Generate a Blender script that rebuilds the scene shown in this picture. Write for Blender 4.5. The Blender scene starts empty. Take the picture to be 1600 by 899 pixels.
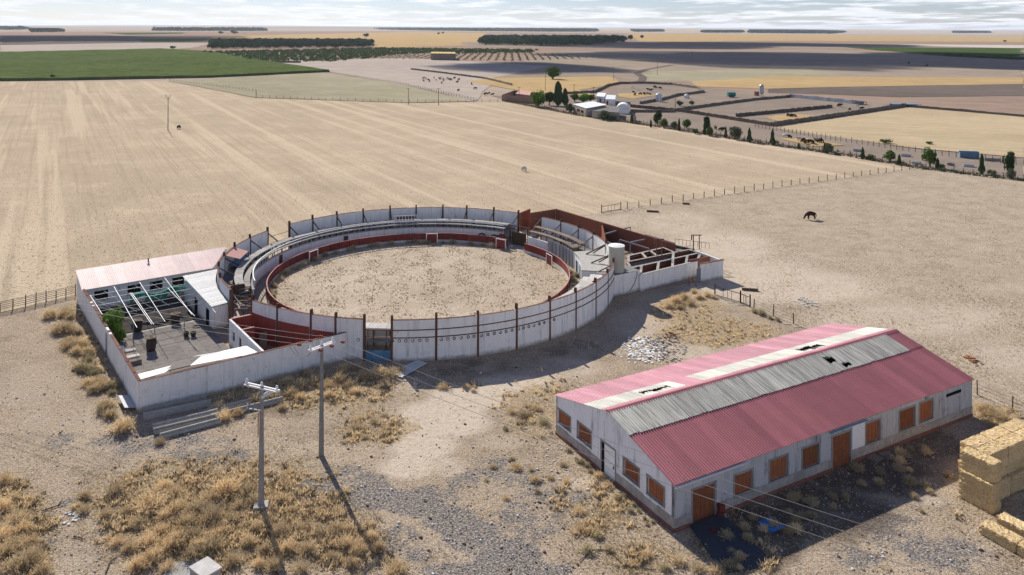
import bpy, math, random
import numpy as np
from mathutils import Vector, Matrix, noise as mnoise

S = bpy.context.scene
R = math.radians
rnd = random.Random(7)

# ------------------------------------------------------------------ camera, sky, sun, exposure
CAM_H, FPX, VH, ROLL = 38.0, 1255.0, 42.5, 0.005
cd = bpy.data.cameras.new('camera'); cam = bpy.data.objects.new('camera', cd)
S.collection.objects.link(cam); S.camera = cam
cd.sensor_width = 36.0; cd.lens = 36.0 * FPX / 1600.0
cd.shift_y = -(449.5 - VH) / 1600.0
cd.clip_start = 0.5; cd.clip_end = 90000
cam.location = (0, 0, CAM_H)
cam.rotation_euler = (Matrix.Rotation(R(90), 3, 'X') @ Matrix.Rotation(ROLL, 3, 'Z')).to_euler()

SUN_EL = 31.5
SUN_DIR = Vector((-0.46 * math.cos(R(SUN_EL)) / math.hypot(.46, .89), 0.89 * math.cos(R(SUN_EL)) / math.hypot(.46, .89), math.sin(R(SUN_EL))))
sl = bpy.data.lights.new('sun', 'SUN'); so = bpy.data.objects.new('sun', sl); S.collection.objects.link(so)
sl.energy = 5.0; sl.angle = R(0.53); sl.color = (1.0, 0.935, 0.84)
so.rotation_euler = SUN_DIR.to_track_quat('Z', 'Y').to_euler(); so.location = (-60, 120, 90)

W = bpy.data.worlds.new('World'); S.world = W; W.use_nodes = True
def build_world():
    nt = W.node_tree; N = nt.nodes; L = nt.links; N.clear()
    out = N.new('ShaderNodeOutputWorld'); bg = N.new('ShaderNodeBackground'); bg.inputs[1].default_value = 0.06
    sky = N.new('ShaderNodeTexSky'); sky.sky_type = 'NISHITA'; sky.sun_disc = False
    sky.sun_elevation = R(SUN_EL); sky.sun_rotation = math.atan2(SUN_DIR.x, SUN_DIR.y)
    sky.altitude = 700; sky.air_density = 1.2; sky.dust_density = 0.15; sky.ozone_density = 2.5
    tc = N.new('ShaderNodeTexCoord'); sep = N.new('ShaderNodeSeparateXYZ'); L.new(tc.outputs['Generated'], sep.inputs[0])
    # cloud deck: the view ray meets a flat layer, so clouds shrink and crowd together towards the horizon
    mx = N.new('ShaderNodeMath'); mx.operation = 'MAXIMUM'; L.new(sep.outputs[2], mx.inputs[0]); mx.inputs[1].default_value = 0.0
    ad = N.new('ShaderNodeMath'); ad.operation = 'ADD'; L.new(mx.outputs[0], ad.inputs[0]); ad.inputs[1].default_value = 0.045
    dv = N.new('ShaderNodeVectorMath'); dv.operation = 'DIVIDE'; L.new(tc.outputs['Generated'], dv.inputs[0])
    cb = N.new('ShaderNodeCombineXYZ')
    for i in range(3): L.new(ad.outputs[0], cb.inputs[i])
    L.new(cb.outputs[0], dv.inputs[1])
    mp = N.new('ShaderNodeMapping'); mp.inputs['Scale'].default_value = (1.0, 0.75, 1.3); mp.inputs['Location'].default_value = (3.1, 1.7, 0)
    L.new(dv.outputs[0], mp.inputs[0])
    nz = N.new('ShaderNodeTexNoise'); nz.inputs['Scale'].default_value = 0.75; nz.inputs['Detail'].default_value = 7; nz.inputs['Roughness'].default_value = 0.6
    nz.inputs['Distortion'].default_value = 0.25
    L.new(mp.outputs[0], nz.inputs['Vector'])
    # seen edge-on near the horizon the separate clouds overlap; cover is thinned overhead to weaken the sky's fill
    cov = N.new('ShaderNodeMapRange'); cov.inputs[1].default_value = 0.0; cov.inputs[2].default_value = 0.35; cov.inputs[3].default_value = 0.015; cov.inputs[4].default_value = -0.04
    L.new(mx.outputs[0], cov.inputs[0])
    sm = N.new('ShaderNodeMath'); sm.operation = 'ADD'; L.new(nz.outputs[0], sm.inputs[0]); L.new(cov.outputs[0], sm.inputs[1])
    rp = N.new('ShaderNodeValToRGB'); rp.color_ramp.elements[0].position = 0.47; rp.color_ramp.elements[1].position = 0.56
    L.new(sm.outputs[0], rp.inputs[0])
    # cloud body: lighter tops, greyer bases
    nz2 = N.new('ShaderNodeTexNoise'); nz2.inputs['Scale'].default_value = 2.3; nz2.inputs['Detail'].default_value = 5
    L.new(mp.outputs[0], nz2.inputs['Vector'])
    cr = N.new('ShaderNodeValToRGB'); cr.color_ramp.elements[0].position = 0.35; cr.color_ramp.elements[0].color = (9.0, 9.4, 10.2, 1)
    cr.color_ramp.elements[1].position = 0.65; cr.color_ramp.elements[1].color = (11.2, 11.3, 11.5, 1); L.new(nz2.outputs[0], cr.inputs[0])
    mk_ = N.new('ShaderNodeMath'); mk_.operation = 'MULTIPLY'; L.new(rp.outputs[0], mk_.inputs[0]); mk_.inputs[1].default_value = 0.92
    mix = N.new('ShaderNodeMix'); mix.data_type = 'RGBA'; L.new(mk_.outputs[0], mix.inputs[0]); tint = N.new('ShaderNodeMix'); tint.data_type = 'RGBA'; tint.blend_type = 'MULTIPLY'; tint.inputs[0].default_value = 1.0; tint.inputs[7].default_value = (.66, .76, 1.16, 1); L.new(sky.outputs[0], tint.inputs[6]); L.new(tint.outputs[2], mix.inputs[6]); L.new(cr.outputs[0], mix.inputs[7])
    L.new(mix.outputs[2], bg.inputs[0]); L.new(bg.outputs[0], out.inputs[0])
build_world()
S.view_settings.view_transform = 'Standard'; S.view_settings.look = 'None'
S.view_settings.gamma = 1.0; S.view_settings.exposure = 0.70; S.view_settings.use_curve_mapping = False

# ------------------------------------------------------------------ helpers
_c, _s = math.cos(ROLL), math.sin(ROLL)
def P(u, v, h=0.0):
    """photo pixel -> point on the level plane z = h"""
    dx, dy = u - 800, v - VH
    x = dx * _c + dy * _s; y = -dx * _s + dy * _c
    return Vector((x * (CAM_H - h) / y, FPX * (CAM_H - h) / y, h))
def wallhit(u, v, O, e):
    """photo pixel -> (distance along e from O, height) on the upright plane through O along e"""
    dx, dy = u - 800, v - VH
    d = Vector((dx * _c + dy * _s, FPX, -(-dx * _s + dy * _c)))
    den = d.x * e[1] - d.y * e[0]
    k = (O[0] * e[1] - O[1] * e[0]) / den
    X, Y, Z = d.x * k, d.y * k, CAM_H + d.z * k
    return ((X - O[0]) * e[0] + (Y - O[1]) * e[1], Z)

COL = S.collection
WP = {}
class MB:
    def __init__(s): s.v = []; s.f = []
    def add(s, V, F):
        o = len(s.v); s.v += [tuple(p) for p in V]; s.f += [tuple(i + o for i in f) for f in F]; return s
    def hexa(s, b, t):   # four bottom points, four top points (same winding)
        return s.add(list(b) + list(t), [(3, 2, 1, 0), (4, 5, 6, 7), (0, 1, 5, 4), (1, 2, 6, 5), (2, 3, 7, 6), (3, 0, 4, 7)])
    def box(s, c, d, rz=0.0):
        ca, sa = math.cos(rz), math.sin(rz); x, y, z = d[0] / 2, d[1] / 2, d[2] / 2
        q = [(-x, -y), (x, -y), (x, y), (-x, y)]
        q = [(c[0] + a * ca - b * sa, c[1] + a * sa + b * ca) for a, b in q]
        return s.hexa([(a, b, c[2] - z) for a, b in q], [(a, b, c[2] + z) for a, b in q])
    def beam(s, a, b, w=.1, h=None):
        h = h or w; a = Vector(a); b = Vector(b); d = (b - a)
        if d.length < 1e-6: return s
        d.normalize()
        side = d.cross(Vector((0, 0, 1)))
        if side.length < 1e-3: side = Vector((1, 0, 0))
        side.normalize(); up = side.cross(d); side *= w / 2; up *= h / 2
        return s.hexa([a - side - up, a + side - up, a + side + up, a - side + up], [b - side - up, b + side - up, b + side + up, b - side + up])
    def tube(s, a, b, r0, r1=None, n=8):
        r1 = r0 if r1 is None else r1; a = Vector(a); b = Vector(b); d = (b - a).normalized()
        x = d.cross(Vector((0, 0, 1)))
        if x.length < 1e-3: x = Vector((1, 0, 0))
        x.normalize(); y = d.cross(x)
        V = []
        for p, r in ((a, r0), (b, r1)):
            for i in range(n):
                t = 2 * math.pi * i / n; V.append(p + x * (r * math.cos(t)) + y * (r * math.sin(t)))
        F = [(i, (i + 1) % n, n + (i + 1) % n, n + i) for i in range(n)] + [tuple(range(n - 1, -1, -1)), tuple(range(n, 2 * n))]
        return s.add(V, F)
    def prism(s, poly, z0, z1):
        n = len(poly)
        z0 = z0 if hasattr(z0, '__len__') else [z0] * n; z1 = z1 if hasattr(z1, '__len__') else [z1] * n
        V = [(p[0], p[1], z0[i]) for i, p in enumerate(poly)] + [(p[0], p[1], z1[i]) for i, p in enumerate(poly)]
        return s.add(V, [tuple(range(n - 1, -1, -1)), tuple(range(n, 2 * n))] + [(i, (i + 1) % n, n + (i + 1) % n, n + i) for i in range(n)])
    def lathe(s, c, prof, n=16):
        V = []; F = []
        for r, z in prof:
            for i in range(n):
                t = 2 * math.pi * i / n; V.append((c[0] + r * math.cos(t), c[1] + r * math.sin(t), c[2] + z))
        for k in range(len(prof) - 1):
            for i in range(n):
                j = (i + 1) % n; F.append((k * n + i, k * n + j, (k + 1) * n + j, (k + 1) * n + i))
        F.append(tuple(range(n - 1, -1, -1))); m = (len(prof) - 1) * n; F.append(tuple(range(m, m + n)))
        return s.add(V, F)
    def arc(s, c, r0, r1, a0, a1, z0, z1, n=4):
        """upright curved slab between two radii, angles in degrees"""
        V = []; F = []
        for i in range(n + 1):
            t = R(a0 + (a1 - a0) * i / n)
            for r in (r0, r1):
                for z in (z0, z1): V.append((c[0] + r * math.cos(t), c[1] + r * math.sin(t), z))
        for i in range(n):
            o = 4 * i; p = o + 4
            F += [(o, o + 1, p + 1, p), (o + 2, p + 2, p + 3, o + 3), (o + 1, o + 3, p + 3, p + 1), (o, p, p + 2, o + 2)]
        F += [(0, 2, 3, 1), (4 * n, 4 * n + 1, 4 * n + 3, 4 * n + 2)]
        return s.add(V, F)
    def build(s, name, mat, parent=None, smooth=False, origin=None):
        return mk(name, s.v, s.f, mat, parent, smooth, origin)

def mk(name, V, F, mat, parent=None, smooth=False, origin=None):
    A = np.array(V, dtype=float)
    if origin is None: origin = ((A[:, 0].min() + A[:, 0].max()) / 2, (A[:, 1].min() + A[:, 1].max()) / 2, A[:, 2].min())
    A = A - np.array(origin)
    me = bpy.data.meshes.new(name); me.from_pydata(A.tolist(), [], [list(f) for f in F]); me.update()
    if mat: me.materials.append(mat)
    if smooth:
        for p in me.polygons: p.use_smooth = True
    return link(name, me, origin, 0, parent)
def link(name, me, loc, rz=0.0, parent=None, sc=None):
    o = bpy.data.objects.new(name, me); COL.objects.link(o); loc = Vector(loc)
    if parent is not None:
        o.parent = parent; o.location = loc - WP[parent.name]
    else: o.location = loc
    if rz: o.rotation_euler[2] = rz
    if sc is not None: o.scale = (sc, sc, sc) if not hasattr(sc, '__len__') else sc
    WP[o.name] = loc
    return o
def thing(name, loc, label, cat, group=None):
    o = bpy.data.objects.new(name, None); COL.objects.link(o); o.location = loc; WP[o.name] = Vector(loc)
    o.empty_display_size = 0.3
    return tag(o, label, cat, group)
def tag(o, label, cat, group=None):
    o['label'] = label; o['category'] = cat
    if group: o['group'] = group
    return o
def kind(o, k, label=None):
    o['kind'] = k
    if label: o['label'] = label
    return o
def copy_thing(src, loc, rz=0.0, sc=1.0, label=None, group=None):
    o = src.copy(); COL.objects.link(o); o.location = loc; o.rotation_euler[2] = rz
    o.scale = (sc, sc, sc) if not hasattr(sc, '__len__') else sc
    WP[o.name] = Vector(loc)
    if label: o['label'] = label
    if group: o['group'] = group
    for ch in src.children:
        c = ch.copy(); COL.objects.link(c); c.parent = o
        for g in ch.children:
            d = g.copy(); COL.objects.link(d); d.parent = c
    return o
def smooth01(x): return 0 if x <= 0 else 1 if x >= 1 else x * x * (3 - 2 * x)

# ------------------------------------------------------------------ materials
M = {}
class NT:
    def __init__(s, name):
        s.m = bpy.data.materials.new(name); s.m.use_nodes = True; s.nt = s.m.node_tree; s.N = s.nt.nodes; s.L = s.nt.links
        s.b = s.N['Principled BSDF']; s.geo = s.N.new('ShaderNodeNewGeometry'); s.pos = s.geo.outputs['Position']
        try: s.b.inputs['Specular IOR Level'].default_value = 0.12
        except Exception: pass
        M[name] = s.m
    def map(s, scale=(1, 1, 1), rz=0.0, vec=None, loc=(0, 0, 0)):
        m = s.N.new('ShaderNodeMapping'); m.inputs['Scale'].default_value = scale; m.inputs['Location'].default_value = loc
        if rz:
            q = s.N.new('ShaderNodeMapping'); q.inputs['Rotation'].default_value = (0, 0, rz); s.L.new(vec or s.pos, q.inputs[0]); s.L.new(q.outputs[0], m.inputs[0])
        else: s.L.new(vec or s.pos, m.inputs[0])
        return m.outputs[0]
    def noise(s, scale, detail=5, rough=.6, vec=None, dist=0.0):
        n = s.N.new('ShaderNodeTexNoise'); n.inputs['Scale'].default_value = scale; n.inputs['Detail'].default_value = detail
        n.inputs['Roughness'].default_value = rough; n.inputs['Distortion'].default_value = dist; s.L.new(vec or s.pos, n.inputs['Vector']); return n.outputs[0]
    def voro(s, scale, vec=None, feat='F1', rand=1.0):
        n = s.N.new('ShaderNodeTexVoronoi'); n.feature = feat; n.inputs['Scale'].default_value = scale; n.inputs['Randomness'].default_value = rand
        s.L.new(vec or s.pos, n.inputs['Vector']); return n.outputs['Distance']
    def ramp(s, x, p0, p1, c0=(0, 0, 0), c1=(1, 1, 1)):
        r = s.N.new('ShaderNodeValToRGB'); e = r.color_ramp.elements; e[0].position = p0; e[1].position = p1
        e[0].color = (*c0, 1); e[1].color = (*c1, 1); s.L.new(x, r.inputs[0]); return r.outputs[0]
    def mix(s, fac, a, b, mode='MIX'):
        m = s.N.new('ShaderNodeMix'); m.data_type = 'RGBA'; m.blend_type = mode
        for i, x in ((0, fac), (6, a), (7, b)):
            if hasattr(x, 'is_output'): s.L.new(x, m.inputs[i])
            elif i == 0: m.inputs[0].default_value = x
            else: m.inputs[i].default_value = (*x, 1)
        return m.outputs[2]
    def math(s, op, a, b=0.0):
        m = s.N.new('ShaderNodeMath'); m.operation = op; m.use_clamp = False
        for i, x in ((0, a), (1, b)):
            if hasattr(x, 'is_output'): s.L.new(x, m.inputs[i])
            else: m.inputs[i].default_value = x
        return m.outputs[0]
    def z(s):
        q = s.N.new('ShaderNodeSeparateXYZ'); s.L.new(s.pos, q.inputs[0]); return q.outputs[2]
    def rand(s):
        return s.N.new('ShaderNodeObjectInfo').outputs['Random']
    def attr(s, n):
        a = s.N.new('ShaderNodeAttribute'); a.attribute_name = n; return a
    def done(s, col, rough=.85, bump=None, bstr=.3, bdist=.05, metal=0.0):
        if rough >= .9: s.b.inputs['Specular IOR Level'].default_value = 0.0     # dry soil and lime have no sheen
        if hasattr(col, 'is_output'): s.L.new(col, s.b.inputs['Base Color'])
        else: s.b.inputs['Base Color'].default_value = (*col, 1)
        s.b.inputs['Roughness'].default_value = rough; s.b.inputs['Metallic'].default_value = metal
        if bump is not None:
            n = s.N.new('ShaderNodeBump'); n.inputs['Strength'].default_value = bstr; n.inputs['Distance'].default_value = bdist
            s.L.new(bump, n.inputs['Height']); s.L.new(n.outputs[0], s.b.inputs['Normal'])
        return s.m
def simple(name, c, var=.25, scale=3.0, rough=.8, metal=0.0, rv=.15, bstr=.15):
    """base colour with mottling at two scales and a small change from piece to piece"""
    t = NT(name); n1 = t.noise(scale, 6); n2 = t.noise(scale * 7, 3)
    lo = tuple(x * (1 - var) for x in c); hi = tuple(min(1, x * (1 + var)) for x in c)
    col = t.mix(t.ramp(n1, .3, .7), lo, hi)
    col = t.mix(t.ramp(n2, .35, .7), col, tuple(x * .8 for x in c), 'MIX') if var > .05 else col
    if rv:
        f = t.math('ADD', t.math('MULTIPLY', t.rand(), 2 * rv), 1 - rv)
        cb = t.N.new('ShaderNodeCombineXYZ')
        for i in range(3): t.L.new(f, cb.inputs[i])
        col = t.mix(1.0, col, cb.outputs[0], 'MULTIPLY')
    return t.done(col, rough, n2, bstr, .02, metal)
def streaked(name, base, stain, amount=.5, top=None, low=None, lowz=.8, cover=(.48, .60)):
    """painted wall with run-down stains and a dirty foot"""
    t = NT(name)
    st = t.noise(1.0, 6, .65, t.map((2.2, 2.2, .16)))
    bl = t.noise(.7, 5); fine = t.noise(9, 4)
    k = t.math('MULTIPLY', t.ramp(st, .50, .68), t.ramp(bl, .35, .65))
    col = t.mix(t.ramp(bl, .3, .75), tuple(x * .9 for x in base), base)
    col = t.mix(t.math('MULTIPLY', k, amount), col, stain)
    col = t.mix(t.math('MULTIPLY', t.ramp(fine, .55, .75), .18), col, stain)
    pt = t.noise(.8, 4, .6, t.map((1, 1, 1), loc=(3.3, 1.1, 0))); col = t.mix(t.math('MULTIPLY', t.ramp(pt, .58, .61), .30), col, tuple(x * .72 for x in base))      # patched render
    ck = t.noise(1.6, 8, .8); col = t.mix(t.math('MULTIPLY', t.ramp(ck, .60, .63), .55), col, stain)
    if low:
        zz = t.math('DIVIDE', t.z(), lowz); jag = t.math('ADD', zz, t.math('MULTIPLY', t.noise(1.3, 5), .9))
        col = t.mix(t.ramp(jag, .55, 1.15, (1, 1, 1), (0, 0, 0)), col, low)
    return t.done(col, .9, fine, .2, .02)
# ------------------------------------------------------------------ material library
WHITE = (.74, .73, .71)
streaked('white_wall', WHITE, (.24, .23, .22), .6, low=(.30, .28, .25), lowz=1.0)
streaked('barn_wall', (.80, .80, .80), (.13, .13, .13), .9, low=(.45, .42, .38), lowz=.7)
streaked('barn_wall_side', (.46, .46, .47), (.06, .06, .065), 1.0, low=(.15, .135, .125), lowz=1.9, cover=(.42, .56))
streaked('shed_grey', (.50, .51, .52), (.25, .25, .25), .6)
streaked('red_plaster', (.30, .075, .055), (.14, .05, .04), .7, low=(.22, .10, .08), lowz=.6)
streaked('pen_brick', (.15, .06, .042), (.09, .045, .035), .6, low=(.12, .07, .05), lowz=.8)
streaked('terracotta_wall', (.235, .095, .062), (.14, .065, .05), .6, low=(.25, .13, .09), lowz=.8)
simple('fresh_white', (.78, .78, .77), .06, 2.0, .6)
simple('white_metal', (.55, .56, .57), .10, 4.0, .45)
simple('white_sheet', (.56, .58, .59), .10, 1.5, .5)
simple('pale_sheet', (.40, .425, .44), .15, 1.0, .5)
simple('rust_steel', (.13, .065, .045), .35, 6.0, .8)
simple('dark_steel', (.075, .06, .055), .3, 6.0, .7)
simple('grey_steel', (.22, .23, .25), .25, 5.0, .55)
simple('galvanised', (.45, .47, .50), .2, 4.0, .4, metal=.5)
simple('coping_brick', (.20, .115, .09), .35, 5.0, .9)
simple('barrier_red', (.19, .042, .035), .35, 1.2, .75)
simple('barrier_white', (.52, .51, .48), .3, 1.5, .85)
simple('faded_pink', (.40, .21, .18), .25, 2.0, .85)
simple('concrete_slab', (.36, .345, .315), .28, 2.0, .92)
simple('concrete_pale', (.48, .46, .43), .22, 1.5, .92)
simple('concrete_dark', (.20, .195, .19), .3, 2.0, .92)
simple('stone_base', (.36, .33, .30), .35, 2.2, .95, bstr=.6)
simple('brick_foot', (.24, .11, .085), .4, 3.0, .95)
simple('stone_trim', (.28, .275, .26), .25, 3.0, .9)
simple('orange_shutter', (.30, .11, .05), .32, 1.6, .8, rv=.3)
simple('dark_void', (.018, .018, .02), .2, 2.0, .9)
simple('blue_metal', (.10, .21, .33), .25, 1.5, .55)
simple('blue_plastic', (.03, .20, .52), .15, 2.0, .4)
simple('green_net', (.02, .24, .17), .3, 2.0, .8)
simple('wood_old', (.23, .19, .155), .3, 3.0, .9)
simple('wood_dark', (.10, .065, .045), .3, 3.0, .85)
simple('post_wood', (.13, .105, .085), .3, 3.0, .9)
simple('dark_slab', (.05, .055, .065), .25, 1.5, .8)  # very dark bluish grey for the barn ramp
simple('barrel_dark', (.06, .04, .035), .3, 3.0, .6)
simple('pole_concrete', (.25, .24, .225), .18, 2.5, .9)
simple('insulator', (.30, .07, .05), .2, 6.0, .3)
simple('wire', (.20, .19, .18), .05, 2.0, .6, rv=0)
simple('tank_cream', (.50, .49, .40), .12, 1.0, .6)
simple('tank_lid', (.78, .78, .75), .05, 1.0, .6)
simple('teal', (.03, .22, .19), .2, 2.0, .5)
simple('farm_stone', (.33, .29, .24), .3, 1.0, .95)
simple('farm_roof_white', (.66, .68, .70), .1, .5, .6)
simple('brick_house', (.30, .20, .15), .3, 1.0, .9)
simple('hide_black', (.014, .012, .012), .3, 3.0, .6, rv=.1)
simple('hide_brown', (.05, .025, .015), .3, 3.0, .55, rv=.1)
simple('hide_white', (.60, .57, .52), .15, 3.0, .7)
simple('bark', (.10, .08, .06), .3, 4.0, .95)
simple('paving', (.215, .195, .175), .25, 1.5, .95, rv=.12)
simple('debris_white', (.62, .61, .58), .2, 4.0, .9, rv=.2)
simple('debris_brown', (.22, .13, .09), .3, 4.0, .9, rv=.2)
simple('rubble', (.42, .38, .33), .3, 4.0, .95, rv=.25)
simple('dark_ground', (.075, .066, .06), .3, 1.2, .97)
simple('chute_straw', (.52, .40, .18), .25, .6, .95)

def roof_mat(name, base, stain, rz, amt=.5, across=3.2, ribs=None):
    t = NT(name); vec = t.map((.25, 3.0, .6), rz)      # dirt runs down the slope
    run = t.noise(1.6, 6, .6, t.map((across, .22, .3), rz)); blotch = t.noise(.45, 7, .7); fine = t.noise(7, 3)
    col = t.mix(t.ramp(blotch, .35, .65), tuple(x * .9 for x in base), tuple(x * 1.04 for x in base))
    col = t.mix(t.math('MULTIPLY', t.ramp(run, .45, .62), amt), col, stain)
    rot = t.map((1, 1, 1), rz); sx_ = t.N.new('ShaderNodeSeparateXYZ'); t.L.new(rot, sx_.inputs[0])
    if ribs:      # pans painted darker, standing in for shading between the ribs
        fr_ = t.math('FRACT', t.math('DIVIDE', t.math('ADD', sx_.outputs[0], ribs[1]), ribs[0])); pan_shade = t.ramp(fr_, .34, .52, (1, 1, 1), (0, 0, 0))
        col = t.mix(t.math('MULTIPLY', pan_shade, ribs[2]), col, tuple(x * .45 for x in base))
    f = t.math('ADD', t.math('MULTIPLY', t.rand(), .28), .84); cb = t.N.new('ShaderNodeCombineXYZ')
    for i in range(3): t.L.new(f, cb.inputs[i])
    col = t.mix(1.0, col, cb.outputs[0], 'MULTIPLY')
    return t.done(col, .55, fine, .1, .01)
BT = R(29.2)
RIB = lambda k: (38.1 / 36 / 4, .15 - (12.4 * math.cos(R(29.2)) + 60.5 * math.sin(R(29.2))), k)
roof_mat('roof_red', (.40, .15, .165), (.30, .12, .13), -BT, .45, ribs=RIB(.55))
roof_mat('roof_red_lit', (.52, .25, .285), (.60, .38, .41), -BT, .5, ribs=RIB(.3))  # roof_red made paler: sunlight on the far slope put into the colour
roof_mat('roof_asbestos', (.62, .60, .52), (.11, .11, .09), -BT, .9, 6.5, ribs=RIB(.55))
roof_mat('roof_translucent', (.62, .61, .54), (.36, .35, .29), -BT, .7, 5.0, ribs=RIB(.22))
roof_mat('roof_stable', (.60, .42, .40), (.68, .55, .53), -R(36.3), .4)

def straw_mat(name, c0, c1, dark):
    t = NT(name); a = t.noise(8, 6, .8, t.map((1, 1, 1.8))); b = t.noise(1.3, 5); d = t.noise(4, 6, .8)
    col = t.mix(t.ramp(b, .3, .7), c0, c1); col = t.mix(t.math('MULTIPLY', t.ramp(a, .49, .60), .75), col, dark)
    f = t.math('ADD', t.math('MULTIPLY', t.rand(), .24), .88); cb = t.N.new('ShaderNodeCombineXYZ')
    for i in range(3): t.L.new(f, cb.inputs[i])
    col = t.mix(1.0, col, cb.outputs[0], 'MULTIPLY')
    return t.done(col, .95, t.mix(.5, a, d), 1.0, .14)
straw_mat('straw', (.62, .45, .225), (.72, .55, .315), (.30, .20, .09))

def foliage(name, c0, c1, sc=1.3, tr=.15):
    t = NT(name); n = t.noise(sc, 3); r = t.rand()
    col = t.mix(t.ramp(n, .3, .7), c0, c1)
    f = t.math('ADD', t.math('MULTIPLY', r, .36), .82); cb = t.N.new('ShaderNodeCombineXYZ')
    for i in range(3): t.L.new(f, cb.inputs[i])
    col = t.mix(1.0, col, cb.outputs[0], 'MULTIPLY')
    m = t.done(col, .95)
    tl = t.N.new('ShaderNodeBsdfTranslucent'); t.L.new(col, tl.inputs[0]); ms = t.N.new('ShaderNodeMixShader'); ms.inputs[0].default_value = tr
    t.L.new(t.b.outputs[0], ms.inputs[1]); t.L.new(tl.outputs[0], ms.inputs[2]); t.L.new(ms.outputs[0], t.N['Material Output'].inputs[0])
    return m
foliage('dry_golden', (.56, .43, .25), (.74, .60, .38), .9, .3)
foliage('dry_pale', (.46, .36, .22), (.58, .47, .30), .9, .3)
foliage('dry_olive', (.36, .31, .19), (.50, .43, .27), .9, .3)
foliage('dry_brown', (.19, .14, .085), (.30, .23, .14), .9, .2)
foliage('leaf_green', (.045, .085, .02), (.10, .16, .035), 1.2)
foliage('leaf_bright', (.09, .17, .03), (.17, .27, .05), 2.0, .25)
foliage('leaf_dark', (.024, .048, .018), (.055, .088, .034), .8, .1)
foliage('leaf_grey', (.07, .085, .05), (.12, .14, .075), 1.0)
foliage('pine', (.026, .052, .024), (.055, .09, .042), .05, .05)
foliage('vine', (.055, .085, .032), (.09, .125, .05), .05, .1)

# ------------------------------------------------------------------ ground
ROWS = R(-29.8)
def field_mat(name, base, alt, dark, rows=0.0, rowrot=ROWS, big=.02, fine=1.0, contrast=1.0, rowscale=.55):
    """open field: broad tone changes, tractor lines, clods and litter"""
    t = NT(name)
    L_ = t.noise(big, 6, .6); m = t.noise(.06, 10, .82); s1 = t.noise(1.3 * fine, 5, .8); s2 = t.noise(4.5 * fine, 3, .75)
    mot = t.noise(.013, 10, .78, t.map((1, .5, 1), rowrot))      # weathered mottling that still shows from far off
    hi = tuple(min(.8, x * 1.15) for x in base); dk2 = tuple(x * .6 for x in dark)
    col = t.mix(t.ramp(L_, .38, .62), base, alt)
    col = t.mix(t.math('MULTIPLY', t.ramp(mot, .45, .60), .45 * contrast), col, dark)
    col = t.mix(t.math('MULTIPLY', t.ramp(m, .47, .60), .38 * contrast), col, dark)
    col = t.mix(t.math('MULTIPLY', t.ramp(m, .38, .47, (1, 1, 1), (0, 0, 0)), .5), col, hi)
    if rows:
        rr = t.noise(1.0, 5, .7, t.map((rowscale, .012, 1), rowrot)); r2 = t.noise(1.0, 4, .6, t.map((.16, .003, 1), rowrot, loc=(7, 2, 0)))
        col = t.mix(t.math('MULTIPLY', t.ramp(rr, .50, .60), rows * .8), col, dark)
        col = t.mix(t.math('MULTIPLY', t.ramp(r2, .52, .60), rows), col, hi)
    col = t.mix(t.math('MULTIPLY', t.ramp(s1, .48, .60), .32 * contrast), col, dark)
    col = t.mix(t.math('MULTIPLY', t.ramp(s2, .50, .60), .34 * contrast), col, dk2)
    col = t.mix(t.math('MULTIPLY', t.ramp(s2, .38, .47, (1, 1, 1), (0, 0, 0)), .5 * contrast), col, hi)
    return t.done(col, .97, s1, .9, .16)
field_mat('m_ground', (.40, .325, .25), (.36, .30, .245), (.27, .215, .165), .25)
field_mat('m_stubble', (.475, .385, .275), (.425, .345, .245), (.31, .245, .168), .65, rowscale=.9)
field_mat('m_stubble_b', (.46, .375, .24), (.42, .33, .21), (.31, .24, .15), .4, R(-70))
field_mat('m_gold', (.45, .325, .165), (.40, .285, .14), (.30, .21, .11), .3, R(-60))
field_mat('m_pale', (.43, .37, .31), (.38, .325, .275), (.28, .235, .20), .3, R(-80))
field_mat('m_greybrown', (.30, .245, .19), (.35, .285, .22), (.19, .155, .12), .35, R(-75), contrast=1.1)
field_mat('m_dark_soil', (.155, .125, .105), (.19, .155, .13), (.08, .07, .065), .3, R(-80))
field_mat('m_reddish', (.32, .235, .175), (.28, .20, .155), (.20, .15, .12), .3, R(-70))
field_mat('m_greenfield', (.05, .085, .022), (.085, .115, .04), (.045, .06, .025), .3, R(-85))
field_mat('m_farm', (.25, .205, .165), (.30, .245, .195), (.16, .13, .105), .1)
field_mat('m_weeds', (.36, .315, .225), (.30, .275, .185), (.20, .19, .12), .1)
field_mat('m_whitish', (.52, .47, .41), (.48, .43, .37), (.38, .34, .30), .1)

def flat(name, pts, z, mat):
    V = [(p[0], p[1], z) for p in pts]
    o = mk(name, V, [tuple(range(len(V)))], M[mat]); 
    return kind(o, 'structure')
def field(name, pix, mat, z):
    """ragged-edged field sheet"""
    pts = [P(u, v) for u, v in pix]; out = []; r_ = random.Random(len(pix) * 7 + int(z * 100))
    for a, b in zip(pts, pts[1:] + pts[:1]):
        L_ = (b - a).length; n = max(2, min(24, int(L_ / 25)))
        for i in range(n):
            q = a.lerp(b, i / n); w = min(L_, 900) * .012
            if 0 < i: q = q + Vector((r_.uniform(-w, w), r_.uniform(-w, w), 0))
            out.append(q)
    return flat(name, out, z, mat)

G = MB(); xs = [-45000, -6000, -1500, 0, 1500, 6000, 45000]; ys = [-3000, 0, 600, 2000, 6000, 15000, 45000]
for j, y in enumerate(ys):
    for x in xs: G.v.append((x, y, -0.10))
for j in range(6):
    for i in range(6): G.f.append((j * 7 + i, j * 7 + i + 1, (j + 1) * 7 + i + 1, (j + 1) * 7 + i))
kind(G.build('ground', M['m_ground'], origin=(0, 0, -0.10)), 'structure')

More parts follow.
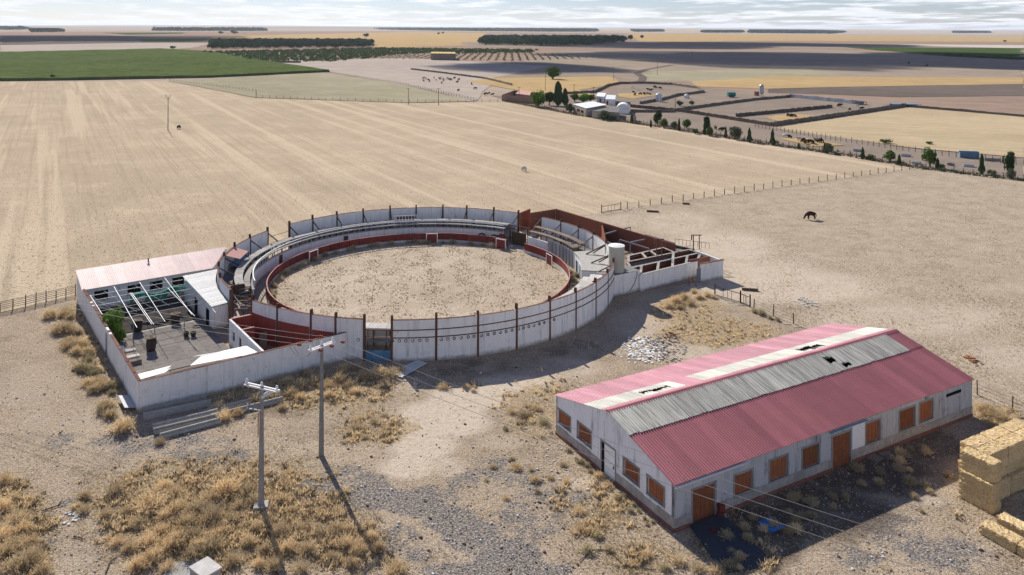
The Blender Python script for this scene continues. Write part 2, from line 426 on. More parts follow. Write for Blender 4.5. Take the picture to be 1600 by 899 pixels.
# low far ridges on the horizon
def ridge(name, Y, x0, x1, hmax, mat, seed, depth=1500):
    mb = MB(); n = 60
    for k, (dy, f) in enumerate(((-depth, 0), (0, 1), (depth, .9), (2 * depth, 0))):
        for i in range(n + 1):
            x = x0 + (x1 - x0) * i / n
            h = hmax * (.45 + .55 * mnoise.noise(Vector((x * 2.2 / Y + seed, seed, k * .2)))) * min(1, 6 * i / n, 6 * (n - i) / n) * f
            mb.v.append((x, Y + dy, max(h, -0.05) - .05 if f == 0 else max(h, 0)))
    for k in range(3):
        for i in range(n): mb.f.append((k * (n + 1) + i, k * (n + 1) + i + 1, (k + 1) * (n + 1) + i + 1, (k + 1) * (n + 1) + i))
    kind(mb.build(name, M[mat], smooth=True), 'structure')
ridge('hills', 21000, -16000, 16000, 70, 'm_ground', 3.0, 2500)
ridge('hills', 9500, 600, 6500, 26, 'm_stubble_b', 8.0, 900)
ridge('hills', 12500, -9000, -500, 34, 'm_greybrown', 5.0, 1000)

# far fields (name, outline in photo pixels on level ground, material, height of the sheet)
FIELDS = [
 ('dry_plain', [(0, 50), (640, 49), (1600, 58), (1600, 180), (960, 150), (760, 125), (520, 92), (250, 78), (0, 84)], 'm_reddish', .00),
 ('dark_field', [(0, 55), (150, 55), (330, 61), (330, 66), (230, 67), (0, 71)], 'm_dark_soil', .16),  # dark grey-brown band across the left plain
 ('pale_field', [(0, 71), (230, 67), (330, 68), (300, 75), (250, 78), (0, 84)], 'm_pale', .17),
 ('green_strip', [(160, 51.5), (290, 51), (285, 53), (200, 54.5)], 'm_greenfield', .25),
 ('green_strip', [(220, 62), (330, 60), (312, 65), (220, 67)], 'm_greenfield', .19),
 ('golden_field', [(330, 57), (640, 50), (760, 52), (760, 62), (585, 68), (330, 61)], 'm_gold', .12),
 ('golden_field', [(580, 62), (760, 58), (760, 70), (640, 74), (585, 74)], 'm_gold', .13),
 ('golden_field', [(980, 52), (1600, 58), (1600, 66), (1200, 64), (1000, 66)], 'm_gold', .11),
 ('reddish_field', [(1000, 47.5), (1600, 51), (1600, 55), (1000, 52)], 'm_pale', .3),
 ('grey_plain', [(720, 66), (1000, 65), (1440, 69), (1600, 76), (1600, 84), (1300, 76), (900, 76), (730, 74)], 'm_greybrown', .14),
 ('white_strip', [(1400, 69.5), (1600, 71), (1600, 76), (1480, 73)], 'm_whitish', .24),
 ('dark_green_field', [(1315, 74), (1600, 75.5), (1600, 94), (1480, 88.5)], 'm_greenfield', .26),
 ('grey_plain', [(880, 80), (1300, 78), (1600, 96), (1600, 122), (1200, 121), (1080, 128), (1000, 128), (960, 120), (780, 121), (620, 130), (640, 92), (800, 99)], 'm_greybrown', .10),
 ('pale_field', [(1000, 112), (1260, 107), (1320, 118), (1200, 122), (1080, 128), (1000, 126)], 'm_weeds', .12),
 ('grey_paddock', [(520, 93), (640, 91), (780, 99), (860, 104), (770, 122), (745, 158), (620, 131), (510, 112), (420, 98)], 'm_pale', .11),
 ('golden_field', [(770, 122), (955, 120), (970, 131), (905, 141), (930, 149), (860, 149), (800, 140), (730, 127)], 'm_gold', .14),
 ('golden_field', [(1080, 128), (1200, 120), (1600, 122), (1600, 131.5), (1320, 136), (1200, 139), (1090, 136)], 'm_gold', .13),
 ('dark_field', [(1200, 139.5), (1320, 136.5), (1600, 132), (1600, 150), (1400, 152), (1290, 148), (1200, 145)], 'm_dark_soil', .12),  # dark grey-brown band across the right plain
 ('weed_strip', [(262, 127), (510, 112.5), (620, 131), (745, 158.5), (640, 161), (400, 153)], 'm_weeds', .12),
 ('stubble_field', [(1205, 199), (1300, 186), (1415, 168), (1600, 183), (1600, 247), (1420, 231), (1250, 207)], 'm_stubble_b', .09),
 ('corral_ground', [(770, 150), (930, 150), (1000, 128), (1090, 137), (1200, 146), (1420, 165), (1210, 200), (1420, 232), (1600, 248), (1600, 281), (1430, 260), (1300, 238), (1050, 200), (900, 178), (790, 158)], 'm_farm', .08),
]
for nm, pix, mt, z in FIELDS: field(nm, pix, mt, z)

# the wide stubble field behind the bullring
fr0, fr1 = P(940, 332), P(1430, 263)
STUB = [P(-400, 520), P(0, 489), P(118, 461)] + [Vector((-30, 128, 0)), Vector((0, 140, 0)), fr0, fr1] + \
       [P(u, v) for u, v in ((1300, 241), (1050, 203), (900, 181), (790, 160), (640, 161.5), (400, 153.5), (262, 127.5), (0, 128), (-300, 130))]
flat('stubble_field', STUB, .03, 'm_stubble')

# yard and paddock: fine sheets whose soil kinds and painted shadow are laid out with soft patches
def px_np(X, Y):
    x = X * FPX / Y; y = CAM_H * FPX / Y
    return 800 + x * _c - y * _s, VH + x * _s + y * _c
def blobs(U, Vv, lst):
    m = np.zeros_like(U)
    for b in lst:
        w = b[4] if len(b) > 4 else 1.0
        d = ((U - b[0]) / b[2]) ** 2 + ((Vv - b[1]) / b[3]) ** 2
        m = np.maximum(m, w * np.clip(1.35 - d * .75, 0, 1))
    return m
GRAVEL = [(585, 775, 50, 20), (645, 788, 50, 20), (700, 812, 42, 24), (740, 840, 50, 26), (790, 868, 60, 26), (835, 895, 60, 20), (740, 895, 80, 18, .9), (620, 850, 60, 40, .5), (690, 770, 60, 20, .5), (780, 750, 70, 36, .5), (830, 800, 60, 50, .55), (250, 695, 120, 20, .62), (170, 822, 30, 18, .7),
          (232, 848, 18, 24, .95), (110, 690, 50, 14, .5), (1400, 830, 60, 40, .6), (1480, 865, 70, 30, .66), (880, 790, 50, 40, .5), (60, 848, 26, 10, .9), (480, 762, 50, 14, .8), (540, 745, 60, 14, .6), (340, 715, 60, 14, .6), (110, 790, 20, 14, .7), (280, 785, 16, 10, .8), (1330, 870, 60, 20, .5)]
SHADE_SOIL = [(1260, 800, 150, 50, 1.0), (1180, 850, 90, 40, 1.0), (1360, 740, 110, 40, 1.0), (1450, 700, 60, 30, .8), (770, 575, 150, 16, .45), (900, 545, 60, 16, .45), (400, 640, 120, 16, .6)]  # patches laid along the barn, ring and courtyard wall shadows
LITTER = [(350, 800, 190, 80), (20, 830, 60, 80, .9), (140, 520, 45, 75, .8), (480, 610, 150, 30, .9), (590, 670, 60, 30, .7), (850, 640, 80, 50, .55), (930, 790, 60, 50, .6), (1070, 485, 55, 22, .9),
          (1120, 520, 90, 22, 1), (1150, 868, 70, 28, .5), (540, 850, 70, 40, .8), (1560, 650, 40, 16, .8), (700, 600, 60, 12, .5), (1000, 870, 60, 30, .5)]
PALE = [(740, 620, 65, 22, 1.25), (690, 655, 75, 28, 1.25), (660, 695, 55, 22, 1.1), (640, 730, 50, 20, 1.0), (700, 730, 30, 16, .8), (780, 690, 40, 12, .5), (800, 598, 60, 14, 1.1), (640, 602, 40, 12, .6), (920, 768, 42, 26, 1), (610, 700, 40, 16, .4), (60, 620, 60, 60, .4), (1060, 550, 70, 14, .7), (1010, 505, 60, 26, .7), (1180, 440, 120, 36, .9),
        (880, 575, 60, 16, .8), (110, 650, 60, 26, .4), (820, 590, 60, 12, .8), (1030, 470, 40, 14, .6), (1450, 780, 30, 12, .6)]
def soil_sheet(name, x0, x1, y0, y1, step, z, mat, amp, keep=None, extra_pale=[]):
    nx = int((x1 - x0) / step) + 1; ny = int((y1 - y0) / step) + 1
    X, Y = np.meshgrid(np.linspace(x0, x1, nx), np.linspace(y0, y1, ny)); U, Vv = px_np(X, Y)
    g, l, p = blobs(U, Vv, GRAVEL), blobs(U, Vv, LITTER), blobs(U, Vv, PALE + extra_pale)
    rs = np.random.RandomState(5); Z = np.zeros_like(X)
    for wl, a in ((23, 1.0), (9, .55), (3.7, .35), (1.7, .3)):
        for k in range(5):
            th = rs.rand() * 6.28; Z += a * np.sin((X * math.cos(th) + Y * math.sin(th)) * 6.28 / wl * (.8 + .4 * rs.rand()) + rs.rand() * 6.28)
    Z = Z / 5 * amp + z
    co = np.stack([X, Y, Z], -1).reshape(-1, 3)
    idx = np.arange(nx * ny).reshape(ny, nx)
    q = np.stack([idx[:-1, :-1], idx[:-1, 1:], idx[1:, 1:], idx[1:, :-1]], -1).reshape(-1, 4)
    if keep is not None:
        c = co[q].mean(1); q = q[keep(c[:, 0], c[:, 1])]
    me = bpy.data.meshes.new(name); me.from_pydata(co.tolist(), [], q.tolist()); me.update()
    for p_ in me.polygons: p_.use_smooth = True
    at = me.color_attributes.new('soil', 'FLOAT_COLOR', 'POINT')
    at.data.foreach_set('color', np.stack([g.ravel(), l.ravel(), p.ravel(), blobs(U, Vv, SHADE_SOIL).ravel()], -1).astype(np.float32).ravel())
    me.materials.append(M[mat]); return kind(link(name, me, (0, 0, 0)), 'structure')
def soil_mat(name, base, alt, dark):
    t = NT(name); a = t.attr('soil'); sp = t.N.new('ShaderNodeSeparateColor'); t.L.new(a.outputs['Color'], sp.inputs[0])
    big = t.noise(.10, 6, .6); mid = t.noise(.30, 9, .75); s1 = t.noise(1.9, 5, .8); s2 = t.noise(5.0, 3, .8); s3 = t.noise(8.5, 2, .7)
    lo_ = lambda x, a_, b_: t.ramp(x, a_, b_, (1, 1, 1), (0, 0, 0))
    col = t.mix(t.ramp(big, .38, .62), base, alt); col = t.mix(t.math('MULTIPLY', t.ramp(mid, .46, .60), .62), col, dark)
    def edge(chan, w=2.6, lo=.40, hi=.66):
        return t.ramp(t.math('ADD', sp.outputs[chan], t.math('MULTIPLY', t.math('SUBTRACT', mid, .5), w)), lo, hi)
    pale = t.mix(t.ramp(s1, .42, .6), (.55, .465, .365), (.48, .40, .31)); pl_ = edge(2, 2.2, .28, 1.05); col = t.mix(t.math('MULTIPLY', pl_, .9), col, pale)
    lit = t.mix(t.ramp(s1, .42, .58), (.43, .315, .165), (.25, .18, .105)); col = t.mix(t.math('MULTIPLY', edge(1), .75), col, lit)
    grv = t.mix(t.ramp(s2, .42, .56), (.21, .205, .205), (.055, .057, .064)); grv = t.mix(t.math('MULTIPLY', t.ramp(s1, .52, .62), .6), grv, (.30, .26, .21)); col = t.mix(t.math('MULTIPLY', edge(0), .88), col, grv)
    dk = t.ramp(t.math('ADD', a.outputs['Alpha'], t.math('MULTIPLY', t.math('SUBTRACT', mid, .5), 2.0)), .25, 1.0); col = t.mix(t.math('MULTIPLY', dk, .9), col, (.085, .066, .052))      # dark soil plus painted deepening of barn and wall shadows
    tr = t.math('SUBTRACT', 1.0, t.math('MULTIPLY', pl_, .65)); tr = t.math('MULTIPLY', tr, t.math('SUBTRACT', 1.0, t.math('MULTIPLY', dk, .75))); mu = lambda x, k: t.math('MULTIPLY', t.math('MULTIPLY', x, k), tr)
    col = t.mix(mu(t.ramp(s1, .49, .60), .40), col, dark)
    col = t.mix(mu(t.ramp(s2, .51, .60), .45), col, tuple(x * .5 for x in dark)); col = t.mix(mu(lo_(s2, .38, .47), .5), col, (.56, .48, .385))
    col = t.mix(mu(t.ramp(s3, .53, .62), .36), col, tuple(x * .4 for x in dark)); col = t.mix(mu(lo_(s3, .36, .44), .45), col, (.60, .52, .42))
    return t.done(col, .97, t.mix(.5, s1, s2), 1.0, .18)
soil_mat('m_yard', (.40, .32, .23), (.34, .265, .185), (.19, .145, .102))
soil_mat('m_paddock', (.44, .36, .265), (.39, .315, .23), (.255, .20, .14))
ga, gb, gc = P(1117, 463), P(1240, 507), P(1582, 641)
def side(ax, ay, bx, by, x, y): return (bx - ax) * (y - ay) - (by - ay) * (x - ax)
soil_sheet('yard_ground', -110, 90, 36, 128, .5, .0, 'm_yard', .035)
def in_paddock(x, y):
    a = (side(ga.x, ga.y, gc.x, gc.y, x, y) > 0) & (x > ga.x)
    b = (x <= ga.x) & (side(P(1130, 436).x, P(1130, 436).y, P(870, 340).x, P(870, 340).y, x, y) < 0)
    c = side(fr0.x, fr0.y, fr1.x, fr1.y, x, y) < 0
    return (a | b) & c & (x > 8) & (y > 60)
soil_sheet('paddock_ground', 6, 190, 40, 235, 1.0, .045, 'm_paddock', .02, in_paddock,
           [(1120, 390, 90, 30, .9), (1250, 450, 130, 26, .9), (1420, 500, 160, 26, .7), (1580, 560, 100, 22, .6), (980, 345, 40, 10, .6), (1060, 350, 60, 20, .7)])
# ------------------------------------------------------------------ bullring
C = (-13.3, 119.5); RW = 28.4; HW = 4.7
def ring(r, a, z=0.0): return Vector((C[0] + r * math.cos(R(a)), C[1] + r * math.sin(R(a)), z))
wall = thing('bullring_wall', (C[0], C[1], 0), 'tall round white wall with brown posts enclosing the bullring', 'wall')
POSTS = [-31, -21.5, -11, -1, 9.5, 20.5, 30, 39.5, 49, 59, 69, 79.5, 88.5, 98.4, 108, 118, 128, 137.6, 147.3, 157.4, 166.8, 176.8, 186.5, 196.5, 207, 219.7, 230.5, 240, 250, 256.4, 263.3, 269.7, 279.8, 289.6, 299.5, 309.4, 319, 329]
OPEN = {263.3, 219.7, 147.3, 49}
for i, a in enumerate(POSTS[:-1]):
    b = POSTS[i + 1]; g = .28
    if a not in OPEN:
        mb = MB().arc(C, RW - .11, RW + .11, a + g, b - g, 0, HW, 4)
        pn = mb.build('wall_panel', M['white_wall'], wall)
        # broken coping: several short lengths that leave bare brick
        cp = MB(); t = a + g
        while t < b - g - .3:
            e = min(b - g, t + rnd.uniform(.7, 2.2))
            cp.arc(C, RW - .13, RW + .13, t, e, HW, HW + rnd.uniform(.03, .075), 2); t = e
        cp.build('coping', M['coping_brick'], pn)
    p = ring(RW, a)
    top = 5.3 + rnd.uniform(-.12, .12)
    mb = MB(); ra = R(a)
    for off in (-.12, .12):                       # steel I section: two flanges and a web
        q = ring(RW + off, a); mb.box((q.x, q.y, top / 2), (.05, .26, top), ra)
    mb.box((p.x, p.y, top / 2), (.19, .07, top), ra)
    po = mb.build('post', M['rust_steel'], wall)
    if not (230 < a < 264):
        q0, q1 = ring(RW - .16, a, 4.3 if a < 200 else 3.9), ring(26.3, a, 3.2)
        MB().beam(q0, q1, .10, .16).build('brace', M['dark_steel'], po)
# horizontal rails on the front outside face, posts 269.7 .. 349
fr = [a for a in POSTS if a >= 269.7] + [338.5, 349]
for a, b in zip(fr[:-1], fr[1:]):
    for z in (3.58, 2.72):
        MB().arc(C, RW + .115, RW + .20, a + .25, b - .25, z - .045, z + .045, 4).build('rail', M['rust_steel'], wall)
# row of little round plaques and irons hung under the lower rail
U_PLAQ = [560, 613, 624, 634, 645, 656, 667] + [640 + q / 5 for q in (245, 297, 347, 402, 455, 500, 558, 608, 658, 705, 750, 795, 847, 885, 925, 965, 1008, 1047, 1090, 1123)]
def ang_of_u(u, lo=250, hi=330):
    best = None
    for i in range(int((hi - lo) * 20)):
        a = lo + i * .05; q = ring(RW, a); uu, _ = px_np(np.array(q.x), np.array(q.y)); d = abs(uu - u)
        if best is None or d < best[0]: best = (d, a)
    return best[1]
for i, u in enumerate(U_PLAQ):
    a = ang_of_u(u); o = ring(RW + .13, a, 2.38); n = Vector((math.cos(R(a)), math.sin(R(a)), 0)); sd = Vector((-n.y, n.x, 0))
    pale = i < 9 and i not in (1, 7)
    mb = MB(); k = 10
    # ring (or horseshoe for the open ones) of short bars
    rng = range(k) if i % 3 != 1 else range(2, k)
    for j in rng:
        t0, t1 = 2 * math.pi * j / k + math.pi / 2, 2 * math.pi * (j + 1) / k + math.pi / 2
        mb.beam(o + sd * (.15 * math.cos(t0)) + Vector((0, 0, .15 * math.sin(t0))), o + sd * (.15 * math.cos(t1)) + Vector((0, 0, .15 * math.sin(t1))), .07, .07)
    pl = mb.build('iron_plaque', M['dark_steel'], wall)
    if pale or i > 22:
        MB().tube(o - n * .02, o + n * .05, .13, .11, 10).build('plate', M['fresh_white' if pale else 'stone_trim'], pl)
# red lower plaster where the roofless room leans on the ring
for a, b in ((230.9, 239.6), (240.4, 249.6), (250.4, 256.0)):
    z1 = 3.25 if b < 251 else 3.0
    MB().arc(C, RW + .115, RW + .15, a, b, 0, z1, 6).build('red_plaster', M['red_plaster'], wall)

# front gate in the wall gap
gate = thing('ring_gate', ring(RW, 266.5), 'low blue metal gate in the gap of the white ring wall', 'gate')
def chord(a, b, z0, z1, th, r=RW):
    p, q = ring(r, a), ring(r, b); d = (q - p).normalized(); n = Vector((-d.y, d.x, 0)) * th / 2
    return MB().hexa([(p - n) + Vector((0, 0, z0)), (q - n) + Vector((0, 0, z0)), (q + n) + Vector((0, 0, z0)), (p + n) + Vector((0, 0, z0))],
                     [(p - n) + Vector((0, 0, z1)), (q - n) + Vector((0, 0, z1)), (q + n) + Vector((0, 0, z1)), (p + n) + Vector((0, 0, z1))])
for a, b in ((263.6, 265.4), (265.45, 267.4), (267.45, 269.4)):
    chord(a, b, .05, 1.25, .06).build('gate_leaf', M['blue_metal'], gate)
for z in (2.55, 3.5): chord(263.55, 269.45, z, z + .09, .09).build('bar', M['rust_steel'], gate)
chord(265.3, 265.5, 1.25, 3.5, .09).build('upright', M['rust_steel'], gate)

# ----- grandstands: two rows of concrete planks on steel frames, low wall and pipe railing in front
def stand(name, label, a0, a1, step=5.0, rows=((24.25, 25.05, 2.75), (25.2, 26.35, 3.2)), slab='concrete_slab', wallh=2.15, rail=True, wmat='white_wall', supports=True, bars=False):
    st = thing(name, ring(25, (a0 + a1) / 2), label, 'grandstand')
    n = max(1, round((a1 - a0) / step)); d = (a1 - a0) / n
    for r0, r1, z in rows:
        for i in range(n):
            a = a0 + i * d; j = rnd.uniform(-.02, .02)
            MB().arc(C, r0, r1, a + .04, a + d - .04, z - .13 + j, z + j, 2).build('seat_slab', M[slab], st)
    for i in range(n):
        a = a0 + i * d
        if wallh: MB().arc(C, 24.0, 24.16, a + .02, a + d - .02, 0, wallh, 2).build('wall_panel', M[wmat], st)
        if bars:
            w = MB()
            for k in range(5): q = ring(23.9, a + d * (k + .5) / 5); w.box((q.x, q.y, 1.25), (.06, .06, 2.4), R(a))
            w.build('bars', M['grey_steel'], st)
    if supports:
        for i in range(n + 1):
            a = a0 + i * d + (.1 if i == 0 else -.1 if i == n else 0)
            w = MB(); rmin, rmax = rows[0][0], rows[-1][1]
            w.beam(ring(rmin + .1, a, rows[0][2] - .24), ring(rmax - .1, a, rows[-1][2] - .24), .1, .18)
            w.beam(ring(rmax - .15, a, 0), ring(rmax - .15, a, rows[-1][2] - .3), .12)
            w.beam(ring(rmin + .15, a, 0), ring(rmin + .15, a, rows[0][2] - .3), .12)
            w.build('support_frame', M['rust_steel'], st)
    if rail:
        rl = MB(); m = n * 3
        for i in range(m):
            rl.beam(ring(23.85, a0 + (a1 - a0) * i / m, 3.35), ring(23.85, a0 + (a1 - a0) * (i + 1) / m, 3.35), .13)
        ro = rl.build('railing', M['white_metal'], st)
        bl = MB()
        for i in range(0, n * 2 + 1): bl.beam(ring(23.85, a0 + (a1 - a0) * i / (n * 2), 2.2), ring(23.85, a0 + (a1 - a0) * i / (n * 2), 3.32), .06)
        bl.build('baluster', M['white_metal'], ro)
        fl = MB()
        fl.arc(C, 23.83, 24.2, a0, a1, 2.16, 2.24, n * 2); fl.build('ledge', M['concrete_slab'], st)
    # walkway floor behind the seats
    MB().arc(C, 26.6, RW - .3, a0, a1, 2.0, 2.12, n).build('walkway', M['concrete_dark'], st)
    return st
st1 = stand('grandstand', 'long curved two-row concrete grandstand with white railing along the far side', 60, 206)
# press box of white pipes on the far stand
bx = MB()
for a in (98.4, 107.6):
    bx.beam(ring(24.9, a, 2.2), ring(24.9, a, 4.15), .09)
bx.beam(ring(24.9, 98.4, 4.15), ring(24.9, 107.6, 4.15), .09); bx.beam(ring(24.9, 98.4, 3.45), ring(24.9, 107.6, 3.45), .07); bx.beam(ring(23.9, 98.4, 2.2), ring(23.9, 107.6, 2.2), .08)
bx.build('box_frame', M['white_metal'], st1)
for k in range(6):
    q = ring(25.4, 99.8 + k * 1.25, 3.2); c = MB(); c.box((q.x, q.y, 3.42), (.42, .4, .06), R(100)); c.box((q.x, q.y + .2, 3.65), (.42, .05, .4), R(10)); c.box((q.x, q.y, 3.3), (.3, .3, .18), R(100))
    c.build('seat', M['dark_steel'], st1)
for a, rr in ((196, 3), (162, 2), (128, 2)):                        # dark doors in the low front wall
    MB().arc(C, 23.93, 23.99, a, a + rr, 0, 1.95, 2).build('door', M['wood_dark'], st1)
st2 = stand('grandstand', 'short weathered plank grandstand near the brick corral', 19, 48, rows=((24.4, 25.2, 3.05), (25.7, 26.7, 3.55)), slab='wood_old', rail=False, step=4.8, wallh=0)
MB().arc(C, 23.9, 24.1, 36, 47.5, 0, 2.2, 6).build('wall_panel', M['white_wall'], st2)
for k in range(8):
    a = 14.5 + k * 2.65
    MB().arc(C, 24.0, 24.05, a, a + 2.55, 0, 2.75, 1).build('metal_panel', M['galvanised'], st2)
    MB().beam(ring(23.95, a, 0), ring(23.95, a, 2.9), .07).build('bar', M['grey_steel'], st2)
st3 = stand('grandstand', 'pale concrete seating slabs behind the front ring wall', 231, 346, rows=((24.3, 25.25, 2.75), (25.35, 27.0, 3.2)), slab='concrete_pale', rail=False, step=4.6, wmat='shed_grey', bars=False)

# flat-roofed block with doors on the right of the ring
blk = thing('changing_room', ring(26, 6), 'small flat-roofed white block with doors beside the arena', 'building')
MB().arc(C, 23.9, 24.1, -9, 13.5, 0, 2.9, 8).build('wall', M['fresh_white'], blk)
MB().arc(C, 24.1, 28.2, 13.3, 13.7, 0, 2.9, 1).build('wall', M['white_wall'], blk)
MB().arc(C, 24.1, 28.2, -9.2, -8.8, 0, 2.9, 1).build('wall', M['white_wall'], blk)
MB().arc(C, 23.75, 28.25, -9.3, 13.8, 2.9, 3.05, 10).build('roof', M['concrete_slab'], blk)
for a in (9.5, 4.5, -1.5):
    d_ = MB().arc(C, 23.82, 23.88, a, a + 2.0, 0, 2.0, 1).build('door', M['blue_metal' if a == 4.5 else 'dark_void'], blk)
    MB().arc(C, 23.80, 23.9, a - .25, a, 0, 2.1, 1).build('jamb', M['fresh_white'], d_)
for a in (9.5, -1): MB().beam(ring(RW - .2, a, 4.4), ring(25.2, a, 3.08), .12, .18).build('brace', M['dark_steel'], blk)

# ----- barrier round the arena
bar = thing('ring_barrier', (C[0], C[1], 0), 'dark red wooden barrier on a white footing round the arena', 'barrier')
RB = 22.0
nb = 72
for i in range(nb):
    a = i * 5.0
    if 45 <= a < 53: continue
    zt = 1.62 + rnd.uniform(-.03, .03)
    MB().arc(C, RB - .05, RB + .05, a + .08, a + 4.92, .52, zt, 2).build('board_panel', M['barrier_red'], bar)
    MB().arc(C, RB - .10, RB + .10, a, a + 5, 0, .5, 2).build('footing', M['barrier_white'], bar)
    MB().arc(C, RB - .07, RB + .07, a + .05, a + 4.95, zt + .003, zt + .06, 2).build('cap', M['faded_pink'], bar)
    q = ring(RB + .12, a); MB().box((q.x, q.y, .8), (.12, .12, 1.6), R(a)).build('post', M['rust_steel'], bar)
def refuge(a, label, r=RB - .75, w=1.9):
    t = thing('arena_refuge', ring(r, a), label, 'shelter', 'red refuges inside the arena barrier')
    p = ring(r, a); tdir = Vector((-math.sin(R(a)), math.cos(R(a)), 0)); 
    MB().box((p.x, p.y, .82), (.07, w - .2, 1.5), R(a)).build('panel', M['barrier_red'], t)
    for s in (-1, 1):
        q = p + tdir * s * w / 2; MB().box((q.x, q.y, .88), (.12, .12, 1.76), R(a)).build('post', M['fresh_white'], t)
    MB().box((p.x, p.y, 1.70), (.10, w, .1), R(a)).build('top_bar', M['fresh_white'], t)
refuge(151, 'white-framed red refuge at the left of the arena')
refuge(91.5, 'white-framed red refuge among weeds at the far side of the arena')
refuge(57, 'white-framed red refuge beside the open arena gate')
refuge(24, 'white-framed red refuge at the right of the arena below the plank stand')
# arena ground
field_mat('m_arena', (.50, .42, .325), (.45, .375, .285), (.29, .23, .16), 0, fine=1.5, contrast=1.25)
fl = MB(); fl.v = [(C[0], C[1], .10)] + [tuple(ring(RB - .1, i * 5, .10)) for i in range(72)]
fl.f = [(0, i + 1, (i + 1) % 72 + 1) for i in range(72)]
kind(fl.build('arena_floor', M['m_arena']), 'structure')
al = MB().arc(C, RB + .1, RW - .15, 0, 360, -.02, .085, 72); kind(al.build('alley_floor', M['m_pale']), 'structure')
# tyres leaning near the gate of the arena
for i, a in enumerate((63, 61, 69)):
    p = ring(22.9, a, .45); n = Vector((math.cos(R(a)), math.sin(R(a)), 0)); sd = Vector((-n.y, n.x, 0)); mb = MB()
    for j in range(14):
        t0, t1 = 2 * math.pi * j / 14, 2 * math.pi * (j + 1) / 14
        mb.beam(p + sd * (.62 * math.cos(t0)) + Vector((0, 0, 1.3 + .62 * math.sin(t0) - .6)), p + sd * (.62 * math.cos(t1)) + Vector((0, 0, 1.3 + .62 * math.sin(t1) - .6)), .24, .3)
    tag(mb.build('tyre', M['dark_steel']), 'big black tyre leaning behind the red barrier near the gate', 'tyre', 'tyres behind the arena barrier')
# small red canopy and blue sheet painted in for shaded floor, at the ring's left
cn = thing('entrance_canopy', ring(27.4, 181.5), 'small rusty red sheet canopy on the left of the ring wall', 'canopy')
c0, c1, c2, c3 = ring(RW - .1, 177.2, 4.6), ring(RW - .1, 186, 4.6), ring(26.2, 186, 4.05), ring(26.2, 177.2, 4.05)
MB().hexa([c0, c1, c2, c3], [p + Vector((0, 0, .05)) for p in (c0, c1, c2, c3)]).build('sheet', M['faded_pink'], cn)
for p in (c2, c3): MB().beam((p.x, p.y, 2.05), p - Vector((0, 0, .02)), .08).build('leg', M['rust_steel'], cn)
tp = MB(); q = [ring(28.1, 171, 2.9), ring(28.1, 183, 2.9), ring(26.7, 183, 2.35), ring(26.7, 171, 2.35)]  # blue sheet in place of the shadowed walkway floor
tp.hexa(q, [p + Vector((0, 0, .04)) for p in q]); tag(tp.build('floor_shade', M['blue_metal']), 'dark blue sheet standing in for shaded walkway floor under the red canopy', 'floor_shade')
# stairs at the left end of the far stand
sr = thing('stand_stairs', ring(25.5, 210), 'dark metal stairs at the left end of the curved grandstand', 'stairs')
for k in range(8):
    a = 206.6 + k * .95; MB().arc(C, 24.6, 26.0, a, a + .75, 2.6 - k * .32, 2.68 - k * .32, 1).build('step', M['wood_old'], sr)
for r in (24.55, 26.05):
    MB().beam(ring(r, 206.6, 2.55), ring(r, 214.5, .1), .08, .22).build('stringer', M['rust_steel'], sr)
    MB().beam(ring(r, 206.6, 3.5), ring(r, 214.5, 1.1), .06).build('handrail', M['rust_steel'], sr)
# wire rail across the open gap of the wall, upper left, and ropes across the lower left gap
cw = MB().beam(ring(RW, 147.6, 3.6), ring(RW, 157.2, 3.6), .06); cw.beam(ring(RW, 147.6, 2.5), ring(RW, 157.2, 2.5), .06)
tag(cw.build('gap_rail', M['rust_steel']), 'thin dark rail across the open gap in the far left ring wall', 'rail')
cw = MB()
for z0, z1 in ((4.3, 3.9), (3.3, 4.35)):
    pr = None
    for k in range(9):
        f = k / 8; q = ring(RW, 219.9 + 10.3 * f, z0 + (z1 - z0) * f - .5 * math.sin(math.pi * f))
        if pr: cw.beam(pr, q, .07)
        pr = q
tag(cw.build('slack_cable', M['concrete_slab']), 'slack pale cables hanging across the gap beside the tin roof', 'cable')
lp = MB()
for z in (1.2, 2.3, 3.3): lp.beam(ring(RW + .2, 220.2, z), ring(RW - 1.6, 222.5, z), .14)
lp.beam(ring(RW - 1.7, 222.6, .05), ring(RW - 1.7, 222.6, 3.5), .2); lp.beam(ring(RW + .25, 220.3, .05), ring(RW + .25, 220.3, 4.9), .34)
tag(lp.build('loading_frame', M['rust_steel']), 'rusty red steel frame in the gap beside the tin-roofed shed', 'frame')
# ------------------------------------------------------------------ barn with the red roof
class Frame:
    def __init__(s, O, ang): s.O = Vector((O[0], O[1], 0)); s.a = ang; s.e1 = Vector((math.cos(ang), math.sin(ang), 0)); s.e2 = Vector((-math.sin(ang), math.cos(ang), 0))
    def __call__(s, a, b, z=0.0): return s.O + s.e1 * a + s.e2 * b + Vector((0, 0, z))
    def box(s, mb, a0, a1, b0, b1, z0, z1):
        return mb.hexa([s(a0, b0, z0), s(a1, b0, z0), s(a1, b1, z0), s(a0, b1, z0)], [s(a0, b0, z1), s(a1, b0, z1), s(a1, b1, z1), s(a0, b1, z1)])
    def B(s, *a): return s.box(MB(), *a)
    def loc(s, p): d = Vector((p[0], p[1], 0)) - s.O; return d.dot(s.e1), d.dot(s.e2)
BN = Frame((12.4, 60.5), BT); BL, BW, BE, BR = 37.8, 16.6, 3.6, 5.6
barn = thing('barn', BN(BL / 2, BW / 2), 'long white barn with a worn red and grey corrugated roof', 'barn')
def barn_roof_z(t): return BE + (BR - BE) * (1 - abs(t - BW / 2) / (BW / 2))
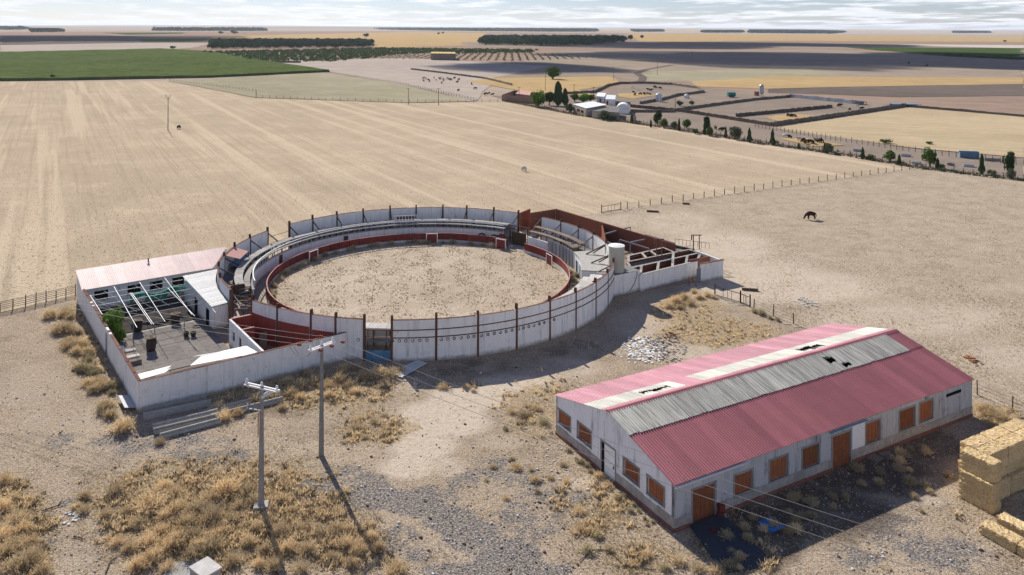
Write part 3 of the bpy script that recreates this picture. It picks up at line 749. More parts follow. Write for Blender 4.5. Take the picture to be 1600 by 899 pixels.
def holed_wall(name, frame_pt, length, ztop, holes, mat, parent, thick, zsplit=None):
    """wall along one side built as solid pieces round its openings; frame_pt(a, out, z); ztop(a)"""
    cuts = sorted({0.0, length} | {h[0] for h in holes} | {h[1] for h in holes} | ({length / 2} if zsplit else set()))
    mb = MB()
    for a0, a1 in zip(cuts[:-1], cuts[1:]):
        mid = (a0 + a1) / 2; hs = sorted([h for h in holes if h[0] <= mid <= h[1]], key=lambda h: h[2]); z = 0.0
        for h in hs + [None]:
            lo = (z, z); hi = (h[2], h[2]) if h else (ztop(a0), ztop(a1))
            if hi[0] - lo[0] > .02:
                b = [frame_pt(a0, 0, lo[0]), frame_pt(a1, 0, lo[1]), frame_pt(a1, thick, lo[1]), frame_pt(a0, thick, lo[0])]
                t = [frame_pt(a0, 0, hi[0]), frame_pt(a1, 0, hi[1]), frame_pt(a1, thick, hi[1]), frame_pt(a0, thick, hi[0])]
                mb.hexa(b, t)
            if h: z = h[3]
    return mb.build(name, M[mat], parent)
# openings read off the photo: (left, top) and (right, bottom) corners on each wall plane
def rect(lt, rb, e):
    a0, z1 = wallhit(*lt, BN.O, e); a1, z0 = wallhit(*rb, BN.O, e); return (min(a0, a1), max(a0, a1), max(0, z0), z1)
gab = [rect((871, 638), (891, 674), BN.e2), rect((903, 660), (923, 699), BN.e2), rect((940, 689), (961, 741), BN.e2), rect((975, 716), (998, 759), BN.e2), rect((1012, 744), (1037, 791), BN.e2)]
gab[2] = (gab[2][0], gab[2][1], 0.0, gab[2][3])
sid = [rect((1082, 767), (1117, 806), BN.e1), rect((1148, 744), (1175, 766), BN.e1), rect((1203, 721), (1230, 743), BN.e1), rect((1254, 702), (1279, 724), BN.e1),
       rect((1301, 683), (1329, 724), BN.e1), rect((1353, 663), (1375, 686), BN.e1), rect((1406, 643), (1429, 665), BN.e1), rect((1437, 631), (1457, 653), BN.e1)]
zs = [h[2] for h in sid]
sid = [(h[0], h[1], 0.0 if i in (0, 4) else max(.9, min(1.5, h[2])), min(3.1, h[3])) for i, h in enumerate(sid)]
w_f = holed_wall('wall', lambda a, o, z: BN(o, a, z), BW, barn_roof_z, gab, 'barn_wall', barn, .3, True)
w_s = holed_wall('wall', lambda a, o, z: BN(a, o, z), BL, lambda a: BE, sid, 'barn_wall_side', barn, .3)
holed_wall('wall', lambda a, o, z: BN(a, BW - o, z), BL, lambda a: BE, [], 'barn_wall', barn, .3)
holed_wall('wall', lambda a, o, z: BN(BL - o, a, z), BW, barn_roof_z, [], 'barn_wall', barn, .3, True)
def opening(h, pt, nrm, door, parent, mat, white=False):
    """set-back shutter with a stone surround; pt(a, out, z)"""
    a0, a1, z0, z1 = h
    def bx(x0, x1, o0, o1, y0, y1):
        return MB().hexa([pt(x0, o0, y0), pt(x1, o0, y0), pt(x1, o1, y0), pt(x0, o1, y0)], [pt(x0, o0, y1), pt(x1, o0, y1), pt(x1, o1, y1), pt(x0, o1, y1)])
    o = bx(a0 + .004, a1 - .004, .13, .18, z0 + .004, z1 - .004).build('door' if door else 'shutter', M[mat], parent)
    f = .16
    bx(a0 - f, a0, -.03, .02, z0, z1).build('frame', M['stone_trim'], o); bx(a1, a1 + f, -.03, .06, z0, z1).build('frame', M['stone_trim'], o)
    bx(a0 - f, a1 + f, -.035, .06, z1, z1 + f).build('lintel', M['stone_trim'], o)
    if not door: bx(a0 - f, a1 + f, -.06, .06, z0 - .12, z0).build('sill', M['stone_trim'], o)
    if white:
        for k in range(1, 4): bx(a0 + .02, a1 - .02, .115, .135, z0 + (z1 - z0) * k / 4 - .012, z0 + (z1 - z0) * k / 4 + .012).build('slat', M['stone_trim'], o)
        bx(a0 + .25, a0 + .32, .0, .06, z0 + 1.0, z0 + 1.25).build('handle', M['dark_steel'], o)
        bx(a1 - .22, a1 + .0, .02, .12, z0 + .05, z1 - .05).build('side_gap', M['dark_void'], o)
    else:
        n = max(2, round((a1 - a0) / .45))
        for k in range(1, n):
            x = a0 + (a1 - a0) * k / n; bx(x - .012, x + .012, .118, .135, z0 + .02, z1 - .02).build('seam', M['rust_steel'], o)
for i, h in enumerate(gab): opening(h, lambda a, o, z: BN(o, a, z), None, i == 2, barn, 'fresh_white' if i == 2 else 'orange_shutter', i == 2)
for i, h in enumerate(sid): opening(h, lambda a, o, z: BN(a, o, z), None, i in (0, 4), barn, 'orange_shutter')
# stone plinth, in blocks between the doors, with a bare brick foot
def plinth(pt, length, skip, zt, foot):
    x = 0.0
    while x < length - .05:
        e = min(length, x + rnd.uniform(1.2, 2.1))
        for s0, s1 in skip:
            if x < s0 < e: e = s0
            if s0 - .01 <= x < s1: x = s1; e = min(length, x + 1.5)
        for s0, s1 in skip:
            if x < s0 < e: e = s0
        if e - x > .04:
            o = rnd.uniform(.03, .05); z = zt + rnd.uniform(-.07, .07)
            MB().hexa([pt(x + .008, -o, .28), pt(e - .008, -o, .28), pt(e - .008, .0, .28), pt(x + .008, .0, .28)], [pt(x + .008, -o, z), pt(e - .008, -o, z), pt(e - .008, .0, z), pt(x + .008, .0, z)]).build('plinth_stone', M['stone_base'], barn)
            MB().hexa([pt(x, -o - .06, -.05), pt(e, -o - .06, -.05), pt(e, .0, -.05), pt(x, .0, -.05)], [pt(x, -o - .06, .275), pt(e, -o - .06, .275), pt(e, .0, .275), pt(x, .0, .275)]).build('foot_course', M['brick_foot'], barn)
        x = e
plinth(lambda a, o, z: BN(o, a, z), BW, [(gab[2][0] - .16, gab[2][1] + .16)], 1.0, True)
plinth(lambda a, o, z: BN(a, o, z), BL, [(sid[0][0] - .16, sid[0][1] + .16), (sid[4][0] - .16, sid[4][1] + .16)], 1.0, True)
# white patch beside the second door, narrow slot high on the far end
BN.B(sid[4][1] + .2, sid[4][1] + 1.9, -.02, -.002, 1.15, 3.2).build('fresh_paint', M['fresh_white'], barn)
BN.B(BL - 4.2, BL - 1.8, -.02, -.004, 2.75, 3.05).build('slot', M['dark_void'], barn)
BN.B(.3, BL - .3, .3, BW - .3, -.02, .06).build('floor', M['concrete_dark'], barn)

def corrugated(w, l, nrib, hgt, jag0=0.0, jag1=0.0, seed=0, trapez=True):
    """sheet lying in local x (across ribs, 0..w) and y (down the slope, 0..l); jag cuts the ends unevenly"""
    V = []; F = []; r_ = random.Random(seed); prof = []
    for k in range(nrib):
        x = w * k / nrib; d = w / nrib
        prof += [(x, 0), (x + d * .35, 0), (x + d * .5, hgt), (x + d * .8, hgt)] if trapez else [(x, 0), (x + d * .25, hgt * .5), (x + d * .5, hgt), (x + d * .75, hgt * .5)]
    prof.append((w, 0))
    for x, z in prof:
        V += [(x, r_.uniform(0, jag0), z), (x, l - r_.uniform(0, jag1), z)]
    n = len(prof)
    F = [(2 * i, 2 * i + 2, 2 * i + 3, 2 * i + 1) for i in range(n - 1)]
    V2 = [(x, y, z - .02) for x, y, z in V]; o = len(V)
    F2 = [(o + 2 * i + 1, o + 2 * i + 3, o + 2 * i + 2, o + 2 * i) for i in range(n - 1)]
    F3 = [(2 * i + 1, 2 * i + 3, o + 2 * i + 3, o + 2 * i + 1) for i in range(n - 1)] + [(2 * i + 2, 2 * i, o + 2 * i, o + 2 * i + 2) for i in range(n - 1)]
    return V + V2, F + F2 + F3
slope = math.atan2(BR - BE, BW / 2); SL = math.hypot(BR - BE, BW / 2) + .22
def place_sheet(name, V, F, mat, parent, s, sidep, q0, lift=0.0):
    """put a sheet on the barn roof: sidep -1 = slope facing the yard, +1 = far slope; q0 = metres down from the ridge"""
    ca, sa = math.cos(slope), math.sin(slope); out = []
    for x, y, z in V:
        d = q0 + y; b = BW / 2 + sidep * (d * ca + z * sa * 1); zz = BR + .06 - d * sa + z * ca + lift
        out.append(BN(s + x, b, zz))
    if sidep > 0: F = [tuple(reversed(f)) for f in F]
    return mk(name, out, F, M[mat], parent)
nsh = 36; sw = (BL + .3) / nsh
for i in range(nsh):
    s = -.15 + i * sw
    # yard side: ridge strip, grey fibre cement, then red sheets to the eave
    V, F = corrugated(sw - .004, SL - 3.05, 4, .06); place_sheet('red_sheet', V, F, 'roof_red', barn, s, -1, 3.0)
    if i < nsh - 2:
        brk = i in (24, 25)
        if not brk:
            V, F = corrugated(sw - .006, 2.95, 4, .07, 0, .05 if i % 7 else .16, i, False); place_sheet('grey_sheet', V, F, 'roof_asbestos', barn, s, -1, .22, .05)
        else:      # broken through: two ragged halves with a dark hole between
            V, F = corrugated(sw - .006, 1.0 if i == 24 else 2.2, 4, .07, 0, .4, i, False); place_sheet('grey_sheet', V, F, 'roof_asbestos', barn, s, -1, .22, .05)
            V, F = corrugated(sw - .006, 1.5 if i == 24 else .5, 4, .07, .35, .1, i + 9, False); place_sheet('grey_sheet', V, F, 'roof_asbestos', barn, s, -1, 1.65 if i == 24 else 2.65, .05)
    else:
        V, F = corrugated(sw - .004, 3.2, 4, .06); place_sheet('red_sheet', V, F, 'roof_red', barn, s, -1, .1)
    # far side: ridge strip, translucent strip, sheets to the eave, sunlight put into their colour
    V, F = corrugated(sw - .004, SL - 3.75, 4, .05); place_sheet('red_sheet_lit', V, F, 'roof_red_lit', barn, s, 1, 3.7)
    V, F = corrugated(sw - .004, .95, 4, .05); place_sheet('red_sheet_lit', V, F, 'roof_red_lit', barn, s, 1, .08)
    trans = not (9 <= i <= 10)
    if trans:
        hole = i in (5, 6, 7, 24, 25, 26)
        if not hole:
            V, F = corrugated(sw - .004, 2.77, 4, .045); place_sheet('light_sheet', V, F, 'roof_translucent', barn, s, 1, .98)
        else:
            l1 = {5: 1.6, 6: 1.2, 7: 1.4, 24: 1.1, 25: .8, 26: 1.0}[i]; l2 = {5: 1.25, 6: 1.4, 7: 1.45, 24: 1.35, 25: 1.2, 26: 1.5}[i]
            V, F = corrugated(sw - .004, l1 - .3, 4, .045, 0, .45, i); place_sheet('light_sheet', V, F, 'roof_translucent', barn, s, 1, .98)
            V, F = corrugated(sw - .004, l2, 4, .045, .4, 0, i + 5); place_sheet('light_sheet', V, F, 'roof_translucent', barn, s, 1, 3.75 - l2)
    else:
        V, F = corrugated(sw - .004, 2.77, 4, .05); place_sheet('red_sheet_lit', V, F, 'roof_red_lit', barn, s, 1, .98)
for i in range(18):
    s0 = -.15 + i * 2 * sw; mb = MB()
    z = BR + .12
    mb.hexa([BN(s0, BW / 2 - .32, z - .09), BN(s0 + 2 * sw - .01, BW / 2 - .32, z - .09), BN(s0 + 2 * sw - .01, BW / 2, z + .02), BN(s0, BW / 2, z + .02)], [BN(s0, BW / 2 - .32, z - .06), BN(s0 + 2 * sw - .01, BW / 2 - .32, z - .06), BN(s0 + 2 * sw - .01, BW / 2, z + .06), BN(s0, BW / 2, z + .06)])
    mb.hexa([BN(s0, BW / 2, z + .02), BN(s0 + 2 * sw - .01, BW / 2, z + .02), BN(s0 + 2 * sw - .01, BW / 2 + .4, z - .09), BN(s0, BW / 2 + .4, z - .09)], [BN(s0, BW / 2, z + .06), BN(s0 + 2 * sw - .01, BW / 2, z + .06), BN(s0 + 2 * sw - .01, BW / 2 + .4, z - .06), BN(s0, BW / 2 + .4, z - .06)])
    mb.build('ridge_cap', M['roof_red'], barn)
for k in range(7):          # purlins under the sheets
    for sd in (-1, 1):
        d = .8 + k * 1.2; b = BW / 2 + sd * d * math.cos(slope)
        BN.box(MB(), .3, BL - .3, b - .06, b + .06, BR - d * math.sin(slope) - .18, BR - d * math.sin(slope) - .03).build('purlin', M['concrete_dark'], barn)
BN.B(-.15, 7.2, -.30, -.17, BE - .20, BE - .06).build('gutter', M['white_metal'], barn)
BN.B(sid[4][0] - .6, sid[4][1] + 2.0, -.26, -.18, BE - .22, BE - .12).build('gutter', M['blue_metal'], barn)
# things beside the barn
q_ = [P(1078, 812), P(1122, 806), P(1214, 884), P(1130, 898)]; q_[0], q_[1] = BN(sid[0][0] - .3, -.15), BN(sid[0][1] + .5, -.15)
rp = MB().hexa([Vector((q.x, q.y, .02)) for q in q_], [Vector((q.x, q.y, z)) for q, z in zip(q_, (.22, .22, .07, .07))])
tag(rp.build('concrete_ramp', M['dark_slab']), 'dark concrete ramp slab in front of the near barn door', 'ramp')
q = P(1201, 823); V, F = corrugated(1.5, 1.6, 6, .05)
V = [(q.x + x * .8 - y * .5, q.y + x * .45 + y * .75 - 1, z + .18) for x, y, z in V]
tag(mk('blue_sheet', V, F, M['blue_plastic']), 'bright blue corrugated sheet lying in the barn shadow', 'sheet')
def pallet(u, v, ang, label, z=.02):
    p = P(u, v); f = Frame((p.x, p.y), ang); t = thing('pallet', p, label, 'pallet')
    for k in range(6): f.B(-.6, .6, -.5 + k * .19, -.36 + k * .19, .13 + z, .16 + z).build('board', M['wood_old'], t)
    for k in (-.5, 0, .5): f.B(k - .05, k + .05, -.5, .6, .0, .128 + z).build('bearer', M['wood_old'], t)
pallet(1368, 718, BT + .1, 'old grey wooden pallet against the side wall of the barn')
pallet(1388, 714, BT - .1, 'weathered pallet lying flat beyond the barn\'s middle side door')
p = P(1127, 808); mb = MB()
for k in range(3): mb.box((p.x + rnd.uniform(-.04, .04), p.y + rnd.uniform(-.04, .04), .30 + k * .3), (.5, .4, .27), .2 * k)
tag(mb.build('crate_pile', M['barrier_red']), 'small pile of red crates beside the near barn door', 'crate')
p = P(1115, 834); tag(MB().box((p.x, p.y, .22), (.5, .35, .14), .6).box((p.x, p.y, .31), (.44, .08, .05), .6).build('red_box', M['barrier_red']), 'red plastic box dropped on the dark ramp', 'box')

# ------------------------------------------------------------------ stables and courtyard at the left of the ring
AX = Frame((-36.3, 78.7), R(36.3)); AH = 3.1
cw = thing('courtyard_wall', AX(10, 0), 'white plastered courtyard wall with a worn brick top, left of the ring', 'wall')
def wall_run(fr, p0, p1, h, th, mat, parent, name='wall_panel', step=3.0, cope=True):
    d = (p1 - p0); L = d.length; d.normalize(); n = Vector((-d.y, d.x, 0)) * th / 2; x = 0.0; nseg = max(1, round(L / step))
    for i in range(nseg):
        a, b = p0 + d * (L * i / nseg), p0 + d * (L * (i + 1) / nseg); zz = Vector((0, 0, h))
        mb = MB().hexa([a - n, b - n, b + n, a + n], [a - n + zz, b - n + zz, b + n + zz, a + n + zz]); pn = mb.build(name, M[mat], parent)
        if cope:
            mb = MB(); k = a.copy(); rest = (b - a).length; t = 0
            while t < rest - .02:
                e = min(rest, t + rnd.uniform(.3, 1.1)); hh = rnd.uniform(.03, .09); q0, q1 = a + d * t, a + d * e; m = n * rnd.uniform(1.05, 1.2)
                if rnd.random() > .06: mb.hexa([q0 - m + zz, q1 - m + zz, q1 + m + zz, q0 + m + zz], [q0 - m + zz * (1 + hh / h), q1 - m + zz * (1 + hh / h), q1 + m + zz * (1 + hh / h), q0 + m + zz * (1 + hh / h)])
                t = e
            if mb.v: mb.build('coping', M['coping_brick'], pn)
wall_run(AX, AX(0, 0), AX(22.05, 0), AH, .28, 'white_wall', cw)
wall_run(AX, AX(0, .15), AX(0, 16.2), AH, .28, 'white_wall', cw)
wall_run(AX, AX(0, 17.6), AX(0, 33.9), AH, .28, 'white_wall', cw)
for k in range(3): AX.B(-.05, .03, 16.25 + k * .45, 16.25 + k * .45 + .43, .02, 2.6).build('door_board', M['grey_steel'], cw)
AX.B(-.13, .13, 16.2, 17.6, 2.62, AH).build('lintel', M['white_wall'], cw)

stb = thing('stable_block', AX(9, 36), 'low stable block with a pale pink sheet roof and dark windows', 'building')
SF, SB, SR, SH0, SH1 = 33.9, 38.8, 19.2, 3.1, 4.25
def win_list():
    out = []
    for u0, u1 in ((147, 169), (199, 220), (234, 254), (269, 289)):
        a0 = wallhit(u0, 470, AX(0, SF), AX.e1)[0]; a1 = wallhit(u1, 470, AX(0, SF), AX.e1)[0]; out.append((a0, a1, 1.35, 2.55))
    return out
wins = [w for w in win_list()]
holed_wall('wall', lambda a, o, z: AX(a, SF + o, z), 17.0, lambda a: SH0 - .02, wins, 'white_wall', stb, .25)
for a0, a1, z0, z1 in wins:
    f = AX.B(a0, a1, SF + .12, SF + .16, z0, z1).build('window', M['dark_void'], stb)
    for x in (a0, (a0 + a1) / 2 - .03, a1 - .06): AX.B(x, x + .06, SF + .06, SF + .115, z0 + .003, z1 - .003).build('mullion', M['rust_steel'], f)
    AX.B(a0 - .08, a1 + .08, SF - .08, SF + .1, z0 - .08, z0 - .002).build('sill', M['concrete_slab'], f)
mb = MB(); mb.hexa([AX(-.14, SF), AX(.14, SF), AX(.14, SB), AX(-.14, SB)], [AX(-.14, SF, SH0), AX(.14, SF, SH0), AX(.14, SB, SH1), AX(-.14, SB, SH1)]); mb.build('wall', M['white_wall'], stb)
AX.B(.15, SR + .8, SB - .25, SB, 0, SH1 - .03).build('wall', M['white_wall'], stb)
n = 18
for i in range(n):
    x0, x1 = -.25 + i * (SR + .9) / n, -.25 + (i + 1) * (SR + .9) / n - .008
    cut = max(0, (x0 - 16.6)) * 1.55       # last sheets are cut along the ring wall
    f0 = SF - .35 + (cut if x0 > 16.6 else 0); f1 = SF - .35 + (max(0, x1 - 16.6) * 1.55)
    mb = MB(); m = 5
    for k in range(m):
        u0, u1 = k / m, (k + .45) / m
        for (w0, w1, hz) in ((u0, u1, 0), (u1, (k + 1) / m, .05)):
            xa, xb = x0 + (x1 - x0) * w0, x0 + (x1 - x0) * w1; fa, fb = f0 + (f1 - f0) * w0, f0 + (f1 - f0) * w1
            zf = lambda y: SH0 + .06 + (y - SF) / (SB - SF) * (SH1 - SH0) + hz
            if fa < SB and fb < SB:
                b_ = [AX(xa, fa, zf(fa) - .05), AX(xb, fb, zf(fb) - .05), AX(xb, SB + .2, zf(SB + .2) - .05), AX(xa, SB + .2, zf(SB + .2) - .05)]
                mb.hexa(b_, [p + Vector((0, 0, .05)) for p in b_])
    if mb.v: mb.build('roof_sheet', M['roof_stable'], stb)
p = AX(8.9, SB - .4, SH1); MB().tube(p, p + Vector((0, 0, .35)), .1, .1).box((p.x, p.y, p.z + .38), (.3, .3, .08)).build('chimney', M['dark_steel'], stb)

tin = thing('tin_roof_shed', AX(14, 24), 'narrow shed with a bright bare tin roof against the ring', 'shed')
def ringside(t):   # s-coordinate where the ring wall lies for a given t
    for k in range(400):
        s = 8 + k * .05
        if (AX(s, t) - Vector((C[0], C[1], 0))).length < RW + .35: return s
    return 20
ts = [17.6 + i * (31.3 - 17.6) / 14 for i in range(15)]
for t0, t1 in zip(ts[:-1], ts[1:]):
    r0, r1 = ringside(t0), ringside(t1); mb = MB()
    z0, z1 = 3.0 + .3 * (t0 - 17.6) / 13.7, 3.0 + .3 * (t1 - 17.6) / 13.7
    m = 3
    for k in range(m):
        for (w0, w1, hz) in ((k / m, (k + .5) / m, 0), ((k + .5) / m, (k + 1) / m, .04)):
            ta, tb = t0 + (t1 - t0) * w0, t0 + (t1 - t0) * w1; ra, rb = r0 + (r1 - r0) * w0, r0 + (r1 - r0) * w1
            b_ = [AX(11.8, ta, z0 + hz), AX(ra, ta, z0 + .15 + hz), AX(rb, tb, z0 + .15 + hz), AX(11.8, tb, z0 + hz)]
            mb.hexa(b_, [p + Vector((0, 0, .04)) for p in b_])
    mb.build('roof_sheet', M['pale_sheet'], tin)
AX.B(12.0, 12.25, 17.9, 31.3, 0, 2.9).build('wall', M['white_wall'], tin); AX.B(12.26, ringside(17.9) - .05, 17.9, 18.15, 0, 2.9).build('wall', M['white_wall'], tin)
AX.B(11.93, 11.98, 19.2, 20.4, 0, 2.1).build('door', M['dark_void'], tin); AX.B(11.93, 11.98, 24.5, 25.7, 0, 2.1).build('door', M['dark_void'], tin)

# paved courtyard: concrete flags
yd = kind(AX.B(.15, 11.9, .15, 33.8, -.1, .06).build('courtyard_floor', M['concrete_slab']), 'structure')
for i in range(5):
    for j in range(9):
        s0, t0 = .4 + i * 2.3, 1.4 + j * 2.3
        AX.B(s0 + .02, s0 + 2.28, t0 + .02, t0 + 2.28, .06, .085 + rnd.uniform(0, .012)).build('paving_slab', M['paving'], yd)

kind(AX.B(.16, 11.85, 22.6, 33.7, .06, .10).build('dark_floor', M['dark_ground']), 'structure')  # dark floor between the paving and the stable front
# pergola of white pipes
pg = thing('pergola', AX(6, 26), 'bare pergola frame of thin white pipes over the paved courtyard', 'pergola')
for (ua, va), (ub, vb) in (((178, 448), (214, 512)), ((203, 458), (237, 507)), ((206, 458), (240, 507)), ((218, 441), (258, 503)), ((257, 434), (300, 492)), ((262, 450), (304, 494)), ((290, 430), (337, 489)), ((141, 462), (160, 492))):
    MB().tube(P(ua, va, 3.05), P(ub, vb, 2.85), .035, .035, 6).build('rafter', M['white_metal'], pg)
for t in (31.6, 29.4, 27.0, 24.6, 22.3, 20.4):
    MB().tube(AX(.2, t, 2.78), AX(11.9, t, 2.78), .035, .035, 6).build('cross_pipe', M['white_metal' if t > 25 else 'grey_steel'], pg)
for s, t in ((3.4, 20.4), (6.0, 21.2), (9.3, 20.4)): MB().tube(AX(s, t, .08), AX(s, t, 2.8), .06, .06, 6).build('post', M['grey_steel'], pg)
for k in range(6): MB().tube(AX(.3 + k * 1.9, 33.6, 2.7), AX(2.2 + k * 1.9, 22, 2.72), .03, .03, 5).build('wire', M['grey_steel'], pg)
# torn green netting caught on the pipes
nt = MB(); base = [AX(4.6 + k * .62, 28.2 + .7 * math.sin(k * .9), 2.82) for k in range(12)]
for k in range(11):
    a, b = base[k], base[k + 1]; dr = rnd.uniform(.2, 1.0) if k % 3 else rnd.uniform(.9, 1.6)
    w = AX.e2 * rnd.uniform(.1, .35)
    nt.hexa([a - w * .1 - Vector((0, 0, dr)), b - w * .1 - Vector((0, 0, dr * .5)), b + w - Vector((0, 0, dr * .4)), a + w - Vector((0, 0, dr * .8))], [a - w * .2, b - w * .2, b + w * .6 + Vector((0, 0, .03)), a + w * .6 + Vector((0, 0, .03))])
tag(nt.build('shade_net', M['green_net']), 'torn green shade netting caught on the pergola pipes', 'netting')
# barrel tables and pots
def barrel(p, label, h=1.15, r=.5):
    t = thing('barrel_table', p, label, 'barrel', 'dark barrel tables in the courtyard')
    MB().lathe((p.x, p.y, .085), [(r * .78, 0), (r * .95, h * .25), (r, h * .5), (r * .95, h * .75), (r * .78, h)], 14).build('barrel', M['barrel_dark'], t, True)
    MB().tube((p.x, p.y, .09 + h), (p.x, p.y, .15 + h), r * 1.15, r * 1.15, 14).build('top', M['wood_dark'], t)
barrel(P(215, 519), 'dark barrel table under the left end of the pergola', 1.4, .55)
barrel(P(236, 549), 'dark barrel table nearest the front courtyard wall', 1.5, .55)
barrel(P(274, 505), 'dark barrel table under the middle of the pergola', 1.1, .55)
for u, lb in ((291, 'left'), (302, 'right')):
    p = P(u, 527); o = MB().lathe((p.x, p.y, .085), [(.22, 0), (.32, .3), (.36, .55), (.30, .56), (.26, .45)], 12).build('plant_pot', M['dark_steel'], None, True)
    tag(o, 'dark empty plant pot at the foot of the pergola post, %s one' % lb, 'pot', 'pots at the pergola post')
p = P(307, 512); mb = MB()
for j in range(16):
    t0, t1 = 2 * math.pi * j / 16, 2 * math.pi * (j + 1) / 16
    mb.beam((p.x + .45 * math.cos(t0), p.y + .45 * math.sin(t0), .14), (p.x + .45 * math.cos(t1), p.y + .45 * math.sin(t1), .14), .07)
tag(mb.build('iron_hoop', M['dark_steel']), 'iron hoop lying on the courtyard paving', 'hoop')
# stacked white crates by the west wall
ck = thing('pallet_stack', AX(1.3, 14.5), 'heap of pale pallets and sacks against the inside of the west wall', 'pallets')
for k in range(5): AX.B(.5, 2.7, 12.2 + k * 1.0, 12.9 + k * 1.0, .09, .5 + .12 * (k % 2)).build('pallet_board', M['concrete_pale' if k % 2 else 'wood_old'], ck)
for k in range(4):
    p = AX(.9 + .35 * (k % 2), 15.2 + .45 * k, .55); MB().lathe((p.x, p.y, .5), [(.3, 0), (.45, .15), (.42, .3), (.2, .42)], 9).build('sack', M['fresh_white'], ck, True)
# remnants of a lean-to roof along the inside of the front wall
lt = thing('lean_to_sheets', AX(6, 1.2), 'torn white roof sheets left along the inside of the front courtyard wall', 'roof')
def quad_sheet(name, pts, mat, parent, th=.05):
    return MB().hexa(pts, [p + Vector((0, 0, th)) for p in pts]).build(name, M[mat], parent)
def loc_px(u, v, h): return P(u, v, h)
quad_sheet('sheet', [P(297, 572, 2.95), P(404, 552, 3.02), P(385, 541, 2.75), P(316, 556, 2.7)], 'white_sheet', lt)
quad_sheet('sheet', [P(316, 556.4, 2.76), P(345, 550, 2.76), P(328, 553, 2.68), P(300, 558, 2.62)], 'white_sheet', lt)
quad_sheet('sheet', [P(217, 594, 2.95), P(250, 585, 2.95), P(268, 572, 2.6), P(214, 586, 2.6)], 'white_sheet', lt)
quad_sheet('sheet', [P(222, 593, 3.01), P(258, 583, 3.01), P(268, 575, 2.72), P(240, 585, 2.75)], 'pale_sheet', lt)
for k in range(3): MB().tube(AX(3.2, .5 + k * .9, 2.7 - .08 * k), AX(8.2, .5 + k * .9, 2.7 - .08 * k), .05, .05, 6).build('batten', M['wood_dark'], lt)
for s in (3.4, 8.0, 11): MB().tube(AX(s, 2.4, .07), AX(s, 2.4, 2.55), .05, .05, 6).build('post', M['grey_steel'], lt)
# fallen sheet outside the corner
p = P(205, 632); f = Frame((p.x, p.y), R(126)); mb = MB(); mb.hexa([f(-1.6, -.9, .06), f(1.6, -.9, .06), f(1.6, .9, .5), f(-1.6, .9, .5)], [f(-1.6, -.9, .1), f(1.6, -.9, .1), f(1.6, .9, .54), f(-1.6, .9, .54)])
tag(mb.build('fallen_sheet', M['white_sheet']), 'white sheet leaning at the foot of the courtyard corner', 'sheet')

# roofless red rooms between the front wall and the ring
rr = thing('roofless_rooms', AX(14, 7), 'roofless rooms with dark red walls between courtyard and ring', 'building')
holed_wall('wall', lambda a, o, z: AX(12.2 + o, .2 + a, z), 11.6, lambda a: AH if a > 5 else AH - .02, [(2.2, 3.1, 0, 2.1), (4.8, 5.6, 1.1, 2.1), (7.0, 7.9, 0, 2.2), (9.4, 10.2, 1.1, 2.1)], 'white_wall', rr, .24)
AX.B(12.45, 12.47, .2, 11.8, 0, 2.98).build('red_lining', M['red_plaster'], rr)
for a0, a1, z0, z1 in ((2.2, 3.1, 0, 2.1), (4.8, 5.6, 1.1, 2.1), (7.0, 7.9, 0, 2.2), (9.4, 10.2, 1.1, 2.1)):
    AX.B(12.28, 12.32, .2 + a0, .2 + a1, z0 + .01, z1 - .01).build('door' if z0 == 0 else 'window', M['rust_steel' if z0 == 0 else 'dark_void'], rr)
mb = AX.B(12.45, ringside(11.8) - .1, 11.65, 11.9, 0, AH); mb.build('wall', M['red_plaster'], rr)
AX.B(12.45, ringside(11.8) - .1, 11.6, 11.95, AH, AH + .07).build('coping', M['faded_pink'], rr)
e_ = ringside(8.2)
AX.B(12.48, e_ - 2.2, 8.1, 8.3, 0, AH - .25).build('partition', M['red_plaster'], rr); AX.B(12.48, e_ - 2.2, 8.06, 8.34, AH - .25, AH - .17).build('coping', M['faded_pink'], rr)
AX.B(14.2, 14.3, 8.12, 8.28, .05, .06).build('threshold', M['concrete_slab'], rr)
AX.B(12.5, 20, .16, .19, 0, AH - .1).build('red_lining', M['red_plaster'], rr)
for k in range(4): AX.B(12.5 + k * 1.5, 13.9 + k * 1.5, .3, 7.9, -.05, .05).build('floor_slab', M['concrete_dark'], rr)
AX.B(14.6, 15.5, 8.04, 8.08, .05, 2.1).build('door', M['wood_old'], rr)
# ------------------------------------------------------------------ holding pens right of the ring
PH = 2.4
pens = thing('holding_pens', P(1050, 420), 'open-topped holding pens of brick red cells with pale wall tops', 'pens')
def pen_wall(a, b, h=PH, mat='pen_brick', parent=pens, th=.26, cap='concrete_slab', nm='cell_wall'):
    a = Vector((a.x, a.y, 0)); b = Vector((b.x, b.y, 0)); d = (b - a).normalized(); n = Vector((-d.y, d.x, 0)) * th / 2; z = Vector((0, 0, h)); z2 = Vector((0, 0, .05)); m = n * 1.5
    w = MB().hexa([a - n, b - n, b + n, a + n], [a - n + z, b - n + z, b + n + z, a + n + z]).build(nm, M[mat], parent)
    if cap: MB().hexa([a - m + z, b - m + z, b + m + z, a + m + z], [a - m + z + z2, b - m + z + z2, b + m + z + z2, a + m + z + z2]).build('wall_top', M[cap], w)
    return w
A = lambda u, v: P(u, v, PH)
L1 = (A(999, 430), A(1089, 408)); L2 = (A(986, 419), A(1095, 395)); L3 = (A(980, 409.5), A(1084, 389)); L4 = (A(982, 400), A(1055, 383))
for L_ in (L2, L3, L4): pen_wall(*L_)
def lerp(L_, f): return L_[0] + (L_[1] - L_[0]) * f
for fa, fb in ((.02, .14), (.30, .38), (.56, .585), (.80, .795), (1.0, 1.0)): pen_wall(lerp(L1, fa), lerp(L2, fb), PH - .006)
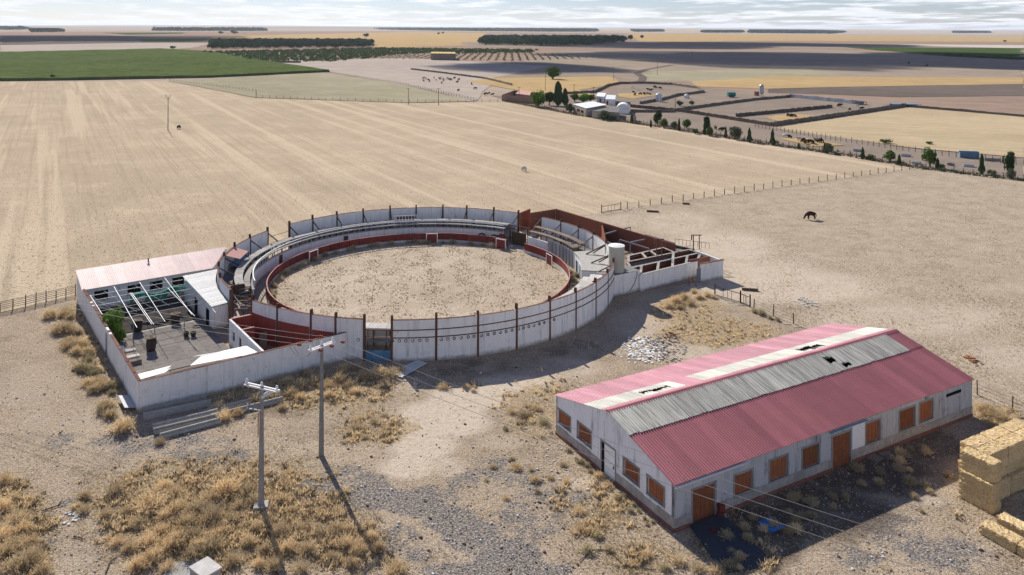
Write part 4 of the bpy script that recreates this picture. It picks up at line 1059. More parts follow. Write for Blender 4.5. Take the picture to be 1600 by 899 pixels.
for fa, fb in ((0, 0), (.585, .68), (.97, .93)): pen_wall(lerp(L2, fa), lerp(L3, fb), PH - .006)
for fa, fb in ((.02, 0), (.28, .27), (.44, .45), (.70, .74), (1, 1)): pen_wall(lerp(L3, fa), lerp(L4, fb), PH - .006)
fw = pen_wall(L1[0], L1[1], PH + .003, 'white_wall', pens, .3, 'concrete_slab', 'front_wall')
# end block and dark doorway
b0, b1 = P(1089, 443), P(1130, 435); d = (b1 - b0).normalized(); nn = Vector((-d.y, d.x, 0))
eb = MB().prism([b0 + d * .75, b1, b1 + nn * .25, b0 + d * .75 + nn * .25], 0, 2.75); eb.build('end_wall', M['white_wall'], pens)
MB().prism([b1 - d * .25 + nn * .252, b1 + nn * .252, b1 + nn * 6, b1 - d * .25 + nn * 6], 0, 2.72).build('end_wall', M['white_wall'], pens)
MB().prism([b0 + d * .75 + nn * 2.6, b1 - d * .26 + nn * 2.6, b1 - d * .26 + nn * 2.8, b0 + d * .75 + nn * 2.8], 0, 2.7).build('end_wall', M['terracotta_wall'], pens)
MB().prism([b0 + d * .02, b0 + d * .72, b0 + d * .72 + nn * .08, b0 + d * .02 + nn * .08], 0, 2.2).build('door', M['grey_steel'], pens)
MB().prism([b0 + d * .7 - nn * .1, b1 + d * .15 - nn * .1, b1 + d * .15 + nn * .35, b0 + d * .7 + nn * .35], 2.75, 2.83).build('coping', M['coping_brick'], pens)
# white block under the water tank
k0, k1 = P(950, 466), P(1000, 455); d2 = (k1 - k0).normalized(); n2 = Vector((-d2.y, d2.x, 0))
MB().prism([k0, k1, k1 + n2 * 4.2, k0 + n2 * 4.2], 0, 2.95).build('tank_base', M['white_wall'], pens)
MB().prism([k0 + d2 * .05 + n2 * .05, k1 - d2 * .05 + n2 * .05, k1 - d2 * .05 + n2 * 4.15, k0 + d2 * .05 + n2 * 4.15], 2.953, 2.985).build('tank_base_top', M['concrete_dark'], pens)
MB().prism([k1 + d2 * .005 + n2 * .3, k1 + d2 * .6 + n2 * .3, k1 + d2 * .6 + n2 * 1.2, k1 + d2 * .005 + n2 * 1.2], 0, 2.7).build('pier', M['white_wall'], pens)
MB().beam(P(1076, 447) + Vector((0, -.2, 0)), P(1076, 447) + Vector((0, -.15, 1.5)), .1).build('prop', M['rust_steel'], pens)
MB().beam(P(1085, 446) + Vector((.2, -.5, 0)), P(1080, 447) + Vector((0, -.1, 1.35)), .1).build('prop', M['rust_steel'], pens)
# sliding-door frames standing over the cells
def gallows(u, v, w, h, label):
    p = P(u, v, PH); t = thing('door_hoist', (p.x, p.y, PH), label, 'frame')
    for s in (-1, 1): MB().box((p.x + s * w / 2, p.y, PH + .05 + h / 2), (.13, .13, h)).build('upright', M['rust_steel'], t)
    MB().box((p.x, p.y, PH + .05 + h + .06), (w + .7, .16, .12)).build('top_bar', M['rust_steel'], t)
    MB().box((p.x - w / 2 - .3, p.y - .02, PH + h - .3), (.16, .16, .7)).build('weight', M['dark_steel'], t)
gallows(1088, 390, .95, 2.2, 'rusty door hoist frame standing on the right end of the pens')
gallows(1030, 400, .8, 2.5, 'thin rusty door hoist frame standing over the middle pens')
rl = MB(); prev = None
for i in range(10):
    q = L4[1] + (A(1108, 390) - L4[1]) * (i / 9); rl.beam((q.x, q.y, PH + .05), (q.x, q.y, PH + 1.0), .05)
    if prev is not None: rl.beam((prev.x, prev.y, PH + 1), (q.x, q.y, PH + 1), .05)
    prev = q
rl.build('catwalk_rail', M['rust_steel'], pens)
for L_ in (L2, L3):
    prev = None; rl = MB()
    for i in range(12):
        q = lerp(L_, i / 11); rl.beam((q.x, q.y, PH + .05), (q.x, q.y, PH + .62), .035)
        if prev is not None: rl.beam((prev.x, prev.y, PH + .6), (q.x, q.y, PH + .6), .035)
        prev = q
    rl.build('catwalk_rail', M['rust_steel'], pens)
# walkway gratings between two rows
for i in range(9):
    q0, q1 = lerp(L2, i / 9 * .58), lerp(L2, (i + .96) / 9 * .58); r0, r1 = lerp(L3, i / 9 * .66 + .01), lerp(L3, (i + .96) / 9 * .66 + .01)
    MB().prism([q0, q1, r1, r0], PH - .5, PH - .44).build('grating', M['concrete_dark'], pens)
q = [lerp(L3, .76), lerp(L3, .98), lerp(L4, .98), lerp(L4, .76)]; MB().prism(q, PH - .4, PH - .34).build('grating', M['concrete_dark'], pens)
pf = [k0, k1, L1[0], b1, b1 + nn * 6, L4[1], L4[0], L3[0]]; kind(MB().prism(pf, -.1, .07).build('pens_floor', M['m_reddish']), 'structure')

tank = thing('water_tank', P(968, 430, 2.95), 'tall cream cylindrical water tank beside the ring wall', 'tank')
tc = k0 + d2 * 2.75 + n2 * 1.55; TZ = 2.99
MB().lathe((tc.x, tc.y, TZ), [(1.15, 0), (1.15, .6), (1.17, .62), (1.15, .66), (1.15, 1.8), (1.17, 1.83), (1.15, 1.87), (1.15, 3.6)], 26).build('shell', M['tank_cream'], tank, False)
MB().lathe((tc.x, tc.y, TZ + 3.6), [(1.19, 0), (1.19, .08), (.6, .2), (.12, .24)], 26).build('lid', M['tank_lid'], tank)
hs = MB(); prev = None
for i in range(9):
    f = i / 8; q = k1 - d2 * (.6 + 1.4 * f * f) - n2 * .06 + Vector((0, 0, 2.9 - 2.6 * f))
    if prev is not None: hs.beam(prev, q, .05)
    prev = q
hs.build('hose', M['dark_steel'], tank)

# tall brick red corral walls behind
cor = thing('corral_wall', P(900, 345), 'tall brick red corral wall behind the right side of the ring', 'wall')
CH = 3.4
def corral(u0, v0, u1, v1, h=CH, mat='terracotta_wall', step=4.0):
    a, b = P(u0, v0, h), P(u1, v1, h); wall_run(None, Vector((a.x, a.y, 0)), Vector((b.x, b.y, 0)), h, .25, mat, cor, 'wall_panel', step, False)
corral(812, 333, 828, 326.5); corral(828, 333, 867, 327); corral(868.5, 326.5, 1055, 381.5)
corral(940, 347, 946, 378, 3.0)
for (a, b) in (((968, 375), (1014, 389)), ((985, 379), (1021, 372)), ((1008, 367), (1054, 380.5)), ((922, 368), (960, 383)), ((945, 366), (985, 355)), ((925, 376), (968, 392))):
    pa, pb = P(*a, 2.7), P(*b, 2.7); tb = MB().beam(pa, pb, .16, .22).beam((pa.x, pa.y, .1), pa, .14).beam((pb.x, pb.y, .1), pb, .14)
    tb.build('steel_beam', M['grey_steel'], cor)
pa, pb = P(1009, 379.5, 1.2), P(1013, 381, 1.2)
MB().box((pa.x, pa.y - .15, 1.0), (1.0, .06, 2.0), .5).build('door', M['dark_void'], cor)
cf = [P(812, 345), P(868, 345), P(1055, 398), P(985, 425), P(945, 400), P(900, 372), P(850, 360)]
kind(flat('corral_floor', cf, .075, 'm_reddish'), 'structure')
# cattle chute beams at the toril gap
tg = thing('bull_gate', ring(26, 54), 'dark timber bull gate frame in the gap at the back right of the ring', 'gate')
for a in (49.6, 58.2): MB().beam(ring(25.0, a, .08), ring(25.0, a, 3.4), .22).build('post', M['rust_steel'], tg)
MB().beam(ring(25.0, 49.6, 3.3), ring(25.0, 58.2, 3.3), .12, .2).build('lintel', M['wood_dark'], tg)
for k in range(5): MB().beam(ring(24.9, 51 + k * 1.4, .08), ring(24.9, 51 + k * 1.4, 2.3), .55, .06).build('board', M['wood_dark'], tg)
MB().beam(ring(28.4, 49.4, 4.2), ring(28.4, 58.8, 3.9), .05).build('wire', M['rust_steel'], tg)
MB().arc(C, 22.6, 22.7, 57.5, 60, .08, 2.3, 2).build('red_panel', M['barrier_red'], tg)

# ------------------------------------------------------------------ power poles and wires
def power_pole(u, v, top, arm0, arm1, label, base=False):
    p = P(u, v); t = thing('power_pole', p, label, 'pole')
    w0, w1 = .20, .115; mb = MB()
    mb.hexa([(p.x - w0, p.y - w0 * .8, 0), (p.x + w0, p.y - w0 * .8, 0), (p.x + w0, p.y + w0 * .8, 0), (p.x - w0, p.y + w0 * .8, 0)], [(p.x - w1, p.y - w1 * .8, top), (p.x + w1, p.y - w1 * .8, top), (p.x + w1, p.y + w1 * .8, top), (p.x - w1, p.y + w1 * .8, top)])
    sh = mb.build('shaft', M['pole_concrete'], t)
    for k in range(9):        # recessed web of the concrete pole
        z = 1.0 + k * .9; ww = (w0 + (w1 - w0) * z / top); MB().box((p.x, p.y - ww * .8 - .004, z), (ww * .7, .012, .55)).build('recess', M['stone_trim'], sh)
    a, b = P(*arm0, top - .15), P(*arm1, top - .15); m = Vector((p.x, p.y, top - .15)); d = (b - a).normalized(); s = Vector((-d.y, d.x, 0)) * .17
    a, b = m - d * (b - a).length / 2, m + d * (b - a).length / 2
    for k in (-1, 1): MB().beam(a + s * k, b + s * k, .10, .12).build('cross_arm', M['fresh_white'], t)
    ends = []
    for f in (.04, .5, .96):
        q = a + (b - a) * f; MB().tube(q + Vector((0, 0, .0)), q + Vector((0, 0, .45)), .045, .045, 6).lathe((q.x, q.y, q.z + .1), [(.05, 0), (.12, .04), (.05, .1), (.12, .14), (.05, .2), (.11, .26), (.04, .34)], 8).build('insulator', M['fresh_white'], t)
        ends.append(q + Vector((0, 0, .4)))
    if base:
        MB().box((p.x, p.y, .12), (1.1, .95, .30), .2).build('footing', M['concrete_slab'], t)
        z = top - 1.75; MB().beam((p.x - 1.15, p.y - .1, z), (p.x + .1, p.y - .2, z - .12), .08).beam((p.x - 1.15, p.y - .1, z), (p.x - 1.1, p.y - .1, z + .4), .07).build('bracket', M['white_metal'], t)
        for k in range(3): MB().tube((p.x - 1.0 + k * .38, p.y - .2, z + .0), (p.x - .8 + k * .38, p.y - .35, z + .55), .07, .05, 8).build('fuse', M['grey_steel'], t)
        MB().beam((p.x - .18, p.y - .25, z - .3), (p.x - .2, p.y - .24, z - 2.2), .05).build('cable', M['insulator'], t)
        MB().tube(Vector((p.x, p.y, top - .9)), Vector((p.x + .95, p.y + .1, top - .35)), .16, .16, 10).build('arrester', M['white_metal'], t)
    return t, ends
pole1, e1 = power_pole(408, 793, 9.6, (380, 601), (431, 613), 'near concrete power pole with switchgear and a square footing', True)
pole2, e2 = power_pole(502, 713, 9.85, (483, 552), (521, 538), 'slim concrete power pole carrying three wires past the barn')
def wire(name, a, b, sag, label, r=.011, n=18, group='overhead wires'):
    mb = MB(); prev = None
    for i in range(n + 1):
        f = i / n; q = Vector(a).lerp(Vector(b), f) - Vector((0, 0, 4 * sag * f * (1 - f)))
        if prev is not None: mb.beam(prev, q, r * 2)
        prev = q
    return tag(mb.build(name, M['wire']), label, 'wire', group)
pR, pL = Vector((40, 33, 9.4)), Vector((-82, 100, 9.6))
for i, q in enumerate(e2):
    off = Vector(((i - 1) * .8, (i - 1) * 1.1, 0))
    wire('overhead_wire', q, pR + off, 1.0, 'thin overhead wire running from the slim pole across the barn side, %s' % ('lowest', 'middle', 'uppermost')[i])
    wire('overhead_wire', q, pL + off, .9, 'thin overhead wire from the slim pole to the left over the courtyard, %s' % ('lowest', 'middle', 'uppermost')[i])
    for s, tgt in ((1, pR), (-1, pL)):       # strain insulators in the wires next to the pole
        d = (tgt + off - q).normalized(); z0 = q + d * 1.0 - Vector((0, 0, .08)); mb = MB()
        mb.tube(z0, z0 + d * .45, .07, .07, 8).tube(z0 + d * .1, z0 + d * .16, .14, .14, 8).tube(z0 + d * .3, z0 + d * .36, .14, .14, 8)
        mb.build('strain_insulator', M['insulator'], pole2)
for i in range(2):                            # slack jumper loops under the arm
    a = e2[0] + Vector((-2.0 + i * .4, .5, -.25)); b = e2[0] + Vector((.1, -.1, -.5)); mb = MB(); prev = None
    for k in range(9):
        f = k / 8; q = a.lerp(b, f) - Vector((0, 0, 1.1 * 4 * f * (1 - f) * .6))
        if prev is not None: mb.beam(prev, q, .025)
        prev = q
    mb.build('jumper', M['wire'], pole2)
for s in ((-80.9 - 1, 99.9), (40.5, 33)):
    p = Vector((s[0], s[1], 0)); t = thing('power_pole', p, 'concrete power pole outside the view at the %s end of the wires' % ('left' if s[0] < 0 else 'right'), 'pole')
    MB().hexa([(p.x - .24, p.y - .2, 0), (p.x + .24, p.y - .2, 0), (p.x + .24, p.y + .2, 0), (p.x - .24, p.y + .2, 0)], [(p.x - .13, p.y - .11, 9.7), (p.x + .13, p.y - .11, 9.7), (p.x + .13, p.y + .11, 9.7), (p.x - .13, p.y + .11, 9.7)]).build('shaft', M['pole_concrete'], t)
    MB().beam((p.x - 1, p.y - 1.3, 9.4), (p.x + 1, p.y + 1.3, 9.4), .12).build('cross_arm', M['fresh_white'], t)

# concrete service box in the near left corner
p = P(321, 886, 1.32); p.z = 0; f = Frame((p.x, p.y), R(-38)); sb = thing('service_box', p, 'pale concrete service box with a flat lid in the foreground', 'box')
f.B(-.8, .8, -.6, .6, 0, 1.2).build('body', M['concrete_slab'], sb); f.B(-.9, .9, -.7, .7, 1.2, 1.32).build('lid', M['concrete_pale'], sb)
f.B(-1.05, -.81, -.5, .5, .1, 1.1).build('door', M['blue_metal'], sb)
p = P(283, 893); f = Frame((p.x, p.y), R(20)); kind(f.B(-1.1, 1.1, -1.2, 1.0, -.05, .09).build('concrete_pad', M['concrete_slab']), 'structure')
# concrete beams stacked before the courtyard wall
bm = []
for i, (ua, va, ub, vb, h) in enumerate(((222, 640, 322, 619, .5), (224, 648, 330, 626, .45), (238, 665, 340, 641, .35), (240, 672, 342, 648, .35), (250, 680, 344, 655, .3), (310, 645, 440, 612, .3), (330, 650, 442, 622, .3))):
    a, b = P(ua, va, h), P(ub, vb, h); d = (b - a).normalized(); s = Vector((-d.y, d.x, 0)); t = MB()
    t.hexa([a - s * .24 - Vector((0, 0, h)), b - s * .24 - Vector((0, 0, h)), b + s * .24 - Vector((0, 0, h)), a + s * .24 - Vector((0, 0, h))], [a - s * .24, b - s * .24, b + s * .24, a + s * .24])
    t.hexa([a - s * .07, b - s * .07, b + s * .07, a + s * .07], [a - s * .07 + Vector((0, 0, .16)), b - s * .07 + Vector((0, 0, .16)), b + s * .07 + Vector((0, 0, .16)), a + s * .07 + Vector((0, 0, .16))])
    o = t.build('concrete_beam', M['concrete_slab'])
    far = 'hard against the courtyard wall' if i < 2 else 'in the near stack by the courtyard corner' if i < 5 else 'lying behind the near power pole'
    tag(o, 'long grey concrete roof beam %s, %s' % (far, ('back one', 'front one', 'back one', 'middle one', 'front one', 'back one', 'front one')[i]), 'beam', 'concrete beams before the courtyard wall')

# ------------------------------------------------------------------ hay bales
def bale_mesh(seed, dx=1.2, dy=2.7, dz=.755):
    r_ = random.Random(seed); nx, ny, nz = 6, 14, 5; V = []; ids = {}; F = []
    def vid(i, j, k):
        if (i, j, k) not in ids:
            e = (i in (0, nx)) + (j in (0, ny)) + (k in (0, nz)); s = 1 - .012 * (e - 1) * (2 if e == 3 else 1)
            x, y, z = (i / nx - .5) * dx * s, (j / ny - .5) * dy * s, (k / nz) * dz
            V.append((x + r_.uniform(-.035, .035), y + r_.uniform(-.035, .035), z + (r_.uniform(-.035, .035) if k else 0))); ids[(i, j, k)] = len(V) - 1
        return ids[(i, j, k)]
    for i in range(nx):
        for j in range(ny):
            F.append((vid(i, j, nz), vid(i + 1, j, nz), vid(i + 1, j + 1, nz), vid(i, j + 1, nz))); F.append((vid(i, j + 1, 0), vid(i + 1, j + 1, 0), vid(i + 1, j, 0), vid(i, j, 0)))
    for k in range(nz):
        for j in range(ny):
            F.append((vid(0, j + 1, k), vid(0, j, k), vid(0, j, k + 1), vid(0, j + 1, k + 1))); F.append((vid(nx, j, k), vid(nx, j + 1, k), vid(nx, j + 1, k + 1), vid(nx, j, k + 1)))
        for i in range(nx):
            F.append((vid(i, 0, k), vid(i + 1, 0, k), vid(i + 1, 0, k + 1), vid(i, 0, k + 1))); F.append((vid(i + 1, ny, k), vid(i, ny, k), vid(i, ny, k + 1), vid(i + 1, ny, k + 1)))
    me = bpy.data.meshes.new('straw_bale'); me.from_pydata(V, [], F); me.update(); me.materials.append(M['straw']); return me
BALES = [bale_mesh(i) for i in range(5)]
HB = Frame(P(1498, 784), BT)
def bale(a, b, layer, label, grp, dz=.745, tilt=0):
    q = HB(a, b, .03 + layer * dz)
    o = link('straw_bale', BALES[rnd.randrange(5)], q, HB.a + rnd.uniform(-.02, .02) + tilt); tag(o, label, 'bale', grp); return o
LAY = ('bottom', 'second', 'third', 'fourth', 'top')
HB = Frame(P(1497, 777), BT)
for ly in range(5):
    off = .28 if ly >= 3 else 0.0
    bale(.62 + off, -1.4 + (.12 if ly >= 3 else 0), ly, 'straw bale on the near left corner of the tall stack, %s layer' % LAY[ly], 'stacked straw bales')
    for c in range(3):
        for r_ in range(2):
            bale(1.26 + off + 1.38 + c * 2.74, -1.0 + r_ * 1.24 - (.35 if ly < 2 else 0), ly, 'straw bale, right part of tall stack, %s layer, %s row, %s column' % (LAY[ly], ('front', 'back')[r_], ('first', 'second', 'third')[c]), 'stacked straw bales', tilt=R(90))
for k, (u, v) in enumerate(((1553, 838), (1580, 826))):
    q = P(u + 12, v + 8); a, b = HB.loc(q); bale(a, b, 0, 'single straw bale on the ground before the stack, %s one' % ('left', 'right')[k], 'straw bales lying before the stack')
    q = HB(a + 0, b - 2.75); a2, b2 = HB.loc(q); bale(a2, b2, 0, 'straw bale on the ground cut by the right edge, %s one' % ('left', 'right')[k], 'straw bales lying before the stack')

# loose straw that frays the faces and litters the ground round the stack
rq = random.Random(77); V = []; F = []
def straw_at(q, n_):
    d = (n_ * rq.uniform(.2, 1.0) + Vector((rq.gauss(0, .7), rq.gauss(0, .7), rq.gauss(-.1, .6)))).normalized() * rq.uniform(.07, .20); x = d.orthogonal().normalized() * .012; o = len(V)
    V.extend([q - x, q + x, q + d]); F.append((o, o + 1, o + 2))
for ob in [o for o in S.objects if o.name.startswith('straw_bale')]:
    lx, ly = (Vector((math.cos(ob.rotation_euler[2]), math.sin(ob.rotation_euler[2]), 0)), Vector((-math.sin(ob.rotation_euler[2]), math.cos(ob.rotation_euler[2]), 0)))
    for k in range(230):
        f = rq.randrange(5); a, b, c = rq.uniform(-.6, .6), rq.uniform(-1.33, 1.33), rq.uniform(.02, .74)
        if rq.random() < .45: c = rq.choice((.03, .74))           # edges fray most
        q, n_ = ((lx * .6 + ly * b, lx), (lx * -.6 + ly * b, -lx), (lx * a + ly * 1.34, ly), (lx * a - ly * 1.34, -ly), (lx * a + ly * b, Vector((0, 0, 1))))[f]
        straw_at(ob.location + q + Vector((0, 0, .75 if f == 4 else c)), n_)
for k in range(2600):
    q = HB(rq.gauss(1.5, 2.4), rq.gauss(-2.6, 1.8), .05); straw_at(q, Vector((rq.gauss(0, 1), rq.gauss(0, 1), .2)))
me = bpy.data.meshes.new('loose_straw'); me.from_pydata([tuple(v) for v in V], [], F); me.update(); me.materials.append(M['straw']); kind(link('loose_straw', me, (0, 0, 0)), 'stuff', 'loose straw fraying from the bales and littering the ground')
# ------------------------------------------------------------------ fences
PMESH = {}
def post_mesh(h, w, mat, rough=False):
    k = (round(h, 2), round(w, 2), mat)
    if k not in PMESH:
        mb = MB(); mb.hexa([(-w / 2, -w / 2, -.15), (w / 2, -w / 2, -.15), (w / 2, w / 2, -.15), (-w / 2, w / 2, -.15)], [(-w * .4, -w * .4, h), (w * .42, -w * .4, h * 1.01), (w * .4, w * .42, h), (-w * .42, w * .4, h * .99)])
        me = bpy.data.meshes.new('post'); me.from_pydata(mb.v, [], mb.f); me.update(); me.materials.append(M[mat]); PMESH[k] = me
    return PMESH[k]
def fence(pts, label, spacing=3.0, h=1.3, w=.12, wires=(.4, .8, 1.15), mat='post_wood', wr=.02, cat='fence', jitter=.15, name='fence'):
    pts = [Vector((p[0], p[1], 0)) for p in pts]; t = thing(name, pts[len(pts) // 2], label, cat); wm = MB(); prev = None
    for a, b in zip(pts[:-1], pts[1:]):
        L_ = (b - a).length; n = max(1, round(L_ / spacing))
        for i in range(n + (1 if b is pts[-1] else 0)):
            q = a.lerp(b, i / n); q.z = .0; hh = h * (1 + rnd.uniform(-jitter, jitter))
            o = link('post', post_mesh(round(hh * 5) / 5, w, mat), q, rnd.uniform(0, 1), t); o.rotation_euler[0] = rnd.uniform(-.06, .06)
            if prev is not None:
                for z in wires: wm.beam(prev + Vector((0, 0, z)), q + Vector((0, 0, z)), wr)
            prev = q.copy()
    if wm.v: wm.build('wire', M[mat], t)
    return t
fence([P(980, 327), P(1100, 309), P(1250, 288), P(1433, 264)], 'thin wire fence between stubble field and horse paddock', 3.2, 1.5, .14)
fence([P(790, 159), P(900, 180.5), P(1050, 202.5), P(1180, 224), P(1300, 241), P(1433, 263.5), P(1600, 284), P(1700, 297)], 'long stick fence between the stubble field and the farm strip', 2.2, 1.7, .16, (.5, 1.0, 1.4), wr=.035)
fence([P(1180, 199), P(1290, 218), P(1420, 237), P(1600, 260), P(1700, 272)], 'dark stick fence along the far edge of the farm strip', 2.0, 1.7, .15, (.5, 1.0, 1.4), wr=.035)
fence([P(400, 153), P(520, 157), P(640, 160.5), P(790, 160)], 'wire fence along the far edge of the stubble field', 4.0, 1.5, .16)
fence([P(265, 127), P(400, 143), P(400, 153)], 'short wire fence by the corner of the green crop', 4.0, 1.5, .16)
fence([P(505, 113), P(620, 131), P(745, 158)], 'diagonal stick fence crossing the grey pasture', 4.0, 1.6, .2, (.6, 1.2), wr=.05)
fence([P(1178, 483), P(1240, 506.5)], 'short wire fence from the paddock gate towards the barn', 3.3, 1.5, .12)
fence([P(1527, 618), P(1582, 640.5), P(1660, 672)], 'wire fence between the barn\'s far corner and the right edge', 2.6, 1.5, .1)
fence([P(-60, 500), P(0, 487.5), P(40, 479), P(118, 461)], 'wattle pole fence left of the stable block', 1.3, 1.5, .12, (.35, .6, .85, 1.1, 1.3), wr=.055, mat='post_wood')
def field_gate(a, b, label, h=1.4, n=5):
    a = P(*a); b = P(*b); t = thing('field_gate', (a + b) / 2, label, 'gate'); d = b - a
    for f in (0, 1): q = a + d * f; MB().box((q.x, q.y, h * .6), (.16, .16, h * 1.25)).build('post', M['dark_steel'], t)
    for z in (.15, h - .08): MB().beam(a + Vector((0, 0, z)), b + Vector((0, 0, z)), .07).build('rail', M['dark_steel'], t)
    for f in (.33, .5, .66): q = a + d * f; MB().beam(q + Vector((0, 0, .15)), q + Vector((0, 0, h - .1)), .05).build('bar', M['dark_steel'], t)
field_gate((940, 333), (970, 328), 'small metal field gate at the left end of the paddock fence')
field_gate((1117, 462), (1157, 474), 'dark metal paddock gate beside the dry bushes of the pens')
field_gate((1157, 474), (1172, 480), 'narrow metal gate leaf nearest the short wire fence')

# ------------------------------------------------------------------ plants
def leaf_cloud(n, fn, size, seed, droop=0.0):
    """n small leaf faces placed by fn(rng) -> (position, outward normal)"""
    r_ = random.Random(seed); V = []; F = []
    for i in range(n):
        p, nr = fn(r_); nr = (nr + Vector((r_.uniform(-1, 1), r_.uniform(-1, 1), r_.uniform(-.6, 1))) * .7)
        if nr.length < 1e-3: nr = Vector((0, 0, 1))
        nr.normalize(); a = nr.orthogonal().normalized(); b = nr.cross(a); th = r_.uniform(0, 6.28); a, b = a * math.cos(th) + b * math.sin(th), b * math.cos(th) - a * math.sin(th)
        s = size * r_.uniform(.6, 1.4); o = len(V)
        V += [p - a * s, p + b * s * .55, p + a * s, p - b * s * .55]; F.append((o, o + 1, o + 2, o + 3))
    return V, F
def new_mesh(name, V, F, mat):
    me = bpy.data.meshes.new(name); me.from_pydata([tuple(v) for v in V], [], F); me.update(); me.materials.append(M[mat]); return me
def clumps(r_, n, rx, ry, rz, cz, tightness=.75):
    out = []
    for i in range(n):
        while True:
            q = Vector((r_.uniform(-1, 1), r_.uniform(-1, 1), r_.uniform(-1, 1)))
            if .25 < q.length < 1: break
        q *= tightness; out.append((Vector((q.x * rx, q.y * ry, cz + q.z * rz)), r_.uniform(.26, .48)))
    return out
def tree_proto(name, h, w, mat, seed, nleaf=900, leaf=.22, trunk=.28, form='round'):
    """root Empty > trunk, crown; unit placed at the origin, unlinked copies made later"""
    r_ = random.Random(seed); root = bpy.data.objects.new(name, None)
    if form == 'round':
        cz = h * (trunk + (1 - trunk) / 2); rz = h * (1 - trunk) / 2 * 1.05; cl = clumps(r_, 16, w / 2, w / 2, rz, cz)
        def fn(g):
            c, s = cl[g.randrange(len(cl))]; d = Vector((g.gauss(0, 1), g.gauss(0, 1), g.gauss(0, .8))); d.normalize(); rr = s * w * g.uniform(.45, 1.0) ** .5 * .62
            return c + d * rr, d
    else:       # narrow column, pointed top
        def fn(g):
            f = g.random() ** .8; z = h * (.06 + .94 * f); rr = w / 2 * (min(1, 4 * f + .4) * (1 - f ** 2.6) ** .8 * (.8 + .2 * math.sin(9 * f + seed)) + .05) * g.uniform(.5, 1.05) * (1 + .25 * math.sin(z * 3.1 + seed)); t = g.uniform(0, 6.28)
            return Vector((rr * math.cos(t), rr * math.sin(t), z)), Vector((math.cos(t), math.sin(t), .4))
    V, F = leaf_cloud(nleaf, fn, leaf, seed)
    crown = bpy.data.objects.new('crown', new_mesh('crown', V, F, mat)); crown.parent = root
    mb = MB(); th = h * (trunk + .3) if form == 'round' else h * .5; b = h * .035 + .04
    mb.tube((0, 0, -.1), (.05 * h * .3, 0, th * .55), b, b * .7, 7)
    if form == 'round':
        for k in range(5):
            t = 6.28 * k / 5 + r_.random(); mb.tube((.05 * h * .3, 0, th * .5), (math.cos(t) * w * .28, math.sin(t) * w * .28, h * (trunk + .35 + .15 * r_.random())), b * .55, b * .2, 5)
    else: mb.tube((.05 * h * .3, 0, th * .5), (0, 0, h * .85), b * .7, b * .2, 5)
    tr = bpy.data.objects.new('trunk', new_mesh('trunk', mb.v, mb.f, 'bark')); tr.parent = root
    return root
PROTO = {
 'round': [tree_proto('broadleaf_tree', 1, 1, 'leaf_green', 11, 1300, .06, .14), tree_proto('broadleaf_tree', 1, 1, 'leaf_green', 12, 1300, .06, .14)],
 'bright': [tree_proto('broadleaf_tree', 1, 1, 'leaf_bright', 13, 1300, .06, .14)],
 'dark': [tree_proto('broadleaf_tree', 1, 1, 'leaf_dark', 14, 1300, .06, .14), tree_proto('broadleaf_tree', 1, 1, 'leaf_dark', 15, 1300, .06, .14)],
 'grey': [tree_proto('olive_tree', 1, 1, 'leaf_grey', 16, 1300, .06, .14), tree_proto('olive_tree', 1, 1, 'leaf_grey', 17, 1300, .06, .14)],
 'poplar': [tree_proto('poplar_tree', 1, 1, 'leaf_dark', 18, 1500, .085, form='col')],
 'cypress': [tree_proto('cypress_tree', 1, 1, 'leaf_dark', 19, 1400, .10, form='col')],
 'shrub': [tree_proto('green_shrub', 1, 1, 'leaf_green', 20, 500, .07, .02)],
}
for L_ in PROTO.values():      # trunk radius scales with the copy, so keep prototypes off the scene and only link copies
    pass
def plant(kindn, u, v, hpx, wpx, label, group, dz=0.0):
    p = P(u, v); k = p.y / FPX; h, w = hpx * k, wpx * k; src = rnd.choice(PROTO[kindn])
    o = src.copy(); COL.objects.link(o); o.location = (p.x, p.y, dz); o.scale = (w, w, h); o.rotation_euler[2] = rnd.uniform(0, 6.28); tag(o, label, {'shrub': 'shrub'}.get(kindn, 'tree'), group); WP[o.name] = p
    for ch in src.children:
        c = ch.copy(); COL.objects.link(c); c.parent = o
    return o
TREES = [('bright', 841, 167, 29, 25, 'bushy bright green tree at the left end of the farm trees'), ('dark', 858, 165, 21, 17, 'dark low tree between the bushy tree and the poplar'), ('poplar', 872, 166, 37, 17, 'tallest dark poplar among the farm trees'),
 ('poplar', 883, 166, 27, 11, 'narrow dark poplar just right of the tallest one'), ('round', 898, 160, 15, 15, 'round green tree behind the white-roofed shed, left'), ('bright', 911, 160, 16, 19, 'round green tree behind the white-roofed shed, middle'), ('round', 923, 160, 13, 15, 'round green tree behind the white-roofed shed, right'),
 ('round', 864, 124, 19, 23, 'lone dark round tree in the golden field'), ('grey', 890, 176, 14, 14, 'olive grey bush at the left end of the stone shed'), ('grey', 944, 188, 15, 19, 'grey bush growing against the stone shed wall'), ('grey', 957, 189, 10, 14, 'small grey bush right of the one on the shed wall')]
for t in TREES: plant(*t[:5], t[5], 'trees around the farm')
CYP = [(987, 193, 15, 5), (1017, 199.5, 12, 4), (1061, 205, 19, 4.5), (1101, 211, 19, 5), (1134, 216, 17, 4.5), (1171, 223, 22, 7), (1207, 227, 24, 7), (1248, 233, 9, 5), (1289, 239.5, 16, 6), (1348, 249, 18, 6), (1405, 257, 15, 6), (1465, 264, 16, 6), (1534, 273, 31, 8)]
WORD = ['first', 'second', 'third', 'fourth', 'fifth', 'sixth', 'seventh', 'eighth', 'ninth', 'tenth', 'eleventh', 'twelfth', 'thirteenth', 'fourteenth', 'fifteenth', 'sixteenth', 'seventeenth', 'eighteenth', 'nineteenth', 'twentieth', 'twenty-first']
for i, c in enumerate(CYP): plant('cypress', *c, 'narrow dark cypress in the fence row, %s from the left' % WORD[i], 'cypresses along the farm fence')
